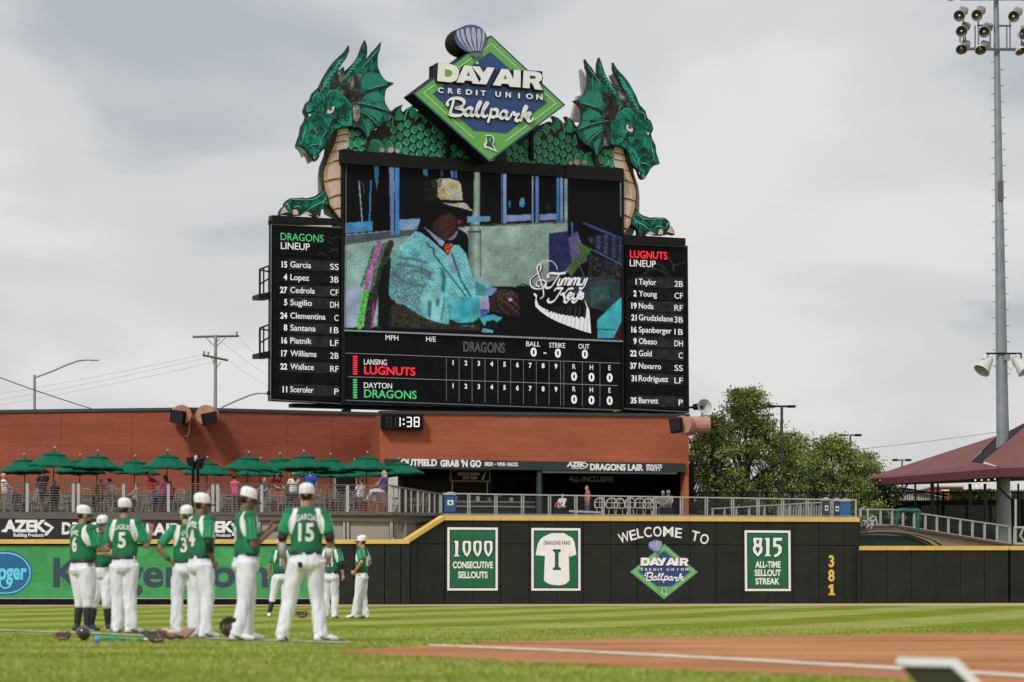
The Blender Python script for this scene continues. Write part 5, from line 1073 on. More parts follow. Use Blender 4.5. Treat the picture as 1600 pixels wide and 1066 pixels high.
def dragon(lab, mh, mbd, right):
    root = thing('dragon_cutout', lab, 'dragon', tuple(BP.P(*mh((500, 338)), .0)), 'painted dragon cutouts on the scoreboard')
    pc = lambda P, o, d=.012, f=mh: MB().pp(BP, [f(p) for p in P], o, d)
    def st(strokes, wd, o, mat, name, taper=False, f=mh):
        mb = MB()
        for s_ in strokes: mb.stroke(BP, [f(p) for p in s_], wd, o, .012, taper=taper)
        return build(name, mb, mat, body if name != 'x' else root)
    # body behind the sign
    B = [z3(*p) for p in [(40,860),(60,800),(90,740),(125,690),(170,600),(230,575),(265,565),(270,500),(300,440),(345,405),(395,392),(425,372),(450,330),(500,290),(560,262),(540,300),(535,335),(555,360),(590,350),(620,318),(670,285),(745,262),(720,290),(712,325),(735,352),(800,330),(870,360),(1000,400),(1250,460),(1560,500),(1560,1010),(1000,1000),(500,960),(40,930)]]
    body = build('body', MB().pp(BP, [mbd(p) for p in B], -.25, .35), DK, root)
    mb = MB(); bb = 0
    reg = [z3(*p) for p in [(130,840),(380,650),(400,570),(470,530),(520,480),(600,440),(680,470),(790,500),(880,560),(900,500),(1000,520),(1200,600),(1420,720),(1500,960),(520,960)]]
    def inp(p, P):
        c = False; n = len(P)
        for i in range(n):
            (x1_, y1_), (x2, y2) = P[i], P[(i+1) % n]
            if (y1_ > p[1]) != (y2 > p[1]) and p[0] < (x2-x1_)*(p[1]-y1_)/(y2-y1_)+x1_: c = not c
        return c
    # scales: hexagonal plates, each with a pale crescent
    for i in range(-8, 12):
        for j in range(-9, 9):
            cx_ = 610+88*i-8*j; cy_ = 620-38*i+112*j
            c = z3(cx_, cy_)
            if not inp(c, reg): continue
            hx = [(0,-54),(40,-30),(40,22),(6,54),(-38,28),(-40,-26)]
            out = MB(); o_ = -.235
            P_ = [mbd(z3(cx_+x, cy_+y)) for x, y in hx]
            out.pp(BP, P_, o_, .015); out.mi = 1
            cr = [(-40,-16),(-36,28),(6,52),(22,40),(8,42),(-28,22),(-33,-14)]
            out.pp(BP, [mbd(z3(cx_+x, cy_+y)) for x, y in cr], o_+.006, .006)
            build('scale', out, [SCG, SCH], body)
    for fin in ([(455,455),(460,370),(500,310),(548,278),(525,320),(530,360),(558,392),(575,440),(545,465),(480,470)], [(640,420),(640,350),(680,305),(725,275),(705,310),(708,345),(740,372),(768,385),(735,440),(680,440)], [(345,500),(410,470),(415,540),(370,548),(335,530)], [(780,400),(850,370),(900,410),(850,490),(800,480)], [(880,480),(960,450),(1010,520),(950,560)], [(950,580),(1040,545),(1080,610),(1010,625)]):
        build('fin', MB().pp(BP, [mbd(z3(*p)) for p in fin], -.232, .018), SCG, body)
    mb = MB()
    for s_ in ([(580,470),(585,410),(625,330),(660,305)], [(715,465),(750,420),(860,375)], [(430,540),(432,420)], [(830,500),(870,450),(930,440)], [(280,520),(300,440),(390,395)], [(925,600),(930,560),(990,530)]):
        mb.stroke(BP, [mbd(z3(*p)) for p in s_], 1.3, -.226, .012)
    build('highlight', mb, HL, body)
    build('horn_tip', MB().pp(BP, [mbd(z3(*p)) for p in [(330,465),(345,425),(380,405),(415,402),(405,440),(375,470),(345,480)]], -.224, .012), PE, body)
    # knuckles over the frame
    for (cx_, cy_, rx, ry, cl) in ((205,800,135,115,(295,835,35)), (385,800,65,100,(405,835,42)), (500,810,58,85,(490,848,28))):
        k_ = MB(); P_ = [(cx_+rx*math.cos(a*.349), cy_+ry*math.sin(a*.349)) for a in range(18)]
        k_.pp(BP, [mbd(z3(*p)) for p in P_], -.222, .012); kn = build('knuckle', k_, DK, root)
        build('knuckle_face', MB().pp(BP, [mbd(z3(cx_+(x-cx_)*.9, cy_+(y-cy_)*.9)) for x, y in P_], -.212, .010), SCG, kn)
        mb = MB().stroke(BP, [mbd(z3(cx_+rx*.62*math.cos(a), cy_+ry*.72*math.sin(a))) for a in (-2.3,-1.7,-1.1,-.5,.0)], 1.3, -.205, .008); build('highlight', mb, HL, kn)
        q = cl; build('claw', MB().pp(BP, [mbd(z3(q[0]+q[2]*math.cos(a*.6283), q[1]+q[2]*.85*math.sin(a*.6283))) for a in range(10)], -.200, .010), PE, kn)
    # neck: back plate of steel, then belly plates and side scales
    NK = [z2(*p) for p in [(630,50),(760,0),(860,0),(960,60),(1010,150),(960,300),(690,300),(690,1010),(655,1000),(600,920),(560,860),(528,770),(500,650),(494,540),(505,440),(535,360),(575,260),(600,180)]]
    build('steel_backing', pc([(x-6.5+ (0 if not right else 2), y+5) for x, y in [z2(*p) for p in [(690,60),(690,1000),(560,930),(540,840),(500,760),(492,650),(492,540),(505,440),(545,340),(600,200)]]], -.45, .1), BKP, root)
    neck = build('neck', pc(NK, -.02, .30), DK, root)
    segs = [[(650,78),(750,66),(758,128),(700,132),(645,148)], [(640,160),(700,140),(760,136),(764,198),(700,205),(628,216)], [(622,226),(700,212),(762,206),(740,284),(680,292),(585,318)], [(576,330),(640,308),(690,300),(690,392),(600,412),(532,444)], [(524,458),(600,424),(690,402),(690,592),(600,600),(508,622),(504,530)], [(510,636),(600,612),(690,602),(690,762),(620,772),(556,798),(524,720)], [(558,812),(620,784),(690,772),(690,900),(640,902),(604,912),(570,870)], [(612,924),(650,912),(690,908),(690,1005),(664,1000)]]
    for s_ in segs:
        pt = [z2(*p) for p in s_]; bs = build('belly_plate', pc(pt, .0, .015), TAN, neck)
        cx_ = max(p[0] for p in s_); 
        ins = [z2(max(p[0]+(cx_-p[0])*.22, 0), p[1]+(sum(q[1] for q in s_)/len(s_)-p[1])*.16) for p in s_]
        build('belly_face', pc(ins, .012, .010), PE, neck)
    for (x, y, sx_, sy) in ((805,130,28,48),(865,120,34,30),(795,235,34,52),(868,215,42,58),(925,190,26,50),(905,285,30,22),(845,300,26,14)):
        hx = [(-sx_,-sy*.6),(0,-sy),(sx_,-sy*.3),(sx_,sy*.5),(0,sy),(-sx_,sy*.5)]
        build('neck_scale', pc([z2(x+a, y+b) for a, b in hx], .0, .015), SCG, neck)
        build('scale_light', MB().stroke(BP, [mh(z2(x+a, y+b)) for a, b in ((-sx_,-sy*.2),(-sx_,sy*.5),(0,sy))], .9, .008, .006, sm=False), SCH, neck)
    build('pale_edge', MB().stroke(BP, [mh(z2(*p)) for p in ((745,70),(768,110),(768,190),(745,285))], 1.0, .014, .006), SCH, neck)
    # foot
    FT = [z2(*p) for p in [(45,975),(52,935),(75,895),(100,880),(102,850),(125,822),(165,797),(220,796),(280,792),(330,798),(400,780),(440,765),(475,735),(508,695),(560,800),(550,870),(500,905),(478,925),(470,990),(430,995),(400,985),(360,965),(330,955),(270,975),(180,978),(100,965)]]
    foot = build('foot', pc(FT, .0, .30), DK, root)
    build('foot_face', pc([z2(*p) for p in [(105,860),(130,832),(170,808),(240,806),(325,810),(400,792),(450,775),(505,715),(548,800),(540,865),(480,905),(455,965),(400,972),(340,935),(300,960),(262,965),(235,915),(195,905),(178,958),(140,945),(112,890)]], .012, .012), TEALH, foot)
    for c_ in ([(52,966),(70,915),(100,885),(115,915),(136,942),(95,950)], [(186,968),(184,935),(192,915),(222,915),(238,940),(240,970)], [(275,968),(320,940),(345,940),(385,972)], [(425,988),(440,975),(468,990)]):
        build('claw', pc([z2(*p) for p in c_], .02, .012), PE, foot)
    st2 = MB()
    for s_ in ([(105,880),(125,850),(145,905)], [(165,812),(240,808),(320,815)], [(330,815),(420,800),(500,740)], [(345,920),(400,880),(480,840),(530,810)], [(190,895),(230,882),(275,895)], [(500,860),(512,820),(540,800)]): st2.stroke(BP, [mh(z2(*p)) for p in s_], 1.3, .03, .008, taper=True)
    build('highlight', st2, HL, foot)
    # head
    if not right:
        build('steel_backing', pc([(x-1.5, y+2) for x, y in HEAD], -.55, .12), BKP, root)
        build('lower_jaw_back', pc([z2(*p) for p in [(215,262),(255,300),(290,372),(300,340),(322,362),(350,438),(402,402),(340,320),(260,250)]], -.28, .2), BKP, root)
    else:
        build('steel_backing', MB().pp(BP, [(893,190),(899,165),(903,150),(912,148),(908,108),(914,118),(925,140),(935,165),(925,190)], -.8, .3), BKP, root)
        build('strut', MB().pp(BP, [(955,118),(966,110),(985,150),(975,158)], -.6, .3), M('brown_panel', (.14,.12,.10), .7), root)
        build('strut', MB().tube([BP.P(907,110,-1), BP.P(921,126,-1)], .1, 6), white, root)
    head = build('head', pc(HEAD, .28, .22), DK, root)
    body = head
    build('mouth', pc([(514,218),(526,203),(525,212),(519,228),(512,243),(509,240)], .1, .3), M('mouth_dark', (.01,.006,.008), .6), root)
    HI = inset(HEAD, 1.5)
    def clip(P): return P
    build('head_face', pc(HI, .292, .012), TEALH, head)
    # frill membranes between the ribs
    def hp(P, o, mat, nm): return build(nm, pc([z1(*p) for p in P], o, .010), mat, head)
    for P in ([(1000,455),(1160,462),(1180,500),(1215,535),(1262,568),(1200,590),(1040,640),(980,640),(950,560)],
              [(960,745),(1010,690),(1080,668),(1150,675),(1208,715),(1206,770),(1100,772)],
              [(1120,782),(1210,785),(1228,820),(1270,875),(1190,850),(1110,815)],
              [(955,855),(1040,848),(1120,865),(1195,905),(1180,960),(1160,1010),(1100,950),(1020,900)],
              [(950,950),(1010,985),(1070,1030),(1040,1150),(1015,1170),(980,1080)]):
        hp(P, .304, MEM, 'frill_membrane')
    # horn faces
    for P in ([(495,660),(520,590),(560,500),(620,400),(680,330),(760,265),(800,215),(812,200),(800,255),(740,345),(700,425),(640,480),(600,560),(560,640)],
              [(700,590),(780,480),(860,400),(915,320),(945,250),(972,170),(990,125),(1000,180),(985,260),(960,310),(900,380),(840,460),(760,560)]):
        hp(P, .304, TEAL, 'horn')
    mb = MB()
    for i in range(9):
        a = i/8; x = 520+a*a*40+a*170; y = 640-a*330; mb.stroke(BP, [mh(z1(*q)) for q in ((x-18,y+25),(x,y),(x+28,y+8))], .9, .312, .006)
    for i in range(6):
        a = i/5; x = 800+a*120; y = 470-a*170; mb.stroke(BP, [mh(z1(*q)) for q in ((x-14,y+20),(x,y),(x+26,y+8))], .9, .312, .006)
    build('horn_ridge', mb, HL, head)
    for P in ([(600,620),(640,520),(700,440),(760,450),(780,500),(700,600),(640,650)], [(700,650),(760,600),(860,480),(960,470),(950,560),(900,640),(980,680),(940,760),(860,770),(820,760)], [(862,760),(945,740),(960,800),(945,850),(938,1060),(868,1060)]):
        hp(P, .316, SMUD, 'smudge')
    # brow, cheek, muzzle
    for P in ([(555,700),(640,645),(720,680),(800,745),(850,800),(855,1040),(760,1050),(700,1000),(640,900),(560,920),(540,800)],
              [(355,800),(395,780),(430,690),(500,680),(520,760),(430,860),(370,895),(335,880)], [(345,1000),(420,930),(560,960),(640,960),(600,1050),(560,1180),(440,1200),(340,1180),(310,1120)]):
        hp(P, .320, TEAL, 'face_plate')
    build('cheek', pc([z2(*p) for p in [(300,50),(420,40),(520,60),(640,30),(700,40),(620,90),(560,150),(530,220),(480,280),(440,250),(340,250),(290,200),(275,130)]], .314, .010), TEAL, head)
    dkS = MB()
    for s_ in ([(600,1065),(640,1000),(700,965),(770,945),(815,945),(800,985),(770,965)], [(860,760),(960,690),(1080,640),(1230,600)], [(900,800),(1080,830),(1290,895)], [(950,900),(1040,950),(1150,1045)], [(960,960),(1000,1090),(1015,1180)], [(480,650),(520,620),(560,640)], [(390,760),(430,790)], [(560,720),(560,900)]):
        dkS.stroke(BP, [mh(z1(*p)) for p in s_], 1.9, .328, .006)
    for s_ in ([(370,100),(420,80),(440,110),(400,130),(375,115)], [(350,270),(400,240),(460,250),(480,290),(440,330)], [(380,330),(400,390),(430,395),(445,340)]):
        dkS.stroke(BP, [mh(z2(*p)) for p in s_], 1.5, .328, .006)
    build('ink_line', dkS, DK, head)
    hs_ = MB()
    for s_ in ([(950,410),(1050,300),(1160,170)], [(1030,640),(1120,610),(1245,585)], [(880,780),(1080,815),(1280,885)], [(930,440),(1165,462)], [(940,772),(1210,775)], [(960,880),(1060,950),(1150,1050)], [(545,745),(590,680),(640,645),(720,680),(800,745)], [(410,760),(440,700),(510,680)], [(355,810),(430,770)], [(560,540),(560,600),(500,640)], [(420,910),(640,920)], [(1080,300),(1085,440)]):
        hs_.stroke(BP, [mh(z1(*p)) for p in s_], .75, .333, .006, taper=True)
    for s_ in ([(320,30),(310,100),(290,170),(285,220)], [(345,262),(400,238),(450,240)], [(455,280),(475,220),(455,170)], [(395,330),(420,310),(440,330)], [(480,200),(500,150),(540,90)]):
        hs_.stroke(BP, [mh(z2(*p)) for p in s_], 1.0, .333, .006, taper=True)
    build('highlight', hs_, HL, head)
    build('smudge', pc([z2(*p) for p in [(370,90),(420,70),(450,95),(430,135),(390,125)]], .330, .006), SMUD, head)
    eye = build('eye', pc([z1(*p) for p in [(572,895),(585,860),(620,840),(655,825),(655,865),(635,895),(600,908)]], .336, .008), EYW, head)
    build('iris', pc([z1(612+22*math.cos(a*.6283), 855+20*math.sin(a*.6283)) for a in range(10)], .344, .008), EYR, head)
    build('pupil', pc([z1(612+8*math.cos(a*.9), 853+9*math.sin(a*.9)) for a in range(7)], .350, .006), DK, head)
    build('nostril', pc([z1(*p) for p in [(368,915),(400,912),(392,935),(372,940)]], .336, .008), EYW, head)
    for P in ([(455,335),(468,330),(460,355)], [(398,368),(410,365),(408,388)]):
        build('tooth', pc([z2(*p) for p in P], .336, .01), EYW, head)
    build('chin_barb', pc([z2(*p) for p in [(385,325),(400,360),(405,390),(425,398),(440,370),(440,345),(420,335),(430,320),(455,320),(470,300),(440,280),(400,285),(360,300)]], .334, .012), TEAL, head)
    return root
dragon('painted green dragon cutout facing left on top of the scoreboard, left of the diamond sign', idn, idn, False)
dragon('painted green dragon cutout facing right on top of the scoreboard, right of the diamond sign', mirR, mirB, True)
# ================================================================== DIAMOND SIGN
SGP = Pl(645, 130.0*(1-.0000975*105)-1.6, 883.5, 130.0*(1+.0000975*133.5)-1.6)
def z4(x, y): return (630+x/4.635, 30+y/4.635)
SBL = M('sign_blue', (.022,.062,.215), .4, .06, 2); SGR = M('sign_green', (.135,.42,.085), .4, .05, 2); BAL = M('balloon_blue', (.085,.11,.27), .4, .1); BAL2 = M('balloon_pale', (.45,.47,.62), .4, .15)
def script():
    B = [[(365,592),(352,640),(338,690)], [(322,622),(322,598),(350,577),(400,573),(436,590),(438,620),(405,640),(385,644)], [(385,644),(428,652),(440,674),(415,696),(370,698),(340,690)],
         [(498,650),(478,642),(452,662),(448,685),(466,698),(488,682),(498,652),(490,690),(506,698),(520,685)],
         [(520,688),(548,640),(562,608),(548,602),(532,650),(530,688),(546,702),(562,692)], [(562,694),(592,650),(612,616),(598,608),(578,655),(576,694),(592,706),(610,698)],
         [(640,652),(632,690),(615,745)], [(632,682),(652,656),(678,658),(682,682),(662,708),(640,706)], [(676,706),(690,700),(702,690)],
         [(750,674),(730,664),(706,682),(702,706),(720,718),(742,702),(752,676),(745,710),(760,722),(774,712)],
         [(774,712),(790,682),(802,680),(812,692),(838,690),(824,706),(816,728),(830,736),(848,724)],
         [(848,724),(872,690),(895,645),(882,632),(872,660),(852,735)], [(872,706),(900,682),(918,684),(912,702),(884,710),(902,716),(908,736),(926,738),(942,716)]]
    return B
def logo(pl, th, base, dep, lay, full=True):
    def P(pts): return [z4(*p) for p in pts]
    def add(nm, pts, o, mat, d=lay): return build(nm, MB().pp(pl, P(pts), base+o, d), mat, th)
    if dep:
        build('box_side', MB().pp(pl, P([(70,540),(637,117),(1175,622),(625,1035)]), base-.03, dep), blackm, th)
        build('box_side', MB().pp(pl, P([(490+118*math.cos(a*.2618), 145+106*math.sin(a*.2618)) for a in range(24)]), base-.03, dep), blackm, th)
        build('box_side', MB().pp(pl, P([(250,318),(1008,378),(1008,515),(250,460)]), base-.035, dep*.9), blackm, th)
    add('blue_border', [(70,540),(637,117),(1175,622),(625,1035)], 0, SBL)
    add('green_field', [(86,540),(637,131),(1158,622),(625,1020)], lay, SGR)
    mb = MB()
    for a, b in (((510,862),(148,535)), ((148,535),(640,180)), ((640,180),(1108,612)), ((1108,612),(745,884))): mb.stroke(pl, P([a, b]), .75*1.0, base+2*lay, lay, sm=False)
    build('white_line', mb, letterw, th)
    add('blue_field', [(215,540),(632,236),(1042,604),(748,824),(512,806)], 2.2*lay, SBL)
    # balloon
    cx_, cy_ = 490, 140
    env = [(cx_+116*math.cos(a), cy_+100*math.sin(a)) for a in [math.pi+ k*math.pi/14 for k in range(15)]] + [(600,180),(580,215),(566,240),(525,245),(480,240),(450,232),(410,205),(384,175)]
    bo = add('balloon', env, 3.4*lay, BAL)
    for k, (xt, xb, w0) in enumerate(((398,487,11),(428,500,16),(468,515,20),(508,530,20),(548,545,18),(580,556,10))):
        pts = []
        for q in range(9):
            t_ = q/8; x = xt+(xb-xt)*t_**1.6 + (cx_+15-xt)*-.10*math.sin(math.pi*t_); y = 58+abs(xt-490)*.22+t_*(178-abs(xt-490)*.2); pts.append((x, y, w0*(1-.62*t_)*math.sin(.5+1.9*min(t_*1.5,1))))
        pg = [(x-w_/1.0, y) for x, y, w_ in pts] + [(x+w_/1.0, y) for x, y, w_ in reversed(pts)]
        add('balloon_stripe', pg, 4.4*lay, BAL2)
    add('balloon_skirt', [(478,234),(525,228),(568,234),(556,264),(540,276),(512,274),(490,262)], 5.2*lay, M('balloon_skirt', (.16,.16,.2), .5))
    mb = MB().stroke(pl, P([(480,237),(525,231),(566,237)]), .6, base+6.4*lay, lay).stroke(pl, P([(500,270),(528,310)]), .45, base+5*lay, lay, sm=False).stroke(pl, P([(552,268),(543,310)]), .45, base+5*lay, lay, sm=False); build('balloon_line', mb, letterb, th)
    add('balloon_basket', [(526,308),(548,308),(546,326),(528,326)], 5.2*lay, BAL2)
    # DAYAIR: raised white letters with black sides
    LT = [([(255,318),(345,326),(385,340),(404,370),(402,412),(384,443),(345,458),(248,448)], [[(304,364),(332,367),(352,378),(358,397),(349,413),(326,419),(302,416)]]),
          ([(387,457),(444,334),(494,339),(557,470),(504,466),(496,447),(449,443),(438,461)], [[(461,411),(485,413),(473,378)]]),
          ([(498,341),(553,344),(582,388),(610,348),(662,353),(602,473),(549,469),(566,430)], []),
          ([(651,478),(714,360),(763,364),(828,493),(773,489),(763,470),(716,466),(704,483)], [[(728,433),(752,435),(740,400)]]),
          ([(802,366),(852,371),(850,495),(800,491)], []),
          ([(874,372),(962,380),(996,392),(1009,418),(1001,444),(980,456),(1010,514),(956,508),(934,464),(917,462),(916,501),(867,497)], [[(918,408),(946,410),(962,418),(960,430),(940,434),(917,432)]])]
    if True:
        bo_ = base+(8 if dep else 5)*lay
        for q_, (outer, holes) in enumerate(LT):
            big_ = [(x-2, y+6) for x, y in inset(outer, -7)]
            e_ = q_*.0015
            build('lettering_shadow', MB().pp(pl, P(big_), bo_+e_, dep*.35 if dep else .004), letterb, th)
            build('lettering', MB().pph(pl, P(outer), [P(h_) for h_ in holes], bo_+(.03 if dep else .012)+e_, .03 if dep else .003), letterw, th)
            for h_ in holes: build('letter_counter', MB().pp(pl, P(h_), bo_+e_+(.012 if dep else .008), .006), SBL if q_ else SGR, th)
    bk_ = MB(); wh = MB()
    for s_, a, b in (('CREDIT', 252, 598), ('UNION', 668, 1012)):
        n = len(s_); 
        cells = {'CREDIT': [(252,292),(325,362),(392,418),(455,500),(527,538),(563,598)], 'UNION': [(668,708),(742,780),(833,845),(890,940),(965,1010)]}[s_]
        for ch, (q0, q1) in zip(s_, cells):
            yy = 531+(q0-252)*(584-531)/(1010-252); p0, p1 = z4(q0, yy), z4(q1, yy)
            if dep: text(bk_, pl, ch, p0[0]-1.0, p1[0]+.4, p0[1]+1.0, 8.4, base+4.4*lay, lay, bold=.03)
            text(wh, pl, ch, p0[0], p1[0], p0[1], 7.7, base+6.4*lay, lay, bold=.03)
    if bk_.v: build('lettering_shadow', bk_, letterb, th)
    build('lettering', wh, letterw, th)
    bk_ = MB(); wh = MB(); sc_ = script()
    for s_ in sc_:
        bk_.stroke(pl, P([(x-3, y+(6 if dep else 3)) for x, y in s_]), 6.6 if dep else 6.0, base+4.6*lay, lay, nib=.5)
        wh.stroke(pl, P(s_), 5.6, base+(6.6)*lay, lay, nib=.42)
    build('script_shadow', bk_, letterb, th); build('script_lettering', wh, letterw, th)
    # small emblem: ornate letter D with a tail
    add('emblem_outline', [(590,842),(640,838),(658,860),(660,890),(648,905),(680,962),(640,945),(615,935),(592,930),(583,908),(598,890),(600,855)], 3.4*lay, letterw)
    add('emblem', [(598,848),(638,845),(650,865),(651,888),(640,902),(662,944),(634,925),(608,920),(598,908),(610,895),(606,858)], 4.4*lay, M('emblem_green', (.01,.09,.06), .5))
    add('emblem_counter', [(622,858),(634,860),(638,872),(634,890),(624,892)], 5.4*lay, SGR)
ds = thing('diamond_sign', 'large diamond shaped Day Air Credit Union Ballpark sign with balloon on top of the scoreboard', 'sign', tuple(SGP.P(765, 253)))
logo(SGP, ds, 0, 1.15, .02)
build('mount_beam', MB().tube([SGP.P(765, 150, -1.1), SGP.P(765, 250, -1.5)], .15, 6), black, ds)
for x in (700, 830): build('mount_beam', MB().tube([SGP.P(x, 190, -1.0), SGP.P(x, 250, -1.6)], .12, 6), black, ds)
wl = thing('wall_logo', 'flat diamond Day Air Credit Union Ballpark logo on the wall under WELCOME TO', 'sign', tuple(W3.P(1037, 938)))
ca_ = SGP.uv(*z4(625, 576)); cb_ = W3.uv(1037, 893.5)
half1 = SGP.uv(*z4(1175, 622))[0]-SGP.uv(*z4(70, 540))[0]; half2 = W3.uv(1090.7, 893)[0]-W3.uv(982.3, 893)[0]
logo(Sub(SGP, W3, ca_, cb_, half2/half1), wl, .022, 0, .004)
# ================================================================== FURNITURE ON THE PATIO
UG = M('umbrella_green', (.003,.112,.060), .85, .18, 2.5, spec=.15); UGD = M('umbrella_vent_green', (.003,.085,.046), .85, .1, spec=.15)
def make_umbrella(loc):
    th = thing('patio_umbrella', 'green patio umbrella', 'umbrella', loc, 'green umbrellas on the patio')
    x, y, z = loc; R_ = 1.06
    build('pole', MB().tube([(x,y,z),(x,y,z+2.72)], .022, 8), M('umbrella_pole', (.05,.03,.02), .5), th)
    cn = MB(); n = 8; top = Vector((x, y, z+2.52)); ring = []; mid = []
    for k in range(n):
        a = 2*math.pi*k/n+.2; ring.append(Vector((x+R_*math.cos(a), y+R_*math.sin(a), z+1.98))); mid.append(Vector((x+.42*math.cos(a), y+.42*math.sin(a), z+2.40)))
    v = []; f = []
    for k in range(n):                                     # each gore sags between the ribs
        k2 = (k+1) % n; q = (ring[k]+ring[k2])/2; q.z += .035; m2 = (ring[k]+mid[k]+ring[k2]+mid[k2])/4; m2.z -= .05
        b = len(v); v += [ring[k], q, ring[k2], mid[k2], mid[k], m2, ring[k]-Vector((0,0,.07)), q-Vector((0,0,.07)), ring[k2]-Vector((0,0,.07))]
        f += [(b,b+1,b+5), (b+1,b+2,b+5), (b+2,b+3,b+5), (b+3,b+4,b+5), (b+4,b,b+5), (b,b+6,b+7,b+1), (b+1,b+7,b+8,b+2)]
    cn.add(v, f); can = build('canopy', cn, UG, th)
    vt = MB(); vv = [top+Vector((0,0,.06))]+[Vector((x+.46*math.cos(2*math.pi*k/n+.2), y+.46*math.sin(2*math.pi*k/n+.2), z+2.43)) for k in range(n)]+[Vector((x+.46*math.cos(2*math.pi*k/n+.2), y+.46*math.sin(2*math.pi*k/n+.2), z+2.38)) for k in range(n)]
    vt.add(vv, [(0,1+k,1+(k+1)%n) for k in range(n)]+[(1+k,1+n+k,1+n+(k+1)%n,1+(k+1)%n) for k in range(n)]); build('vent', vt, UGD, can)
    for k in range(n): build('rib', MB().tube([mid[k]-Vector((0,0,.06)), ring[k]-Vector((0,0,.05))], .010, 4), black, th)
    build('finial', MB().ell((x, y, z+2.72), .04, .04, .05, 8, 5), M('finial', (.45,.35,.3), .5), th)
    return th
ulist = [(40,708,117.5,'back row, nearest the left edge'),(82,698,110.5,'front row, nearest the left edge'),(125,709,117.5,'back row, third from the left'),(150,703,111.5,'front row, fourth from the left'),
 (208,711,117.0,'back row, fifth from the left'),(260,702,111,'front row, just left of the floodlights'),(322,713,117.5,'back row, just right of the floodlights'),(385,705,111.5,'front row, right of the floodlights'),
 (404,714.5,118.5,'third row, right of the floodlights'),(441,707,115.5,'back row, between floodlights and number 15'),(476,703,111.2,'front row, above the number 15'),(489,716.5,119,'third row, behind the number 15'),(517,708,115.5,'back row, before the glass door'),
 (556,716.5,119,'third row, right of the glass door'),(571,705,111.6,'front row, nearest the white column'),(627,715,113.5,'alone before the OUTFIELD sign')]
U0 = None
for x, y, Y, lab in ulist:
    apex = at(x, y, Y); loc = (apex.x, Y, DZ)
    if U0 is None: U0 = make_umbrella(loc); o = U0
    else: o = dup(U0, loc)
    s = (apex.z-DZ)/2.76; o.scale = (1, 1, s); o.rotation_euler = (math.sin(x*1.7)*.035, math.cos(x*2.3)*.035, (x*.37) % .7); o['label'] = 'green patio umbrella, '+lab
    if x == 627: o.scale = (.98, .98, s)
    if o is U0: pass
# tables and chairs under them
TBK = M('table_dark', (.035,.03,.028), .5); CHM = M('chair_wire_beige', (.30,.27,.21), .5, metal=.2)
def make_table(loc):
    th = thing('patio_table', 'x', 'table', loc, 'dark patio tables'); x, y, z = loc
    build('tabletop', MB().lathe([(.50,.70),(.52,.71),(.52,.735),(.5,.74)], (x,y,z), n=16), TBK, th)
    for k in range(4):
        a = .785+k*1.571; build('leg', MB().tube([(x+.08*math.cos(a),y+.08*math.sin(a),z+.68),(x+.38*math.cos(a),y+.38*math.sin(a),z)], .016, 5), TBK, th)
    return th
def make_chair(loc):
    th = thing('patio_chair', 'pale wire patio chair at one of the tables behind the cable railing', 'chair', loc, 'pale wire patio chairs'); x, y, z = loc
    build('seat', MB().cbox((x,y,z+.45), .42, .42, .02), CHM, th)
    mb = MB()
    for k in range(7): mb.tube([(x-.19+k*.063,y-.20,z+.46),(x-.17+k*.057,y-.26,z+.86)], .0085, 4)
    mb.tube([(x-.20,y-.2,z+.46),(x-.2,y-.27,z+.84),(x-.1,y-.28,z+.9),(x+.1,y-.28,z+.9),(x+.2,y-.27,z+.84),(x+.2,y-.2,z+.46)], .014, 5); build('backrest', mb, CHM, th)
    for sx_, sy in ((-1,-1),(1,-1),(1,1),(-1,1)): build('leg', MB().tube([(x+sx_*.19,y+sy*.18,z+.45),(x+sx_*.24,y+sy*.25,z)], .013, 5), CHM, th)
    for s_ in (-1, 1): build('armrest', MB().tube([(x+s_*.21,y-.2,z+.66),(x+s_*.24,y+.18,z+.66),(x+s_*.21,y+.2,z+.45)], .012, 5), CHM, th)
    return th
rc = random.Random(21); T0 = None; C0 = None
for i, (x, y, Y, lab) in enumerate(ulist):
    if Y > 118: continue
    lx = at(x, 760, Y).x; loc = (lx, Y-.0, DZ)
    T = dup(T0, loc) if T0 else make_table(loc)
    T0 = T0 or T; T['label'] = 'dark round table under the umbrella in '+lab if 'alone' not in lab else 'dark round table under the umbrella standing '+lab
    for k in range(4):
        a = rc.uniform(-.3,.3)+.785+k*1.571
        cl = (lx+.86*math.cos(a), Y+.86*math.sin(a), DZ)
        C = dup(C0, cl) if C0 else make_chair(cl); C0 = C0 or C; C.rotation_euler.z = a+math.pi/2+rc.uniform(-.3,.3); C['label'] = 'pale wire chair, '+('far right','far left','near left','near right')[k]+' at table under umbrella '+lab
for i in range(14):                                       # a front row of chairs by the railing
    x = 12+i*43+rc.uniform(-8,8); C = dup(C0, (at(x,780,108.6).x, 108.3+rc.uniform(-.3,.5), DZ)); C.rotation_euler.z = rc.uniform(0,6.28); C['label'] = 'pale wire chair close behind the cable railing, '+('first','second','third','fourth','fifth','sixth','seventh','eighth','ninth','tenth','eleventh','twelfth','thirteenth','fourteenth')[i]+' from the left'
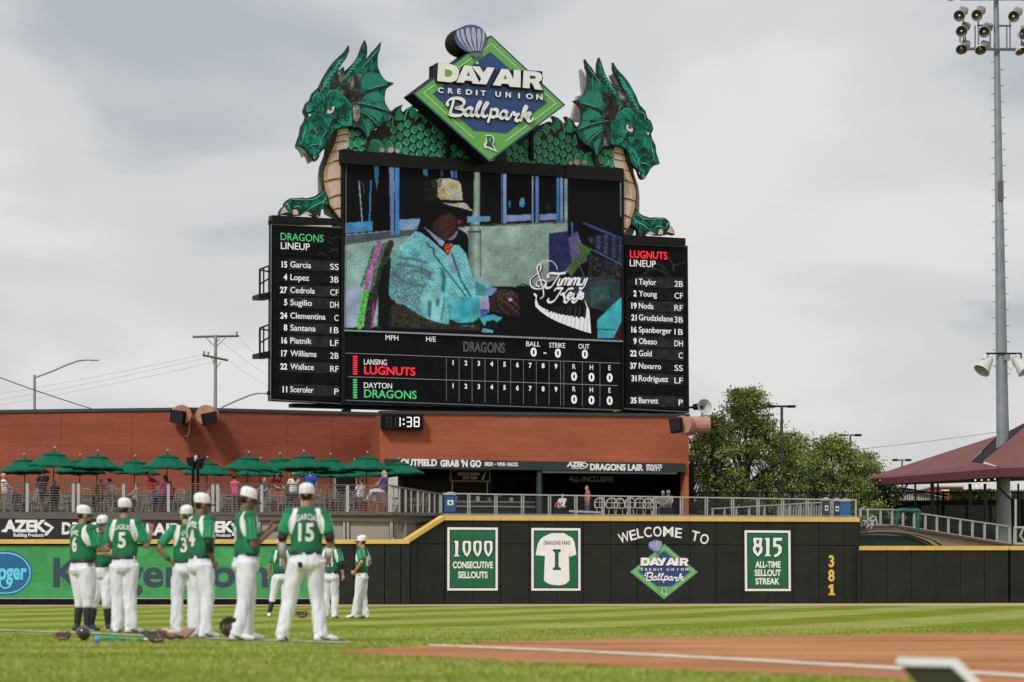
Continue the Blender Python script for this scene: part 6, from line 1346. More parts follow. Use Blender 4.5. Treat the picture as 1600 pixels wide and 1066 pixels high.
# high round-backed pale chairs behind the mesh railing
RBC = M('round_back_chair', (.50,.46,.38), .5)
for i, x in enumerate((937, 956, 968, 985, 1000, 1013, 1025)):
    p = at(x, 800, 117+.4*(i % 3)); p.z = DZ
    th = thing('round_back_chair', '%s pale round-backed chair from the left in the row before the ALL-INCLUSIVE opening' % ['first','second','third','fourth','fifth','sixth','seventh'][i], 'chair', tuple(p), 'round-backed chairs before the dark opening')
    r_ = .24; b = Vector(p); a0 = rc.uniform(-.6, .6)
    arc = [b+Vector((r_*math.sin(t_)*math.cos(a0), r_*math.sin(t_)*math.sin(a0)-.1, .60+r_*1.05*math.cos(t_))) for t_ in [-2.2+.44*k for k in range(11)]]
    build('backrest', MB().tube(arc, .028, 6), RBC, th); build('back_slats', MB().tube([arc[2], arc[8]], .014, 4).tube([arc[5], b+Vector((0,0,.45))], .018, 4), RBC, th)
    build('seat', MB().lathe([(.2,0),(.22,.02),(.2,.04)], b+Vector((0,.1,.43)), n=12), RBC, th)
    for k in range(4):
        a = .785+k*1.571; build('leg', MB().tube([b+Vector((.15*math.cos(a),.1+.15*math.sin(a),.43)), b+Vector((.22*math.cos(a),.1+.22*math.sin(a),0))], .016, 5), RBC, th)
bt = thing('bar_table', 'long pale bar table behind the mesh railing in front of the dark opening', 'table', tuple(at(925, 805, 116)))
build('tabletop', MB().prism([at(889,797,116), at(942,799.5,116), at(942,802.5,116), at(889,800,116)], (0,.5,0)), M('counter_pale', (.4,.38,.34), .5), bt)
for x in (893, 938): build('leg', MB().tube([at(x, 800, 116.2), (at(x,800,116.2).x, 116.2, DZ)], .03, 6), steel, bt)
for i, (x0, x1, y) in enumerate(((866,886,799),(1031,1052,801))):
    dkb = thing('planter_box', ['dark low box with red and white flowers behind the mesh railing','dark low box behind the mesh railing near the right end of the opening'][i], 'planter', tuple(at((x0+x1)/2, 806, 114)))
    build('box', MB().prism([at(x0,793,114), at(x1,794,114), at(x1,808,114), at(x0,808,114)], (0,.5,0)), blackm, dkb)
    if i == 0:
        fl = MB(); f2 = MB()
        for k in range(26):
            p = at(x0+1+rc.random()*18, 787+rc.random()*6, 113.9+rc.random()*.4); (fl if k % 2 else f2).ell(p, .05, .05, .05, 6, 4)
        build('red_flowers', fl, M('flower_red', (.45,.03,.05), .7), dkb); build('white_flowers', f2, letterw, dkb)
# bins
def bin_(label, x0, x1, yt, yb_, Y, col, lid, sign=True, lidw=True):
    th = thing('litter_bin', label, 'bin', tuple(at((x0+x1)/2, yb_, Y)))
    m_ = M('bin_%.2f_%.2f' % (col[0], col[2]), col, .5, .06)
    zb = at(x0, yb_, Y).z; pl = Pl(x0, Y, x1, Y)
    build('body', MB().pp(pl, [(x0, yt), (x1, yt), (x1, yb_), (x0, yb_)], 0, .55), m_, th)
    lp = [(x0-1, yt), (x0+1.5, yt-3), (x0+(x1-x0)*.4, yt-5), (x1-1.5, yt-4), (x1+1, yt)]
    build('lid', MB().pp(pl, lp, .04, .6), lid, th)
    if sign:
        sg_ = build('notice', MB().pp(pl, [((x0*.72+x1*.28), yt+8), ((x0*.2+x1*.8), yt+8), ((x0*.2+x1*.8), yt+16), ((x0*.72+x1*.28), yt+16)], .012, .01), letterw, th)
        cx_ = (x0*.46+x1*.54)
        build('emblem', MB().pp(pl, [(cx_+2.0*math.cos(a), yt+12+2.0*math.sin(a)) for a in [k*.785 for k in range(8)]], .02, .006), letterb, sg_)
    return th
LID = M('bin_lid_pale', (.5,.5,.48), .5)
bin_('blue litter bin with white notice where the picket railing meets the mesh railing', 694, 712, 773.5, 800, 109.2, (.008,.09,.26), LID)
bin_('dark green litter bin, leftmost of three bins by the right end of the mesh railing', 1286.5, 1296, 782, 807, 116, (.006,.045,.03), LID)
bin_('dark green litter bin touching the blue bin at the right end of the mesh railing', 1303, 1313, 783, 807, 116.2, (.006,.045,.03), LID)
bin_('blue litter bin at the right end of the mesh railing', 1313.4, 1329, 783.5, 807, 116, (.01,.11,.30), LID, sign=False)
# ================================================================== RIGHT SIDE
# ramp with railing
conc = M('concrete', (.30,.265,.215), .85, .25, 1.5, bump=.1)
RP = Pl(1343, 117, 1640, 122)
rm = thing('ramp', 'concrete ramp wall sloping down to the right behind the low wall', 'ramp', tuple(RP.P(1500, 858)))
build('ramp_wall', MB().pp(RP, [(1340, 824), (1400, 823), (1578, 852.5), (1660, 855), (1660, 866), (1340, 866)], 0, 6), conc, rm)
build('ramp_edge', MB().pp(RP, [(1340, 821.5), (1400, 820.6), (1578, 849.8), (1660, 852.6), (1660, 856.0), (1578, 853.4), (1398, 824.6), (1340, 825)], .12, .5), M('ramp_edge_maroon', (.11,.06,.052), .7), rm)
rr_ = thing('ramp_railing', 'pale square framed railing following the ramp down to the right', 'railing', tuple(RP.P(1480, 850)))
def rtop(x): return 796 if x < 1396 else 796+(x-1396)*(822.3-796)/(1578.5-1396)
def rbot(x): return 821 if x < 1400 else 821+(x-1400)*(849.5-821)/(1578-1400)
build('top_rail', MB().pp(RP, [(1343, 795.2), (1396, 795.2), (1578.5, 821.6), (1578.5, 823.6), (1396, 797.2), (1343, 797)], .1, .08), alum, rr_)
build('bottom_rail', MB().pp(RP, [(1343, 819.8), (1399, 819.4), (1578.5, 848.3), (1578.5, 849.8), (1399, 820.8), (1343, 821)], .1, .05), alum, rr_)
ps = [1345,1376.5,1394.5,1411.5,1429,1446.5,1464.5,1482.5,1501,1520,1539,1558.5,1577.8]
for x in ps: build('post', MB().pp(RP, [(x-1.4, rtop(x)+1), (x+1.4, rtop(x)+1), (x+1.4, rbot(x)), (x-1.4, rbot(x))], .08, .06), alum, rr_)
for a, b in zip(ps[:-1], ps[1:]): build('mesh_infill', MB().pp(RP, [(a+1.6, rtop(a)+2), (b-1.6, rtop(b)+2), (b-1.6, rbot(b)-1.5), (a+1.6, rbot(a)-1.5)], .06, .008), WM, rr_)
sr = thing('steel_stair_rail', 'pale tubular stair rail at the right end of the mesh railing', 'railing', tuple(at(1356, 825, 116)))
for s_ in ([(1345,824),(1345,795),(1352,792)], [(1356,822),(1356,794)], [(1345,823),(1365,806),(1368,808),(1371,821)], [(1346,814),(1364,814)], [(1352,827),(1368,812)], [(1345,828),(1359,828),(1366,818)]):
    build('tube', MB().tube([at(x, y, 115.6) for x, y in s_], .035, 6), alum, sr)
# second sloping railing seen through the mesh
sr2 = thing('ramp_railing', 'sloping pale railing with white pickets seen through the mesh railing before the trees', 'railing', tuple(at(1200, 805, 121)))
P3 = Pl(1110, 120, 1286, 123)
build('top_rail', MB().pp(P3, [(1112, 794), (1284, 784.2), (1284, 786), (1112, 796)], .05, .06), alum, sr2)
for x in (1114,1132.5,1151,1171,1195,1217,1234.5,1251,1268,1284): build('post', MB().pp(P3, [(x-1.1, 795-(x-1112)*.057), (x+1.1, 795-(x-1112)*.057), (x+1.1, 808), (x-1.1, 808)], .03, .06), alum, sr2)
rpk = random.Random(9)
for x in range(1220, 1284, 4): build('picket', MB().pp(P3, [(x-.7, 790), (x+.7, 790), (x+.7, 808), (x-.7, 808)], .0, .04), alum, sr2)
# tarpaulin drum and curved bull-pen roof edges behind low wall
TG = M('tarpaulin_green', (.006,.055,.045), .45, .3, 1.2, bump=.3, bscale=3)
tr_ = thing('curved_green_roof', 'dark green tarpaulin under curved tan edging just behind the low right wall', 'roof', tuple(at(1400, 856, 115)))
TP = Pl(1340, 114.5, 1500, 116)
build('tarpaulin', MB().pp(TP, [(1344, 836.5), (1375, 835.8), (1405, 837.5), (1428, 842), (1445, 849), (1455, 856), (1455, 862), (1344, 862)], 0, 2.2), TG, tr_)
TE = M('tan_edging', (.36,.29,.17), .6)
for k, (dx_, dy_) in enumerate(((0,0),(3,-1.2),(9,-3),(22,-4.4))):
    build('edging', MB().stroke(TP, [(1344, 835-.8*k*1.3), (1380, 833.6-1.2*k), (1412+dx_*.6, 836.6-1.2*k), (1438+dx_, 845+dy_*.4), (1456+dx_, 856)], 1.3, .1+.05*k, .3), TE if k != 1 else M('edging_brown', (.12,.08,.06), .7), tr_)
build('deck_band', MB().pp(TP, [(1344, 826), (1400, 825), (1420, 829), (1400, 832), (1344, 831)], -.1, 1.0), M('edging_brown', (.12,.08,.06), .7), tr_)
tf = thing('green_padded_frame', 'dark green padded frame standing on the ramp before the pale railing', 'frame', tuple(at(1418, 829, 115.6)))
TG2 = M('pad_green', (.008,.085,.065), .5, .2, 5)
build('pad_bar', MB().tube([at(1402,798.6,115.6), at(1409,797.5,115.6), at(1424,798.6,115.6), at(1434,798,115.6)], .09, 8, round_=True), TG2, tf)
build('pad_leg', MB().tube([at(1403,798.5,115.6), at(1402,812,115.6), at(1399.5,826.5,115.6)], [.07,.08,.05], 8, round_=True), TG2, tf)
build('pad_leg', MB().tube([at(1436,799,115.6), at(1435,812,115.6), at(1433.5,832,115.6)], [.07,.10,.06], 8, round_=True), TG2, tf)
# canopy
CN = M('canopy_maroon', (.175,.078,.074), .9, .14, .8, spec=.15); CNF = M('canopy_fascia_maroon', (.105,.022,.032), .8, .12, 1.5)
cn = thing('canopy_pavilion', 'wide maroon fabric canopy pavilion at the right edge, pierced by the light tower', 'pavilion', tuple(at(1500, 830, 135)))
tl, cr_ = at(1343, 750, 146), at(1566.5, 731.5, 131)
def slab(P, th_=(0,0,-.12)): return MB().prism(P, th_)
mb = MB(); mb.add([at(1343,750,146), at(1566.5,731.5,131), at(1536,724,133.4), at(1515.5,722.6,136), at(1557,683,141), at(1554,682,142)], [(0,1,2,3),(0,3,4,5)]); build('roof_fabric', mb, CN, cn)
mb = MB(); mb.add([at(1566.5,731.5,131), at(1640,729,131), at(1640,640,136.5), at(1600,668,135.6), at(1536,721,133.2)], [(0,1,2,3,4)]); build('roof_fabric', mb, CN, cn)
mb = MB(); mb.add([at(1343,750,146), at(1554,682,142), at(1640,665,155), at(1420,748,165)], [(0,1,2,3)]); build('roof_fabric', mb, CN, cn)
build('roof_opening', MB().prism([at(1515.5,723,136.3), at(1536,722,134), at(1600,669,136.4), at(1640,645,137.5), at(1640,640,140.5), at(1557,684,141.2)], (0,.6,-.1)), blackm, cn)
mb = MB(); mb.add([at(1343,750,146), at(1566.5,731.5,131), at(1566.5,745,131), at(1343,760.2,146)], [(0,1,2,3)]); build('fascia', mb, CNF, cn)
mb = MB(); mb.add([at(1566.5,731.5,131), at(1640,729,131), at(1640,745.2,131), at(1566.5,745,131)], [(0,1,2,3)]); build('fascia', mb, CNF, cn)
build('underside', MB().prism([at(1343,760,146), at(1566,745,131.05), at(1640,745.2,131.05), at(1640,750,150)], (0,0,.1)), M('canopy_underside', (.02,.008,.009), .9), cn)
for x, Y, wd_ in ((1367,144,.07),(1430,140.5,.05),(1456.5,138.5,.09),(1465.5,141,.05),(1515.5,135,.08),(1539,133.5,.07),(1591,133.5,.05)):
    build('post', MB().tube([at(x, 756, Y), (at(x,756,Y).x, Y, DZ-.1)], wd_, 6), black, cn)
for s_ in ([(1378,756),(1404,778)], [(1418,757),(1404,778)], [(1404,778),(1404,790)], [(1404,762),(1480,775)], [(1558,760),(1581,782)]): build('brace', MB().tube([at(x, y, 141 if x < 1500 else 131.5) for x, y in s_], .05, 5), black, cn)
LB = M('string_bulb', (.9,.6,.25), .4, .02, em=1.0)
for x, y in ((1524,750.5),(1534,750.3),(1544.5,749.8),(1554.5,748.8),(1526,759),(1534.5,757)): build('bulb', MB().ell(at(x, y, 132.5), .035, .035, .035, 6, 4), LB, cn)
# back fence, low building with framed openings, hedge, brick building, grey gable
def fence(lab, x0, x1, y0, y1, Y, n):
    th = thing('picket_fence', lab, 'fence', tuple(at((x0+x1)/2, y1, Y)))
    for k in range(2): 
        yy = y0+2+k*(y1-y0-5); build('rail', MB().tube([at(x0, yy, Y), at(x1, yy, Y)], .03, 4), black, th)
    for i in range(n):
        x = x0+(x1-x0)*i/(n-1); build('picket', MB().tube([at(x, y0, Y), at(x, y1, Y)], .018, 4), black, th)
    for i in range(0, n, 12):
        x = x0+(x1-x0)*i/(n-1); build('post', MB().tube([at(x, y0-1, Y), at(x, y1, Y)], .06, 4), black, th)
    return th
fence('black picket fence in front of the trees right of the orange brick building', 1080, 1340, 768, 806, 128, 80)
fence('black picket fence under the maroon canopy above the row of framed openings', 1344, 1600, 768, 790, 148, 72)
fb = thing('low_building', 'dark low building with pale framed openings under the maroon canopy', 'building', tuple(at(1480, 840, 147)))
FB = Pl(1340, 149, 1660, 146)
build('wall', MB().pp(FB, [(1368, 782.5), (1660, 780), (1660, 862), (1368, 862)], 0, 1), M('dark_brown_wall', (.022,.017,.014), .7, .3, 1), fb)
for a, b in ((1397,1429),(1439,1471),(1476,1509),(1512,1546),(1549,1568),(1600,1650)):
    w_ = MB().rect(FB, a, 786.5 if a < 1430 else 789.5, b, 788.6 if a < 1430 else 791, .06, .06).rect(FB, a, 788.6, a+1.4, 830, .06, .06).rect(FB, b-1.4, 788.6, b, 830, .06, .06)
    fo = build('opening_frame', w_, M('frame_grey', (.13,.125,.115), .6), fb); build('glass', MB().rect(FB, a+1.6, 791, b-1.6, 830, .03, .02), M('dark_glass', (.008,.009,.010), .15), fo)
build('wall_panel', MB().rect(FB, 1398, 783, 1430, 786.4, .07, .05), M('frame_grey', (.13,.125,.115), .6), fb)
hg = thing('grey_gable_building', 'pale grey sided building with sloping roof edge behind the black fence', 'building', tuple(at(1430, 800, 175)))
build('wall', MB().prism([at(1338,772,175), at(1400,763,175), at(1475,776,175), at(1475,800,175), at(1338,800,175)], (0,8,0)), M('grey_siding', (.38,.38,.38), .8, .1, 2, stretch=(4,1,.3)), hg)
build('roof', MB().prism([at(1336,773,174.8), at(1400,761.8,174.8), at(1482,779,174.8), at(1482,780.6,174.8), at(1400,764,174.8), at(1336,775,174.8)], (0,8.4,0)), M('roof_dark', (.05,.05,.05), .8), hg)
hb = thing('far_brick_building', 'small far red brick building seen under the canopy', 'building', tuple(at(1482, 790, 220)))
build('wall', MB().prism([at(1459,761.5,220), at(1505,761.5,220), at(1505,800,220), at(1459,800,220)], (0,10,0)), M('far_brick', (.30,.075,.06), .85, .2, .8), hb)
build('window_band', MB().prism([at(1471,765.5,219.9), at(1486,765.5,219.9), at(1486,767,219.9), at(1471,767,219.9)], (0,.1,0)), letterw, hb)
build('cornice', MB().prism([at(1458,759.5,219.8), at(1506,759.5,219.8), at(1506,761.4,219.8), at(1458,761.4,219.8)], (0,10.5,0)), M('cornice_pale', (.4,.3,.25), .8), hb)
# ------------------------------------------------------------------ light tower
LT_Y = 136.0
lt = thing('light_tower', 'tall galvanised steel light tower with round floodlights passing through the maroon canopy', 'light tower', tuple(at(1569, 850, LT_Y)))
def lx(y): return 1556.3+(y)*(1568.5-1556.3)/800
def lw_(y): return (8.2+(20.5-8.2)*y/745)/2*LT_Y/F
build('pole', MB().tube([at(lx(y), y, LT_Y) for y in (-120, 0, 100, 200, 280, 345)], [lw_(max(y,-60)) for y in (-120,0,100,200,280,345)], 24, cap=False), galv, lt, smooth=True)
build('pole', MB().tube([at(lx(y), y, LT_Y) for y in (345, 500, 745, 860)], [lw_(y)*1.03 for y in (345,500,745,860)], 24, cap=False), galv, lt, smooth=True)
build('access_plate', MB().prism([at(1559.5,283,LT_Y-.28), at(1568,283,LT_Y-.28), at(1568.3,313,LT_Y-.28), at(1559.8,313,LT_Y-.28)], (0,.1,0)), M('brown_grey_plate', (.11,.10,.10), .7), lt)
build('joint_ring', MB().tube([at(lx(345), 343.5, LT_Y), at(lx(345), 346.5, LT_Y)], lw_(345)*1.08, 24), galv, lt)
for i in range(20):
    y = 97+i*25; y2 = y+12
    build('step_peg', MB().tube([at(lx(y)-lw_(y)*F/LT_Y-5, y, LT_Y), at(lx(y), y, LT_Y)], .022, 5), steel, lt)
    build('step_peg', MB().tube([at(lx(y2)+lw_(y2)*F/LT_Y+5, y2, LT_Y), at(lx(y2), y2, LT_Y)], .022, 5), steel, lt)
FG = M('frame_slate', (.10,.115,.14), .5)
for (x0, y0, x1, y1, r) in ((1510,76.5,1640,78,.075),(1527,40,1552,40.5,.05),(1560,40.3,1580,40.8,.05),(1500,-2,1640,-2,.09)): build('cross_arm', MB().tube([at(x0,y0,LT_Y-.3), at(x1,y1,LT_Y-.3)], r, 6), FG, lt)
for (x, y0, y1) in ((1505.5,22,66),(1508.5,36,66),(1528.5,30,70),(1523.5,40,76),(1547,40,76),(1578,30,76),(1573,42,76),(1596,40,76),(1500,55,67)): build('upright', MB().tube([at(x,y0,LT_Y-.3), at(x,y1,LT_Y-.3)], .035, 5), FG, lt)
LRIM = M('lamp_rim', (.52,.50,.48), .4, .05); LIN = M('lamp_reflector', (.10,.098,.085), .4, .2, metal=.3); LOUT = M('lamp_shell', (.55,.48,.45), .5, .05); LBOX = M('lamp_gear_box', (.26,.255,.26), .5)
def lamp(x, y, dirv, rpx=9.2, box=(6.5,-8)):
    c = at(x, y, LT_Y-.55); r = rpx*LT_Y/F; d = Vector(dirv).normalized()
    h = build('floodlight', MB().lathe([(r*.25,-r*.95),(r*.5,-r*.8),(r*.8,-r*.45),(r,0),(r*1.04,.0),(r*1.04,.02)], c, d, 22, cap=False), LOUT, lt)
    build('reflector', MB().lathe([(r*.98,.022),(r*.72,-r*.33),(r*.4,-r*.6),(r*.1,-r*.68)], c, d, 22, cap=False), LIN, h)
    build('rim', MB().tube([c+d*.02+ (d.orthogonal().normalized()*math.cos(a)+d.cross(d.orthogonal().normalized())*math.sin(a))*r for a in [k*math.pi/11 for k in range(23)]], .018, 5), LRIM, h)
    build('lamp_bulb', MB().ell(c-d*r*.3, r*.22, r*.22, r*.22, 8, 6), M('bulb_glass', (.75,.72,.60), .2), h)
    bx = at(x+box[0], y+box[1], LT_Y-.1); build('gear_box', MB().lathe([(.14,-.2),(.2,-.14),(.2,.14),(.14,.2)], bx, (1,.1,-.25), 10), LBOX, h)
for a in ((1499,25,(-.3,-1,-.35)),(1526.5,24,(.02,-1,-.25)),(1584,26,(0,-1,-.3)),(1502.5,49,(-.05,-1,-.4)),(1537.8,50,(-.1,-1,-.4)),(1598,53,(.8,-1,-.2)),(1502.5,77,(0,-1,-.9)),(1532.3,78,(.1,-1,-1.1)),(1595,80,(.5,-.7,-1.3)),(1486,-7,(0,-1,-.9)),(1514,-8,(0,-1,-.9)),(1542,-8,(0,-1,-.9)),(1577,-8,(.2,-1,-.9)),(1602,-7,(0,-1,-.9))): lamp(*a)
# horn floods on the tower lower down
build('cross_arm', MB().tube([at(1541,552.5,LT_Y-.3), at(1596,552.5,LT_Y-.3)], .045, 6), black, lt)
HGM = M('horn_white', (.55,.54,.53), .5)
for sx_, x in ((-1, 1541), (1, 1593)):
    h = build('horn', MB().lathe([(.12,.45),(.2,.3),(.28,-.05),(.40,-.42),(.41,-.45),(.36,-.42)], at(x, 569, LT_Y-.4), (.55*-sx_,.35,.75), 18, cap=False), HGM, lt)
    build('driver', MB().lathe([(.13,-.12),(.15,.14)], at(x-sx_*-2 if sx_ < 0 else x-3, 559.5, LT_Y-.4), (.4*-sx_,.3,.8), 12), HGM, h)
    for dx_ in (-2.5, 2.5): build('bracket', MB().tube([at(x+dx_, 553, LT_Y-.35), at(x+dx_, 563, LT_Y-.38)], .04, 5), black, h)
build('junction_box', MB().prism([at(1570,554,LT_Y-.5), at(1579,554,LT_Y-.5), at(1579,563,LT_Y-.5), at(1570,563,LT_Y-.5)], (0,.25,0)), LBOX, lt)
build('cable', MB().tube([at(1572,563,LT_Y-.4), at(1574,572,LT_Y-.4), at(1580,578,LT_Y-.4), at(1584,572,LT_Y-.4), at(1581,564,LT_Y-.4)], .015, 5), steel, lt)
wpst = thing('white_post', 'slim pale post at the right edge beside the light tower base', 'post', tuple(at(1587, 850, 131)))
build('post', MB().tube([at(1587,780,131), at(1587,862,131)], .055, 8), alum, wpst)
gt = thing('framed_gate', 'pale framed mesh gate at the right edge beside the ramp railing', 'gate', tuple(at(1595, 852, 118)))
for s_ in ([(1584.5,850),(1584.5,824.5),(1640,824.5)], [(1584.5,850),(1640,850)], [(1599,825),(1594,838),(1600,846)]): build('frame_bar', MB().tube([at(x,y,118) for x,y in s_], .05, 6), alum, gt)
build('mesh_infill', MB().prism([at(1585,825,118.02), at(1640,825,118.02), at(1640,850,118.02), at(1585,850,118.02)], (0,.01,0)), WM, gt)
# ------------------------------------------------------------------ parking lot lamps behind the trees
def lotlamp(lab, x, yt, Y, hw, x0h, x1h):
    th = thing('parking_lot_lamp', lab, 'street lamp', tuple(at(x, 800, Y)), 'twin headed parking lot lamps')
    build('pole', MB().tube([at(x, 800, Y), at(x, yt, Y)], .07, 8), M('lamp_bronze', (.05,.05,.048), .5), th)
    build('arm', MB().tube([at(x-hw, yt+.6, Y), at(x+hw, yt+.6, Y)], .05, 6), black, th)
    for s_ in (-1, 1):
        a, b = sorted((x+s_*hw*.45, x+s_*hw*1.05)); build('lamp_head', MB().prism([at(a, yt-1.4, Y), at(b, yt-1.4, Y), at(b, yt+2, Y), at(a, yt+2.4, Y)], (0,.35,0)), M('lamp_bronze', (.05,.05,.048), .5), th)
lotlamp('bronze twin headed parking lot lamp behind the tallest tree', 1221.5, 634.5, 141, 21, 0, 0)
lotlamp('bronze twin headed parking lot lamp behind the right hand tree', 1328.5, 679.5, 200, 17, 0, 0)
lotlamp('small far twin headed parking lot lamp above the tip of the maroon canopy', 1409.5, 718.5, 240, 14, 0, 0)
# ------------------------------------------------------------------ utility pole, wires, street lamps
up = thing('utility_pole', 'utility pole with two crossarms and insulators behind the brick building', 'utility pole', tuple(at(337, 700, 170)))
UPW = M('weathered_wood', (.17,.16,.13), .8); UP2 = M('pole_grey', (.25,.27,.30), .6)
build('pole', MB().tube([at(336, 700, 170), at(337, 523.5, 170)], [.12,.09], 10), UP2, up)
build('crossarm', MB().tube([at(301, 526.5, 170), at(373, 525, 170)], .07, 4), UPW, up)
build('crossarm', MB().tube([at(316.5, 555, 169.4), at(356, 563, 170.4)], .07, 4), UPW, up)
for s_ in ([(322,528),(335,541)], [(352,528),(338,542)], [(343,528),(338,536)], [(346,565),(338,575)], [(331,560),(336,572)]): build('brace', MB().tube([at(x,y,170) for x,y in s_], .025, 4), UP2, up)
for x, y in ((319,551),(325.5,552),(370,520.5)): build('insulator', MB().lathe([(.03,-.1),(.07,-.05),(.04,0),(.08,.04),(.03,.1)], at(x,y,169.8), n=8), UP2, up)
def wire(lab, pts, Y0, Y1, r=.007):
    n = 14; P = []
    (x0, y0), (x1, y1), sag = pts
    for i in range(n+1):
        t_ = i/n; P.append(at(x0+(x1-x0)*t_, y0+(y1-y0)*t_+sag*4*t_*(1-t_), Y0+(Y1-Y0)*t_))
    tag(build('overhead_wire', MB().tube(P, r, 4), M('wire', (.16,.16,.17), .6), None), lab, 'wire', 'overhead wires')
wire('topmost of three wires from the utility pole to the left edge', ((317,554),(-40,622),3), 169.5, 175)
wire('middle of three wires from the utility pole to the left edge', ((324,559),(-40,632),3), 169.5, 175)
wire('lowest of three wires from the utility pole to the left edge', ((334,566),(-40,640),3), 170, 175)
wire('thick dark wire crossing the street lamp at the upper left of the brick wall', ((-40,575),(150,641),2), 150, 170, .03)
wire('upper thin wire from the utility pole right to the scoreboard', ((372,527),(440,590),2), 170, 175)
wire('middle thin wire from the utility pole down right to the scoreboard', ((341,530),(440,600),3), 170, 175)
wire('lowest thin wire from the utility pole down right to the scoreboard', ((356,563),(440,616),2), 170, 175)
wire('thin wire far right above the maroon canopy', ((1320,704),(1640,662),3), 230, 240, .02)
def slamp(lab, xp, yp, arm):
    th = thing('street_lamp', lab, 'street lamp', tuple(at(xp, 700, 160)))
    build('pole', MB().tube([at(xp,700,160), at(xp,yp,160)], [.085,.075], 10), UP2, th)
    build('arm', MB().tube([at(x,y,160) for x,y in arm], [.05]*(len(arm)-1)+[.03], 8), UP2, th)
    e = arm[-1]; build('lamp_head', MB().prism([at(e[0]-2,e[1]-1.0,160), at(e[0]+14,e[1]-.6,160), at(e[0]+14,e[1]+.6,160), at(e[0],e[1]+1.0,160)], (0,.3,0)), UP2, th)
slamp('grey street lamp with long curved arm above the left end of the brick wall', 54, 586, [(54,590.5),(80,581),(105,570),(122,564),(132,562.8),(140,562.8)])
slamp('street lamp arm rising behind the brick wall beside the left edge of the scoreboard', 346, 640, [(346,637),(370,626),(392,617),(402,615),(412,615)])
# ================================================================== TREES
LF = []
for i, (c, s_) in enumerate((((.080,.120,.020),.2), ((.175,.230,.040),.2), ((.29,.35,.08),.2))): 
    m = M('leaf_%d' % i, c, .6, .25, .8)
    p = m.node_tree.nodes['Principled BSDF']; p.inputs['Subsurface Weight'].default_value = 0
    LF.append(m)
BARK = M('bark', (.05,.042,.035), .9, .3, 4)
def tree(lab, base_px, top_py, Y, spread, seed, nclump, leaf=.135, lean=0):
    rt_ = random.Random(seed); b = at(base_px, 800, Y); b.z = DZ; H = at(base_px, top_py, Y).z - DZ
    th = thing('leafy_tree', lab, 'tree', tuple(b), 'trees behind the picket fence')
    trunk = MB(); limbs = MB(); tips = []
    trunk.tube([b, b+Vector((.1,0,H*.2)), b+Vector((.05+lean*.2,.1,H*.42))], [.26,.2,.16], 9)
    cen = b+Vector((lean,0,H*.52))
    for i in range(int(nclump*1.6)):
        # sprays of leaves filling an uneven crown: wider in the middle, ragged top
        h = rt_.random()**.8; rad = spread*(1.0-.80*h**1.6)*(.35+.75*rt_.random()**.7); a = rt_.uniform(0, 6.283); lob = 1+.22*math.sin(a*3+seed)+.15*math.sin(h*9+seed*2)
        p = Vector((b.x+lean*h+rad*lob*math.cos(a), b.y+rad*.8*lob*math.sin(a), b.z+H*(.14+.84*h)))
        tips.append((p, (.26+.42*rt_.random())*(1.15-h*.45)))
    main = []
    for i in range(9):
        a = i*.7+rt_.uniform(-.3,.3); q = b+Vector((lean*.5+math.cos(a)*spread*.38, math.sin(a)*spread*.35, H*rt_.uniform(.42,.72))); s0 = b+Vector((.05,.05,H*rt_.uniform(.16,.42)))
        limbs.tube([s0, (s0+q)/2+Vector((0,0,H*.04)), q], [.10,.07,.045], 6); main.append(q)
    main.append(b+Vector((lean*.8,0,H*.85))); limbs.tube([b+Vector((.05+lean*.2,.1,H*.4)), b+Vector((lean*.6,0,H*.65)), main[-1]], [.13,.08,.035], 6)
    for p, r in tips:
        q = min(main, key=lambda m_: (m_-p).length); limbs.tube([q, (p+q)/2+Vector((0,0,-.1)), p], [.035,.025,.012], 4, cap=False)
    build('trunk', trunk, BARK, th, smooth=True); build('limbs', limbs, BARK, th)
    V = []; Fc = []; MI = []
    for p, r in tips:
        nn = int(48+70*r); tone = rt_.choice((0,1,1,1,2)); ax_ = Vector((rt_.uniform(-1,1), rt_.uniform(-1,1), rt_.uniform(-.1,.5))).normalized()
        for k in range(nn):
            d = Vector((rt_.gauss(0,1), rt_.gauss(0,1), rt_.gauss(0,.5)))*r*.50 + ax_*rt_.gauss(0,r*.55)
            up_ = 1 if d.z > r*.12 else (-1 if d.z < -r*.2 else 0)
            c = p+d; s_ = leaf*rt_.uniform(.6,1.25); nrm = Vector((rt_.gauss(0,1), rt_.gauss(0,1), rt_.gauss(.6,.8))).normalized(); ax = nrm.orthogonal().normalized(); ax.rotate(Matrix.Rotation(rt_.uniform(0,6.28), 3, nrm)); bx = nrm.cross(ax)
            k0 = len(V); V += [c-ax*s_*.55, c+bx*s_*.28, c+ax*s_*.55-nrm*s_*.12, c-bx*s_*.28]; Fc.append((k0,k0+1,k0+2,k0+3)); MI.append(min(2, max(0, tone+rt_.choice((-1,0,0,1)))))
    cm_ = MB(); cm_.v = V; cm_.f = Fc; cm_.m = MI; o = build('crown', cm_, LF, th)
    return th
tree('tall leafy tree immediately right of the orange brick building', 1116, 650, 138, 2.0, 1, 95)
tree('tallest leafy tree with twin pointed tops behind the picket fence', 1162, 606, 142, 2.6, 2, 190, lean=.2)
tree('leafy tree around the bronze parking lot lamp', 1232, 672, 146, 2.1, 3, 95)
tree('broad lower leafy tree left of the tip of the maroon canopy', 1300, 684, 144, 2.6, 4, 150)
tree('small leafy tree reaching over the tip of the maroon canopy', 1352, 708, 150, 1.9, 5, 80)
hd = thing('hedge', 'bright green hedge behind the black fence under the canopy', 'hedge', tuple(at(1530, 790, 158)))
V=[];Fc=[];MI=[]; rt_ = random.Random(12)
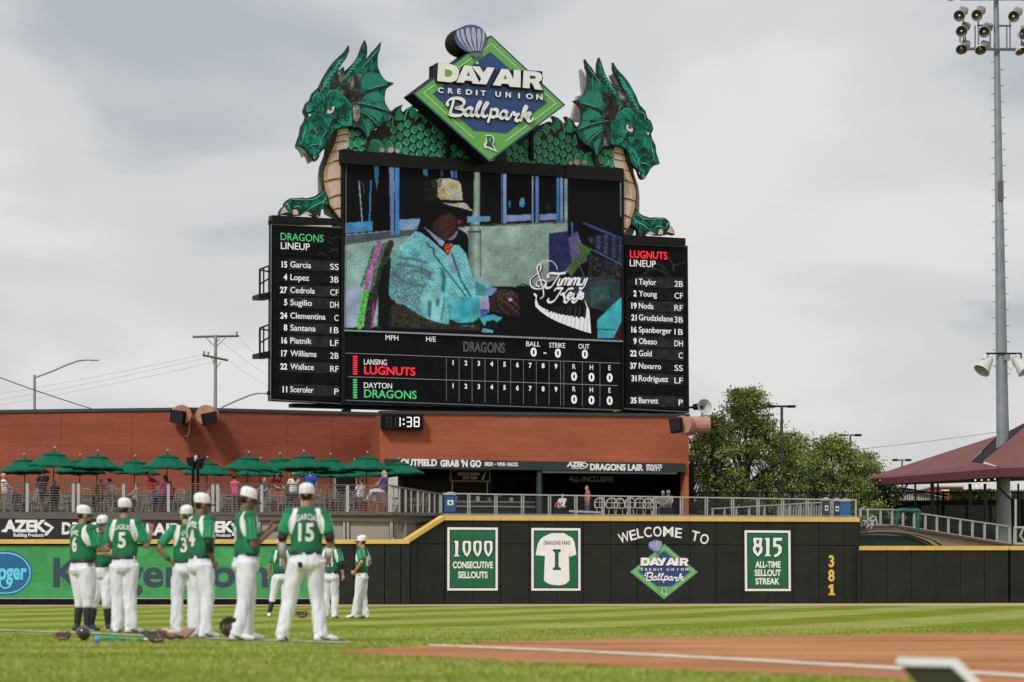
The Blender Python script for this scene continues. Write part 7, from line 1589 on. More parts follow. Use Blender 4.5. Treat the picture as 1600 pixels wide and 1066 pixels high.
for x0, x1, y0 in ((1484,1556,764),(1580,1640,766),(1344,1400,757)):
    for k in range(2600 if x0 > 1400 else 1600):
        c = at(rt_.uniform(x0,x1), rt_.uniform(y0+rt_.random()*3, 796), 158+rt_.uniform(-.6,.6)); s_ = .15; nrm = Vector((rt_.gauss(0,1),rt_.gauss(0,1),rt_.gauss(.5,.7))).normalized(); ax = nrm.orthogonal().normalized(); bx = nrm.cross(ax); k0=len(V); V += [c-ax*s_*.6,c+bx*s_*.35,c+ax*s_*.6,c-bx*s_*.35]; Fc.append((k0,k0+1,k0+2,k0+3)); MI.append(rt_.choice((1,2,2)))
cm_ = MB(); cm_.v=V; cm_.f=Fc; cm_.m=MI; build('foliage', cm_, LF, hd); build('stems', MB().prism([at(1486,778,158), at(1556,778,158), at(1556,800,158), at(1486,800,158)], (0,.4,0)), BARK, hd)
# low greenery at foot of the trees
sh = thing('shrub_row', 'dark shrubs at the foot of the trees behind the picket fence', 'shrub', tuple(at(1200, 806, 133)))
V=[];Fc=[];MI=[]
for k in range(6500):
    x = rt_.uniform(1080,1342); c = at(x, rt_.uniform(775+8*math.sin(x*.06)+4*math.sin(x*.17), 808), 133+rt_.uniform(-.8,.8)); s_=.14; nrm = Vector((rt_.gauss(0,1),rt_.gauss(0,1),rt_.gauss(.5,.7))).normalized(); ax = nrm.orthogonal().normalized(); bx = nrm.cross(ax); k0=len(V); V += [c-ax*s_*.6,c+bx*s_*.35,c+ax*s_*.6,c-bx*s_*.35]; Fc.append((k0,k0+1,k0+2,k0+3)); MI.append(rt_.choice((0,0,1)))
cm_ = MB(); cm_.v=V; cm_.f=Fc; cm_.m=MI; build('foliage', cm_, LF, sh)
# ================================================================== FOREGROUND TRAY at the lower right
fy = 14.0
ft = thing('white_rimmed_box', 'low box with thick white rim and dark side at the bottom right corner', 'box', tuple(at(1470, 1080, fy)))
WR = M('white_rim', (.80,.80,.80), .5, .05)
build('rim', MB().prism([at(1404,1037,fy), at(1409,1028,fy), at(1497,1030,fy), at(1545,1080,fy), at(1527,1080,fy), at(1487,1042,fy), at(1411,1040.5,fy)], (0,.12,0)), WR, ft)
build('side', MB().prism([at(1410,1040,fy+.02), at(1488,1041.5,fy+.02), at(1528,1085,fy+.02), at(1450,1085,fy+.02)], (0,.10,0)), M('tray_dark', (.035,.035,.012), .6, .3), ft)
# ================================================================== PEOPLE
TS = bpy.data.scenes.new('workbench')                      # holds one mesh at a time while it is remeshed
def remesh(mb, vox, smooth_it=3, fac=.5):
    me = bpy.data.meshes.new('tmp'); me.from_pydata([tuple(v) for v in mb.v], [], mb.f); o = bpy.data.objects.new('tmp', me); TS.collection.objects.link(o)
    m = o.modifiers.new('r', 'REMESH'); m.mode = 'VOXEL'; m.voxel_size = vox
    if smooth_it: s = o.modifiers.new('s', 'SMOOTH'); s.factor = fac; s.iterations = smooth_it
    with bpy.context.temp_override(scene=TS, view_layer=TS.view_layers[0]):
        dg = bpy.context.evaluated_depsgraph_get(); e = o.evaluated_get(dg); out = bpy.data.meshes.new_from_object(e)
    bpy.data.objects.remove(o); bpy.data.meshes.remove(me); return out
def normals(me):
    a = np.empty(len(me.vertices)*3, np.float32); me.vertex_normals.foreach_get('vector', a); return [Vector(q) for q in a.reshape(-1, 3)]
def mobj(name, me, mats, root, smooth=True):
    o = bpy.data.objects.new(name, me); COL.objects.link(o); o.parent = root; o['_o'] = [0, 0, 0]
    me.materials.clear()
    for m in (mats if isinstance(mats, (list, tuple)) else [mats]): me.materials.append(m)
    if smooth: me.polygons.foreach_set('use_smooth', [True]*len(me.polygons))
    return o
def loft(mb, secs, n=20, ex=2.3):                        # sections (center, rx, ry) stacked
    vs = []; fs = []
    for c, rx, ry in secs:
        for k in range(n):
            q = 2*math.pi*k/n; cc, ss = math.cos(q), math.sin(q)
            vs.append(Vector(c)+Vector((math.copysign(abs(cc)**(2/ex), cc)*rx, math.copysign(abs(ss)**(2/ex), ss)*ry, 0)))
    for i in range(len(secs)-1):
        for k in range(n):
            k2 = (k+1) % n; fs.append((i*n+k, i*n+k2, (i+1)*n+k2, (i+1)*n+k))
    fs.append(tuple(reversed(range(n)))); fs.append(tuple((len(secs)-1)*n+k for k in range(n)))
    mb.add(vs, fs)
def hand(mb, W, h, side, palmn, curl=.5, k=1.0):
    h = Vector(h).normalized(); s = Vector(side); s = (s-h*s.dot(h)).normalized(); p = Vector(palmn); p = (p-h*p.dot(h)-s*p.dot(s)).normalized()
    W = Vector(W)
    mb.tube([W-h*.03, W+h*.02, W+h*.055, W+h*.088], [.027*k, .030*k, .040*k, .038*k], 12, side=s, sx=1.0, round_=False)
    for i, (o, L_) in enumerate(((-.030,.070),(-.010,.080),(.011,.075),(.030,.058))):
        b = W+h*.075+s*o*k; d = h; pts = [b]
        for q in range(3):
            d = (d*math.cos(curl*.9)+p*math.sin(curl*.9)).normalized(); pts.append(pts[-1]+d*L_*k*(.45,.32,.23)[q])
        mb.tube(pts, [.0105*k,.0100*k,.0095*k,.0085*k], 8, round_=True)
    b = W+h*.025-s*.030*k; d = (h*.6-s*.7+p*.3).normalized(); mb.tube([b, b+d*.035*k, b+(d+h*.5).normalized()*.068*k], [.014*k,.012*k,.010*k], 8, round_=True)
def person(label, loc, rz, H=1.86, skin=(.16,.075,.045), hair=(.01,.008,.006), pose=None, top='jersey', topcol=None, number=None, nm=None, legs='long', legcol=None, cap='white', det=1, build_=1.0, hairstyle='short', shoecol=(.75,.75,.75), beard=False, group=None, extras=None, shoulderw=True, shoes=True):
    P = dict(aL=((-.235,-.02,1.20),(-.27,.03,.94)), aR=((.235,-.02,1.20),(.27,.03,.94)), lL=((-.115,.02,.50),(-.125,-.03,.09)), lR=((.115,.02,.50),(.125,-.03,.09)), fL=-.15, fR=.15, head=(0,0), lean=0, hdL=None, hdR=None, curl=.5, dz=0, seat=False, tw=0)
    if pose: P.update(pose)
    k = H/1.86; th = thing('person', label, 'person', loc, group, rz, local=True); th.scale = (k, k, k)
    vox = .0095 if det else .02; B = build_
    sk = M('skin_%.3f' % skin[0], skin, .55, .10, 12)
    dz = P['dz']; ln = P['lean']
    def T(x, y, z):                                       # torso point with lean about the pelvis
        h_ = z-.97; return Vector((x, y+h_*math.sin(ln), .97+h_*math.cos(ln)+dz))
    SL, SR = T(-.178*B,-.01,1.495), T(.178*B,-.01,1.495); EL, WL = [Vector(v)+Vector((0,0,dz+.03)) for v in P['aL']]; ER, WR_ = [Vector(v)+Vector((0,0,dz+.03)) for v in P['aR']]
    HL_, HR = Vector((-.095*B,0,.95+dz)), Vector((.095*B,0,.95+dz)); KL, AL = [Vector(v) for v in P['lL']]; KR, AR = [Vector(v) for v in P['lR']]
    # ---- body, one surface
    b = MB()
    tors = [(T(0,0,.86),.14*B,.10*B),(T(0,0,.95),.155*B,.115*B),(T(0,.005,1.08),.132*B,.10*B),(T(0,.01,1.22),.145*B,.108*B),(T(0,.0,1.38),.165*B,.112*B),(T(0,-.01,1.49),.145*B,.085*B),(T(0,-.01,1.555),.070,.062)]
    loft(b, tors)
    yaw, pit = P['head']; R = Matrix.Rotation(yaw, 3, 'Z') @ Matrix.Rotation(-pit, 3, 'X'); hc = T(0,.02,1.70); nk = T(0,-.01,1.53)
    def Hd(x, y, z): return hc+R @ Vector((x, y, z))
    b.tube([nk-Vector((0,0,.05)), (nk+Hd(0,-.03,-.08))/2, Hd(0,-.02,-.07)], [.066,.058,.056], 14)
    b.ell(Hd(0,-.015,.03), .077, .098, .095, 18, 12, R); b.ell(Hd(0,.022,-.045), .060, .070, .078, 16, 10, R)
    b.tube([Hd(0,.086,.02), Hd(0,.108,-.022), Hd(0,.10,-.034)], [.010,.016,.014], 8, round_=True)
    b.ell(Hd(0,.083,-.072), .026, .014, .016, 10, 6, R); b.ell(Hd(0,.078,.035), .055, .018, .012, 10, 6, R); b.ell(Hd(0,.070,-.108), .028, .02, .016, 10, 6, R)
    for s_ in (-1, 1): b.ell(Hd(s_*.078,-.012,-.012), .012, .022, .034, 8, 6, R)
    aw = .9+.1*B
    for S_, E_, W_, s_, hd in ((SL,EL,WL,-1,P['hdL']),(SR,ER,WR_,1,P['hdR'])):
        b.tube([S_, S_*.55+E_*.45, E_], [.060*aw,.052*aw,.040*aw], 14, round_=True); b.tube([E_, E_*.65+W_*.35, W_], [.041*aw,.043*aw,.026], 14, round_=True)
        d = (W_-E_).normalized() if hd is None else Vector(hd).normalized(); side = Vector((0,1,0)) if abs(d.y) < .8 else Vector((0,0,1))
        if det: hand(b, W_, d, -side if abs(d.y) < .8 else -side, Vector((-s_,0,0)) if abs(d.x) < .7 else Vector((0,0,-1)), P['curl'])
        else: b.tube([W_, W_+d*.15], [.03,.025], 8, round_=True)
    for Hh, K_, A_ in ((HL_,KL,AL),(HR,KR,AR)):
        b.tube([Hh, Hh*.5+K_*.5, K_], [.083*B,.070*B,.050], 12, round_=True); b.tube([K_, K_*.65+A_*.35, A_], [.050,.052,.034], 12, round_=True)
        b.tube([A_, A_+Vector((0,.06,-.04))], [.035,.03], 8, round_=True)
    body = mobj('body', remesh(b, vox, 2 if det else 1), sk, th)
    bm_ = body.data
    # ---- eyes, brows, lips
    if det:
        for s_ in (-1, 1):
            e_ = MB().ell(Hd(s_*.032,.078,.012), .013, .009, .008, 8, 6, R); build('eye', e_, M('eye_white', (.5,.47,.44), .3), th)
            build('pupil', MB().ell(Hd(s_*.032,.086,.012), .006, .004, .006, 6, 5, R), letterb, th)
            build('eyebrow', MB().tube([Hd(s_*.016,.094,.032), Hd(s_*.05,.082,.036)], .0045, 5), M('hair_%.3f' % hair[0], hair, .8), th)
        build('lips', MB().tube([Hd(-.024,.092,-.070), Hd(0,.099,-.068), Hd(.024,.092,-.070)], .006, 6), M('lips', (.16,.05,.045), .5), th)
    hm = M('hair_%.3f' % hair[0], hair, .8, .3, 30, bump=.3)
    # ---- hair
    hb_ = MB()
    if hairstyle == 'short': hb_.ell(Hd(0,-.024,.036), .081, .090, .086, 18, 12, R); hb_.ell(Hd(0,-.045,-.002), .068, .062, .052, 14, 8, R)
    elif hairstyle == 'long': hb_.ell(Hd(0,-.03,.03), .094, .10, .105, 16, 10, R); hb_.tube([Hd(0,-.06,.02), Hd(0,-.085,-.12), Hd(0,-.07,-.26)], [.085,.085,.05], 12, round_=True)
    elif hairstyle == 'bun': hb_.ell(Hd(0,-.028,.034), .09, .098, .1, 16, 10, R); hb_.ell(Hd(0,-.10,.08), .045, .04, .045, 10, 6, R)
    elif hairstyle == 'curly': hb_.ell(Hd(0,-.035,.05), .12, .12, .125, 16, 10, R)
    if hb_.v: mobj('hair', remesh(hb_, .012 if det else .02, 1), hm, th)
    if beard:
        q = MB(); q.ell(Hd(0,.046,-.085), .055, .056, .045, 14, 8, R); mobj('beard', remesh(q, .01, 1), hm, th)
    # ---- cap
    if cap:
        cc_ = {'white': (.80,.80,.78), 'grey': (.2,.2,.2), 'straw': (.5,.42,.3), 'pink': (.7,.25,.3), 'black': (.02,.02,.02)}[cap]; cmat = M('cap_'+cap, cc_, .8, .04, 14)
        c_ = MB(); pr = [(.097,-.010),(.099,-.004),(.0985,.004),(.101,.035),(.099,.066),(.088,.093),(.062,.112),(.030,.122),(.004,.124)]
        vs = []; n = 22
        for r, h_ in pr:
            for i in range(n):
                q = 2*math.pi*i/n; vs.append(Hd(r*.90*math.cos(q), -.012+r*1.10*math.sin(q)-.02*(h_/.12), .036+h_))
        c_.add(vs, [(i*n+j, i*n+(j+1)%n, (i+1)*n+(j+1)%n, (i+1)*n+j) for i in range(len(pr)-1) for j in range(n)]+[tuple((len(pr)-1)*n+j for j in range(n))])
        co = build('cap', c_, cmat, th, smooth=True)
        br = MB(); m_ = 9; top_ = []; bot_ = []
        for i in range(m_):
            a = math.radians(25+130*i/(m_-1)); x, y = .094*math.cos(a), -.012+.115*math.sin(a); yo = .075*math.sin((a-math.radians(25))/math.radians(130)*math.pi)**.6
            top_.append((x, y, .034)); bot_.append((x*1.0, y+yo, .022-.010*abs(x)/.09))
        vs = [Hd(*v) for v in top_]+[Hd(*v) for v in bot_]; vs += [v-R @ Vector((0,0,.008)) for v in vs]; fs = []
        for i in range(m_-1): fs += [(i,i+1,m_+i+1,m_+i),(2*m_+i,3*m_+i,3*m_+i+1,2*m_+i+1),(m_+i,m_+i+1,3*m_+i+1,3*m_+i)]
        br.add(vs, fs); build('brim', br, M('cap_brim_green', (.01,.055,.045), .7) if cap == 'white' else cmat, co)
        if det and cap == 'white':
            bd = MB(); bd.tube([Hd(-.006,.098,.10), Hd(-.006,.108,.062)], .004, 5).tube([Hd(-.004,.098,.10), Hd(.012,.102,.082), Hd(-.004,.108,.064)], .004, 5); build('cap_emblem', bd, M('cap_brim_green', (.01,.055,.045), .7), co)
            for q_ in range(4):
                a = .2+q_*math.pi/4; build('cap_seam', MB().tube([Hd(r*.905*math.cos(a)*sg_, -.012+r*1.105*math.sin(a)*sg_-.02*(h_/.12), .036+h_) for sg_ in (1,) for r, h_ in pr]+[Hd(-r*.905*math.cos(a), -.012-r*1.105*math.sin(a)-.02*(h_/.12), .036+h_) for r, h_ in reversed(pr)], .0022, 4), M('cap_seam_grey', (.45,.45,.44), .8), co)
            build('cap_button', MB().ell(Hd(0,-.03,.156), .009,.009,.005, 8, 4), cmat, co)
    # ---- top
    tc_ = topcol or (.004,.135,.052)
    tm = M('top_%.2f_%.2f_%.2f' % tc_, tc_, .8, .10, 5); wm = M('jersey_white', (.74,.75,.75), .8, .05, 8); dkm = M('undershirt_black', (.016,.016,.018), .7, .1)
    j = MB(); g = .022 if det else .02
    ts = [(T(0,.002,1.035 if top == 'jersey' else .95),.158*B,.122*B),(T(0,.003,1.06),.172*B,.136*B),(T(0,.006,1.10),.178*B,.142*B),(T(0,.01,1.22),.178*B,.138*B),(T(0,.0,1.38),.192*B,.136*B),(T(0,-.01,1.49),.176*B,.114*B),(T(0,-.012,1.555),.105*B,.084),(T(0,-.012,1.58),.072,.066)]
    loft(j, ts)
    if top != 'tank':
        for S_, E_ in ((SL,EL),(SR,ER)):
            e2 = S_*.18+E_*.82 if top == 'jersey' else S_*.45+E_*.55
            if top == 'long': e2 = E_
            j.ell(S_+Vector((0,0,.004)), .082*aw, .080*aw, .078*aw, 14, 9); j.tube([S_, S_*.6+e2*.4, e2], [.080*aw,.073*aw,.074*aw], 14)
        j.tube([SL+Vector((.05,0,.0)), SR-Vector((.05,0,0))], [.076,.076], 12)
    jm = remesh(j, .010 if det else .02, 4 if det else 2)
    nr = normals(jm)
    for v in jm.vertices:                                 # loose cloth
        n_ = noise.noise(Vector((v.co.x*7+loc[0], v.co.y*7, v.co.z*4))); n2_ = noise.noise(Vector((v.co.x*18, v.co.y*18+loc[0], v.co.z*9)))
        v.co += nr[v.index]*(n_*.013+n2_*.008)*(1 if det else .5)
    jo = mobj('jersey' if top == 'jersey' else 'shirt', jm, [tm, wm, M('jersey_sleeve_green', (.006,.235,.098), .8, .12, 5)] if (top == 'jersey' and shoulderw) else [tm], th)
    if top == 'jersey' and shoulderw:
        for p in jm.polygons:
            c = p.center; z = c.z-dz
            for S_, E_ in ((SL,EL),(SR,ER)):
                ax_ = (E_-S_); t_ = (c-S_).dot(ax_)/ax_.length_squared; pr_2 = S_+ax_*max(0, min(1, t_))
                if t_ > .02 and abs(c.x) > abs(S_.x)-.035 and (c-pr_2).length < .105: p.material_index = 2
            # white yoke curves from the shoulder down to the armpit, front and back
            for s_ in (-1, 1):
                x = c.x*s_; t_ = (1.56-z)/.30
                if 0 <= t_ <= 1:
                    xc_ = (.118+.055*math.sin(t_*1.5))*B
                    if abs(x-xc_) < .034*math.sin(max(.22, min(1, t_*1.02))*math.pi*.94)+.006 and z > 1.26: p.material_index = 1
    if top == 'jersey' and det:
        for S_, E_, s_ in ((SL,EL,-1),(SR,ER,1)):
            e2 = S_*.18+E_*.82; ax_ = (e2-S_).normalized()
            for q_ in (-1, 1):
                off_ = Vector((s_*.9, q_*.28, .0)); off_ = (off_-ax_*off_.dot(ax_)).normalized()*.080
                build('sleeve_stripe', MB().tube([S_+ax_*.02+off_*.98, (S_+e2)/2+off_*.98, e2+off_*.93], .006, 5), M('stripe_pale_green', (.10,.45,.28), .8), th)
    # number and name wrapped on the back
    if det and (number or nm):
        bv = BVHTree.FromPolygons([v.co for v in jm.vertices], [tuple(p.vertices) for p in jm.polygons])
        def wrap(s, width, z0, cap_, bold, arc=0, front=False, x0=0):
            vs, fs, bd_ = glyphs(s, bold, 0, 1.05); xs_ = [v.x for v in vs]; a, c = min(xs_), max(xs_); P_ = []; sg_ = 1 if front else -1
            for v in vs:
                u = ((v.x-a)/(c-a)-.5)*width; h_ = z0+v.y/CAPH*cap_-arc*(u/width*2)**2*.02
                xx = (-u if front else u)+x0
                hit = bv.ray_cast(Vector((xx, sg_*.6, h_+dz)), Vector((0, -sg_, 0)))
                P_.append((hit[0] if hit[0] is not None else Vector((xx, sg_*.1, h_+dz)))+Vector((0, sg_*.012, 0)))
            # keep it smooth
            mb_ = MB(); n_ = len(P_); mb_.add(P_+[p-Vector((0, sg_*.02, 0)) for p in P_], list(fs)+[(a_, a_+n_, b_+n_, b_) for a_, b_ in bd_]); return mb_
        if number: build('number', wrap(number, .092*len(number) if len(number) > 1 else .110, 1.18, .195, .03), wm, th)
        if nm: build('name', wrap(nm, .034*len(nm)+.03, 1.425, .066, .02, 1.2), wm, th)
        if P.get('logo'): build('chest_logo', wrap('D', .09, 1.22, .09, .04, front=True, x0=-.07), wm, th)
    # ---- trousers
    lm = legcol or (.71,.72,.77); pm = M('trousers_%.2f_%.2f' % (lm[0], lm[2]), lm, .8, .06, 6)
    t = MB()
    if not P['seat']: loft(t, [(Vector((0,0,.84+dz)),.165*B,.125*B),(Vector((0,-.01,.90+dz)),.182*B,.142*B),(Vector((0,0,.97+dz)),.176*B,.134*B),(Vector((0,0,1.04+dz)),.162*B,.124*B),(Vector((0,0,1.075+dz)),.150*B,.112*B)])
    else: loft(t, [(Vector((0,.03,.86+dz)),.165*B,.14*B),(Vector((0,0,.97+dz)),.17*B,.13*B),(Vector((0,0,1.02+dz)),.158*B,.118*B)])
    for Hh, K_, A_ in ((HL_,KL,AL),(HR,KR,AR)):
        t.tube([Hh+Vector((0,-.01,.0)), Hh*.6+K_*.4, K_], [.112*B,.106*B,.086*(.5+.5*B)], 16)
        if legs == 'long': t.tube([K_, K_*.5+A_*.5, A_*.96+K_*.04, A_-Vector((0,0,.035))], [.088,.082,.082,.078], 14); t.ell(K_, .086,.086,.086, 12, 8)
        elif legs == 'knee': e2 = K_*.72+A_*.28; t.tube([K_, e2], [.09,.078], 14); t.ell(K_, .088,.088,.088, 12, 8); t.ell(e2, .080,.080,.045, 12, 8)
        else: t.ell(K_*.95+Hh*.05, .088,.088,.088, 12, 8)
    tmh = remesh(t, .0115 if det else .022, 4 if det else 2)
    nr = normals(tmh)
    for v in tmh.vertices:
        z = v.co.z; n_ = noise.noise(Vector((v.co.x*8+loc[0]*2, v.co.y*8, z*2.6))); n2_ = noise.noise(Vector((v.co.x*19+loc[0], v.co.y*19+z*5, z*6.5)))
        am = 1.0+.9*max(0, 1-abs(z-.14)/.14)
        v.co += nr[v.index]*(n_*.019+n2_*.012*am)*(1 if det else .5)
    mobj('trousers', tmh, pm, th)
    if det:
        bl_ = MB(); loft(bl_, [(Vector((0,0,1.018+dz)),.171*B+.004,.132*B+.004),(Vector((0,0,1.052+dz)),.166*B+.004,.128*B+.004)]); build('belt', bl_, M('belt_navy', (.008,.012,.03), .4), th, smooth=True)
    if legs == 'knee':
        for K_, A_ in ((KL,AL),(KR,AR)): build('sock', MB().tube([K_*.70+A_*.30, K_*.5+A_*.5, A_], [.060,.062,.044], 14, round_=True), dkm, th, smooth=True)
    # ---- shoes
    if shoes:
        for A_, fa in ((AL,P['fL']),(AR,P['fR'])):
            s_ = MB(); Rz = Matrix.Rotation(-fa, 3, 'Z'); q = lambda x, y, z: Vector((A_.x, A_.y, A_.z-.09))+Rz @ Vector((x, y, z))
            s_.tube([q(0,-.045,.05), q(0,.04,.055), q(0,.13,.042), q(0,.19,.035)], [.045,.05,.042,.030], 12, round_=True); s_.tube([q(0,-.01,.05), q(0,-.01,.11)], [.046,.046], 12)
            so_ = mobj('shoe', remesh(s_, .01 if det else .02, 2), M('shoe_%.2f' % shoecol[0], shoecol, .5, .05), th)
            for v in so_.data.vertices: v.co.z = max(v.co.z, A_.z-.082)
            vs_ = [q(x, y, z) for z in (-.002,.014) for x, y in ((-.04,-.08),(.04,-.08),(.048,.02),(.05,.12),(.03,.215),(-.03,.215),(-.05,.12),(-.045,.02))]
            so2 = MB(); so2.add(vs_, [tuple(reversed(range(8))), tuple(range(8,16))]+[(i,(i+1)%8,8+(i+1)%8,8+i) for i in range(8)]); build('sole', so2, M('sole_white', (.6,.6,.6), .6) if shoecol[0] < .3 else M('sole_dark', (.05,.05,.05), .6), so_)
            if det: build('swoosh_stripe', MB().tube([q(.050,.09,.03), q(.052,.03,.035), q(.050,-.02,.055)], .007, 5).tube([q(-.050,.09,.03), q(-.052,.03,.035), q(-.050,-.02,.055)], .007, 5), letterb if shoecol[0] > .3 else letterw, so_)
    if extras: extras(th, dict(EL=EL, WL=WL, ER=ER, WR=WR_, SL=SL, SR=SR, T=T, B=B, dkm=dkm, wm=wm))
    return th
def gp(px, py): return tuple(gnd(px, py))
NV = (.03,.15)
# heading: rz = 0 means facing away from the camera (+Y); -pi/2 faces right; pi faces the camera
LTS = (.46,.26,.18); MED = (.33,.175,.115); DRK = (.19,.095,.06); DRK2 = (.055,.026,.017)
def sleeves(th, q):                                       # black undershirt sleeves and white wrist guard
    for S_, E_, W_ in ((q['SL'],q['EL'],q['WL']),(q['SR'],q['ER'],q['WR'])):
        build('undershirt_sleeve', MB().tube([S_*.3+E_*.7, E_, E_*.85+W_*.15], [.058,.056,.053], 14), q['dkm'], th, smooth=True)
    build('wrist_guard', MB().tube([q['EL']*.78+q['WL']*.22, q['EL']*.1+q['WL']*.9], [.050,.036], 14), M('wrist_guard_grey', (.33,.33,.34), .5, .25, 20), th, smooth=True)
    build('wrist_guard', MB().tube([q['ER']*.5+q['WR']*.5, q['ER']*.05+q['WR']*.95], [.046,.036], 14), q['wm'], th, smooth=True)
    build('pocket_patch', MB().add([(-.10,-.160,.93),(-.03,-.160,.93),(-.04,-.166,.875),(-.065,-.168,.855),(-.09,-.166,.875)], [(0,1,2,3,4)]), letterb, th)
def one_sleeve(th, q): build('undershirt_sleeve', MB().tube([q['SR']*.25+q['ER']*.75, q['ER'], q['ER']*.55+q['WR']*.45], [.056,.053,.046], 14), q['dkm'], th, smooth=True)
def wristband(th, q): build('wristband', MB().tube([q['EL']*.35+q['WL']*.65, q['EL']*.12+q['WL']*.88], [.040,.036], 12), M('top_0.01_0.17_0.07', (.006,.175,.066), .8), th, smooth=True)
PL = 'players along the foul line'
person('number 15 player seen from behind, black undersleeves, rightmost of the foul line group', gp(478,1003), math.radians(2), 1.885, MED, number='15', nm='GARCIA', build_=1.06, group=PL, extras=sleeves,
       pose=dict(aL=((-.285,-.02,1.19),(-.275,.02,.93)), aR=((.275,-.03,1.19),(.255,.08,.96)), lL=((-.195,.05,.50),(-.285,-.02,.09)), lR=((.125,.05,.50),(.175,-.02,.09)), fL=.3, fR=1.15, head=(-.1,.08)))
person('player facing right with both hands raised in front of his chest', gp(384,1001.5), math.radians(-72), 1.86, DRK, group=PL, build_=1.10, number='3',
       pose=dict(aL=((-.23,.10,1.13),(-.10,.31,1.33)), aR=((.235,.03,1.12),(.10,.29,1.30)), lL=((-.12,.06,.51),(-.16,.05,.09)), lR=((.14,-.05,.51),(.20,-.16,.09)), fL=.1, fR=.25, head=(.1,.32), curl=.7, hdL=(.25,.5,.9), hdR=(-.2,.7,.7)))
person('dark haired player facing right in front of a half hidden teammate', gp(313,997.5), math.radians(-52), 1.86, DRK, group=PL, build_=1.05, number='4', nm='LOPEZ', extras=one_sleeve, hair=(.008,.006,.005),
       pose=dict(aL=((-.25,-.03,1.19),(-.20,.10,.97)), aR=((.265,-.06,1.18),(.21,.05,.95)), lL=((-.11,.03,.51),(-.13,0,.09)), lR=((.12,.02,.51),(.14,-.02,.09)), fL=.0, fR=.0, head=(-.25,.1)))
person('player with hand on hip half hidden behind the dark haired player', gp(289,990), math.radians(14), 1.84, LTS, group=PL, build_=.98, number='31', nm='GOLD', extras=wristband, hair=(.05,.03,.02),
       pose=dict(aL=((-.40,-.02,1.20),(-.22,.08,1.02)), hdL=(.7,.4,-.3), lL=((-.11,.02,.5),(-.12,0,.09)), lR=((.11,.02,.5),(.12,0,.09)), head=(.2,.0)))
person('tall player number 5 seen from behind, right fist raised beside his shoulder', gp(193,990.5), math.radians(-8), 1.93, MED, group=PL, build_=1.0, number='5', nm='SUGILIO',
       pose=dict(aL=((-.23,.04,1.20),(-.20,.20,1.12)), aR=((.30,.02,1.17),(.34,.14,1.38)), hdR=(0,.1,1), curl=1.1, lL=((-.085,.02,.5),(-.10,0,.09)), lR=((.085,.02,.5),(.10,0,.09)), fL=-.1, fR=.7, head=(-.3,.05)))
person('stocky bearded player number 6 in knee length trousers and black socks, leftmost of the group', gp(128,988), math.radians(-45), 1.88, MED, group=PL, build_=1.18, number='6', nm='DIAZ', legs='knee', beard=True, shoecol=(.03,.03,.03),
       pose=dict(aL=((-.22,.12,1.19),(-.02,.34,1.20)), aR=((.27,.08,1.17),(.08,.35,1.17)), hdR=(-.7,.6,.1), hdL=(.6,.6,.1), lL=((-.11,.04,.5),(-.12,0,.09)), lR=((.13,.0,.5),(.15,-.02,.09)), head=(-.35,.1)))
person('player facing the camera in knee length trousers and black socks, between the two leftmost backs', gp(158,984.6), math.radians(172), 1.80, LTS, group=PL, build_=1.0, legs='knee', shoecol=(.03,.03,.03),
       pose=dict(aL=((-.26,.06,1.18),(-.10,.26,1.20)), aR=((.25,.0,1.18),(.25,.08,.95)), hdL=(.8,.5,.1), lL=((-.10,.03,.5),(-.11,0,.09)), lR=((.11,.02,.5),(.16,0,.09)), fL=-.3, fR=.4, head=(-.1,.12), logo=True), number=None, nm=None)
person('far player in black socks mostly hidden behind the number 15 player, walking away', gp(438,965), math.radians(15), 1.86, MED, group=PL, legs='knee', number='8',
       pose=dict(aL=((-.25,-.03,1.20),(-.27,.02,.94)), lL=((-.16,.03,.5),(-.27,-.04,.09)), lR=((.11,.02,.5),(.14,0,.09)), fL=.2))
person('far player seen from behind just right of the number 15 player', gp(516,966.5), math.radians(-10), 1.86, LTS, group=PL, number='24', nm='CRUZ', hair=(.02,.012,.01), extras=one_sleeve,
       pose=dict(aR=((.27,-.04,1.20),(.29,0,.95)), lL=((-.10,.03,.5),(-.10,0,.09)), lR=((.10,.03,.5),(.10,0,.09)), head=(0,.12)))
person('far player standing alone facing left, hand on hip, before the dark green wall', gp(565,966.8), math.radians(72), 1.88, LTS, group=PL, hair=(.02,.012,.01), number='1', shoecol=(.75,.75,.75), build_=.95,
       pose=dict(aL=((-.27,-.10,1.22),(-.17,.10,1.02)), aR=((.25,-.10,1.22),(.15,.08,1.04)), hdL=(.2,.6,-.5), lL=((-.07,.06,.5),(-.08,.14,.09)), lR=((.10,.0,.5),(.10,-.06,.09)), fL=.1, fR=.3, head=(.1,.05)))
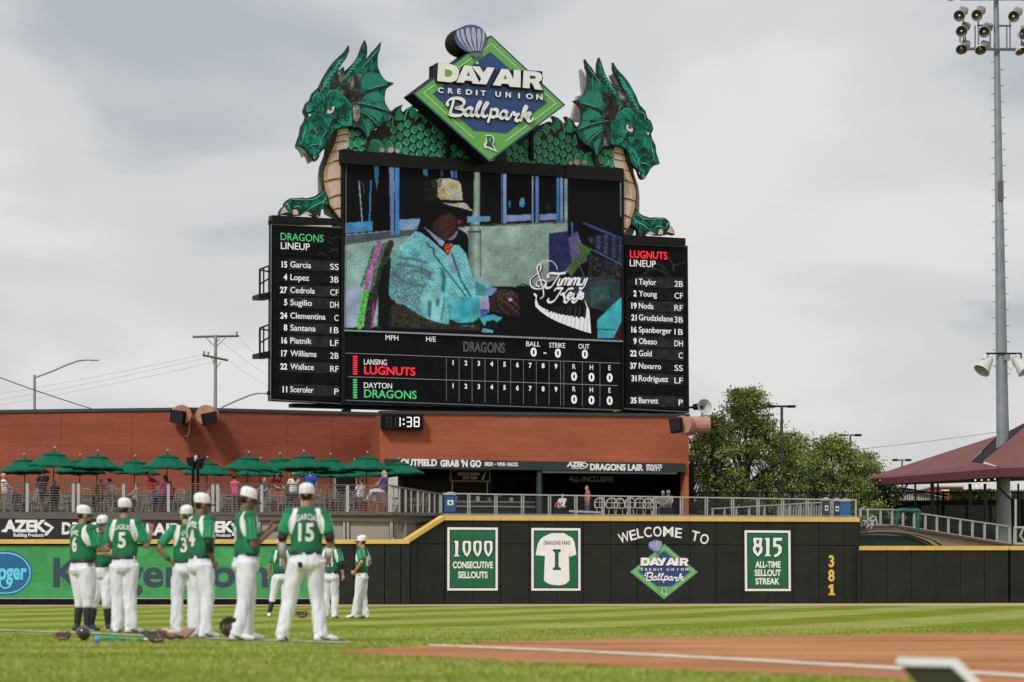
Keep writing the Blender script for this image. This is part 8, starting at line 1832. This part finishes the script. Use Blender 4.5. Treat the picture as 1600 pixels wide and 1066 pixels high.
# ------------------------------------------------------------------ things on the grass
LEA = M('leather_dark', (.03,.018,.013), .5, .3, 20); LEB = M('leather_tan', (.20,.07,.035), .55, .3, 20); LEC = M('leather_pink', (.27,.145,.105), .6, .3, 20)
def glove(lab, px, py, s, rz, mat, upright=False):
    p = gnd(px, py); th = thing('baseball_glove', lab, 'glove', tuple(p), 'gloves lying on the grass', rz, local=True)
    R = Matrix.Rotation(1.25, 3, 'X') if upright else Matrix.Rotation(.35, 3, 'X'); zc = .14 if upright else .05
    tf = lambda v: R @ Vector(v)*s+Vector((0,0,zc*s/1.0))
    m_ = MB(); m_.ell(tf((0,0,0)), .10*s, .09*s, .045*s, 14, 8, R)
    for i, (x, L_) in enumerate(((-.075,.13),(-.028,.155),(.02,.15),(.065,.125))): m_.tube([tf((x*.8,.05,0)), tf((x,.05+L_*.5,.03)), tf((x*1.1,.05+L_,.015))], [.030*s,.030*s,.022*s], 9, round_=True)
    m_.tube([tf((.09,-.02,0)), tf((.14,.05,.04)), tf((.13,.12,.05))], [.032*s,.03*s,.024*s], 9, round_=True)
    me = remesh(m_, .010, 2)
    for v in me.vertices: v.co.z = max(v.co.z, .002)
    mobj('glove_body', me, mat, th)
    build('webbing', MB().add([tf((.06,.08,.03)), tf((.13,.11,.055)), tf((.115,.16,.06)), tf((.055,.17,.04))], [(0,1,2,3)]), LEB if mat is LEA else LEA, th)
    build('wrist_strap', MB().tube([tf((-.07,-.07,.01)), tf((0,-.10,.03)), tf((.07,-.07,.01))], .016*s, 6), LEC if mat is not LEC else LEA, th)
    return th
glove('small dark brown glove at the far left of the grass items', 97, 1001, .7, .3, LEA)
glove('dark glove leaning against the feet of the player with raised hands, tan web up', 359, 1002, .85, 2.9, LEA, True)
glove('black glove lying in the middle pile on the grass', 243, 1005, .95, .8, LEA)
glove('pinkish tan glove behind the black one in the middle pile', 264, 1000, .9, 2.0, LEC)
glove('brown tan glove at the right end of the middle pile', 285, 999, .9, -.6, LEC)
glove('far black glove on the grass between the far players', 471, 965.5, 1.0, .4, LEA)
p = gnd(127, 1002); hl = thing('batting_helmet', 'shiny dark batting helmet resting on the grass with its opening to the right', 'helmet', tuple(p), rz=2.6, local=True); hl.scale = (.74, .74, .74)
HB = M('helmet_gloss', (.03,.03,.03), .15, .1, coat=.5)
h_ = MB(); 
prof = [(.118,-.01),(.122,.04),(.115,.09),(.09,.13),(.05,.155),(.006,.162)]
h_.lathe(prof, (0,0,.10), (-.75,-.1,.55), 20, cap=False); h_.lathe([(r*.92, z) for r, z in prof], (0,0,.10), (-.75,-.1,.55), 20, cap=False); build('shell', h_, HB, hl, smooth=True)
build('ear_flap', MB().ell((.03,-.10,.07), .06,.02,.06, 10, 6), HB, hl)
r_ = MB(); ax = Vector((-.75,-.1,.55)).normalized(); a_ = ax.orthogonal().normalized(); b_ = ax.cross(a_); cc = Vector((0,0,.10))
r_.tube([cc+(a_*math.cos(t_)+b_*math.sin(t_))*.118 for t_ in [k*math.pi/10 for k in range(21)]], .008, 5); build('rim', r_, M('helmet_rim', (.1,.1,.1), .4), hl)
p = gnd(152, 1006); bb = thing('blue_ball', 'small sky blue ball on the grass', 'ball', tuple(p), local=True)
build('ball_shell', MB().ell((0,0,.045), .045,.045,.045, 16, 12), M('blue_rubber', (.06,.28,.55), .5), bb, smooth=True); build('seam_ring', MB().tube([Vector((.0455*math.cos(t_), .0455*math.sin(t_), .045)) for t_ in [k*math.pi/10 for k in range(21)]], .0015, 4), M('blue_rubber_dark', (.04,.2,.42), .5), bb)
p = gnd(193, 1001.5); gb = thing('resistance_band', 'bright green stretch band lying in a loop on the grass', 'exercise band', tuple(p), local=True)
lp = [Vector((-.27+.56*i/16, .07*math.sin(i*.9), .012+.008*math.sin(i*2))) for i in range(17)]
build('band_strand', MB().tube(lp, .014, 6), M('band_green', (.01,.30,.17), .5), gb); build('band_strand', MB().tube([v+Vector((0,.16-.01*abs(i-8),0)) for i, v in enumerate(lp)], .014, 6), M('band_green', (.01,.30,.17), .5), gb)
build('handle', MB().tube([(-.22,.06,.03),(-.10,.10,.035)], .022, 8, round_=True), M('band_green', (.01,.30,.17), .5), gb); build('handle', MB().tube([(.24,.08,.015),(.33,.05,.015)], .016, 8), letterw, gb)
p = gnd(272, 994); bs = thing('spare_cleats', 'pair of pale shoes lying behind the gloves in the middle pile', 'shoes', tuple(p), local=True)
for s_ in (-1, 1):
    q = MB(); q.tube([(-.16+s_*.12,.0,.05),(s_*.12,.03,.06),(.12+s_*.12,.05,.04)], [.04,.05,.03], 10, round_=True); build('shoe', q, M('shoe_pink_white', (.55,.45,.42), .5), bs, smooth=True)
# ------------------------------------------------------------------ people on the patio (small)
def dp(px, Y): q = at(px, 790, Y); return (q.x, Y, DZ)
SEAT = dict(dz=-.47, seat=True, lL=((-.12,.42,.50),(-.13,.40,.10)), lR=((.12,.42,.50),(.13,.40,.10)), aL=((-.24,.12,1.22),(-.12,.36,1.15)), aR=((.24,.12,1.22),(.12,.36,1.15)), lean=-.12)
DG = 'spectators on the patio'
def dperson(lab, px, Y, rz, skin, tcol, hairc, hs, capc=None, seat=True, lcol=(.05,.06,.10), H=1.68, top='tee', z=0.0, pose=None, legs='long'):
    q = dict(SEAT) if seat else {}
    if pose: q.update(pose)
    l = dp(px, Y); person(lab, (l[0], l[1], l[2]+z), rz, H, skin, hairc, q, top=top, topcol=tcol, legs=legs, legcol=lcol, cap=capc, det=0, hairstyle=hs, group=DG, shoecol=(.3,.3,.3), shoulderw=False)
hi = .30
def stool(px, Y):
    pass
dperson('spectator in white with a pink cap at the far left of the patio', 8, 109.5, -1.2, LTS, (.7,.66,.66), (.3,.2,.1), 'short', 'pink', z=hi)
dperson('dark haired spectator in a black and yellow top seated at the left of the patio', 66, 109.5, .5, MED, (.02,.02,.02), (.008,.006,.005), 'curly', z=.42, H=1.75)
dperson('small dark haired spectator in dark clothes beside the one in black and yellow', 85, 111.5, .2, MED, (.03,.03,.04), (.01,.008,.006), 'short', z=.25, H=1.5)
dperson('child in a red and blue top with a pale red cap', 156, 112, 2.8, LTS, (.55,.10,.08), (.3,.2,.1), 'short', 'pink', z=.3, H=1.5)
dperson('spectator in a white and pink top with dark cap beside the red child', 172, 112.5, -2.6, LTS, (.7,.5,.52), (.02,.01,.01), 'short', 'black', z=.32, H=1.55)
dperson('small child with bare shoulders reaching left in the middle of the patio', 211, 109.5, 1.4, LTS, (.45,.28,.18), (.10,.06,.03), 'short', z=.18, H=1.35)
dperson('standing spectator in a bright red shirt leaning forward', 238, 111.5, -1.1, MED, (.50,.02,.05), (.01,.01,.01), 'short', seat=False, H=1.78, pose=dict(lean=-.35, aL=((-.2,.25,1.25),(-.1,.45,1.15)), aR=((.2,.25,1.25),(.1,.45,1.15))))
dperson('long haired spectator in a raspberry top right of the one leaning forward', 255, 110.5, 1.2, MED, (.42,.03,.12), (.02,.012,.01), 'long', z=.3)
dperson('spectator in hot pink sitting beside the raspberry top', 268, 111.5, -.6, LTS, (.75,.06,.22), (.05,.03,.02), 'bun', z=.18, H=1.55)
dperson('spectator in a hot pink tank top with hair in a bun, seen from behind', 368, 109.3, -.5, MED, (.72,.07,.24), (.01,.008,.008), 'bun', top='tank', z=.25, H=1.68)
dperson('dark haired spectator in navy behind the player with raised hands', 412, 114, 2.6, LTS, (.03,.04,.09), (.01,.008,.006), 'short', z=.36, H=1.65)
dperson('long haired spectator in a deep red dress turned right', 433, 111.5, -2.3, LTS, (.45,.015,.03), (.10,.05,.03), 'long', z=.38, H=1.7, lcol=(.4,.02,.03))
dperson('spectator in a white shirt and grey cap just left of the number 15 player', 458, 110.5, .5, LTS, (.72,.70,.68), (.06,.04,.03), 'long', 'grey', z=.38, H=1.68)
dperson('standing spectator in a royal blue shirt and straw hat', 485, 113.5, .1, LTS, (.012,.07,.42), (.1,.08,.06), 'short', 'straw', seat=False, H=1.84, z=.04)
dperson('dark haired spectator in a white shirt right of the number 15 player', 563, 111, .8, MED, (.72,.70,.70), (.012,.01,.01), 'short', z=.22, H=1.62, lcol=(.06,.05,.06))
dperson('blonde spectator in purple and white at the right end of the cable railing', 597, 108.6, 1.3, LTS, (.12,.09,.28), (.50,.36,.20), 'long', z=.40, H=1.66, lcol=(.6,.6,.62), pose=dict(lL=((-.10,.42,.50),(-.06,.62,.16))))
dperson('spectator in a pale checked shirt behind the mesh railing near the flowers', 878, 116, 2.6, LTS, (.50,.50,.53), (.1,.07,.05), 'short', z=.0, H=1.36)
dperson('far spectator in a pink top inside the dark opening', 918, 121.5, 1.8, LTS, (.38,.10,.11), (.06,.04,.03), 'short', seat=False, H=1.55)
dperson('left one of two grey capped spectators behind the mesh railing at the right', 1036, 116, 3.0, LTS, (.12,.12,.14), (.2,.2,.2), 'short', 'grey', H=1.5, z=.0)
dperson('right one of two grey capped spectators behind the mesh railing at the right', 1044, 116.4, 2.9, LTS, (.25,.24,.24), (.2,.2,.2), 'short', 'grey', H=1.55, z=.0)
bpy.data.scenes.remove(TS)
for o in bpy.data.objects:
    if '_o' in o: del o['_o']
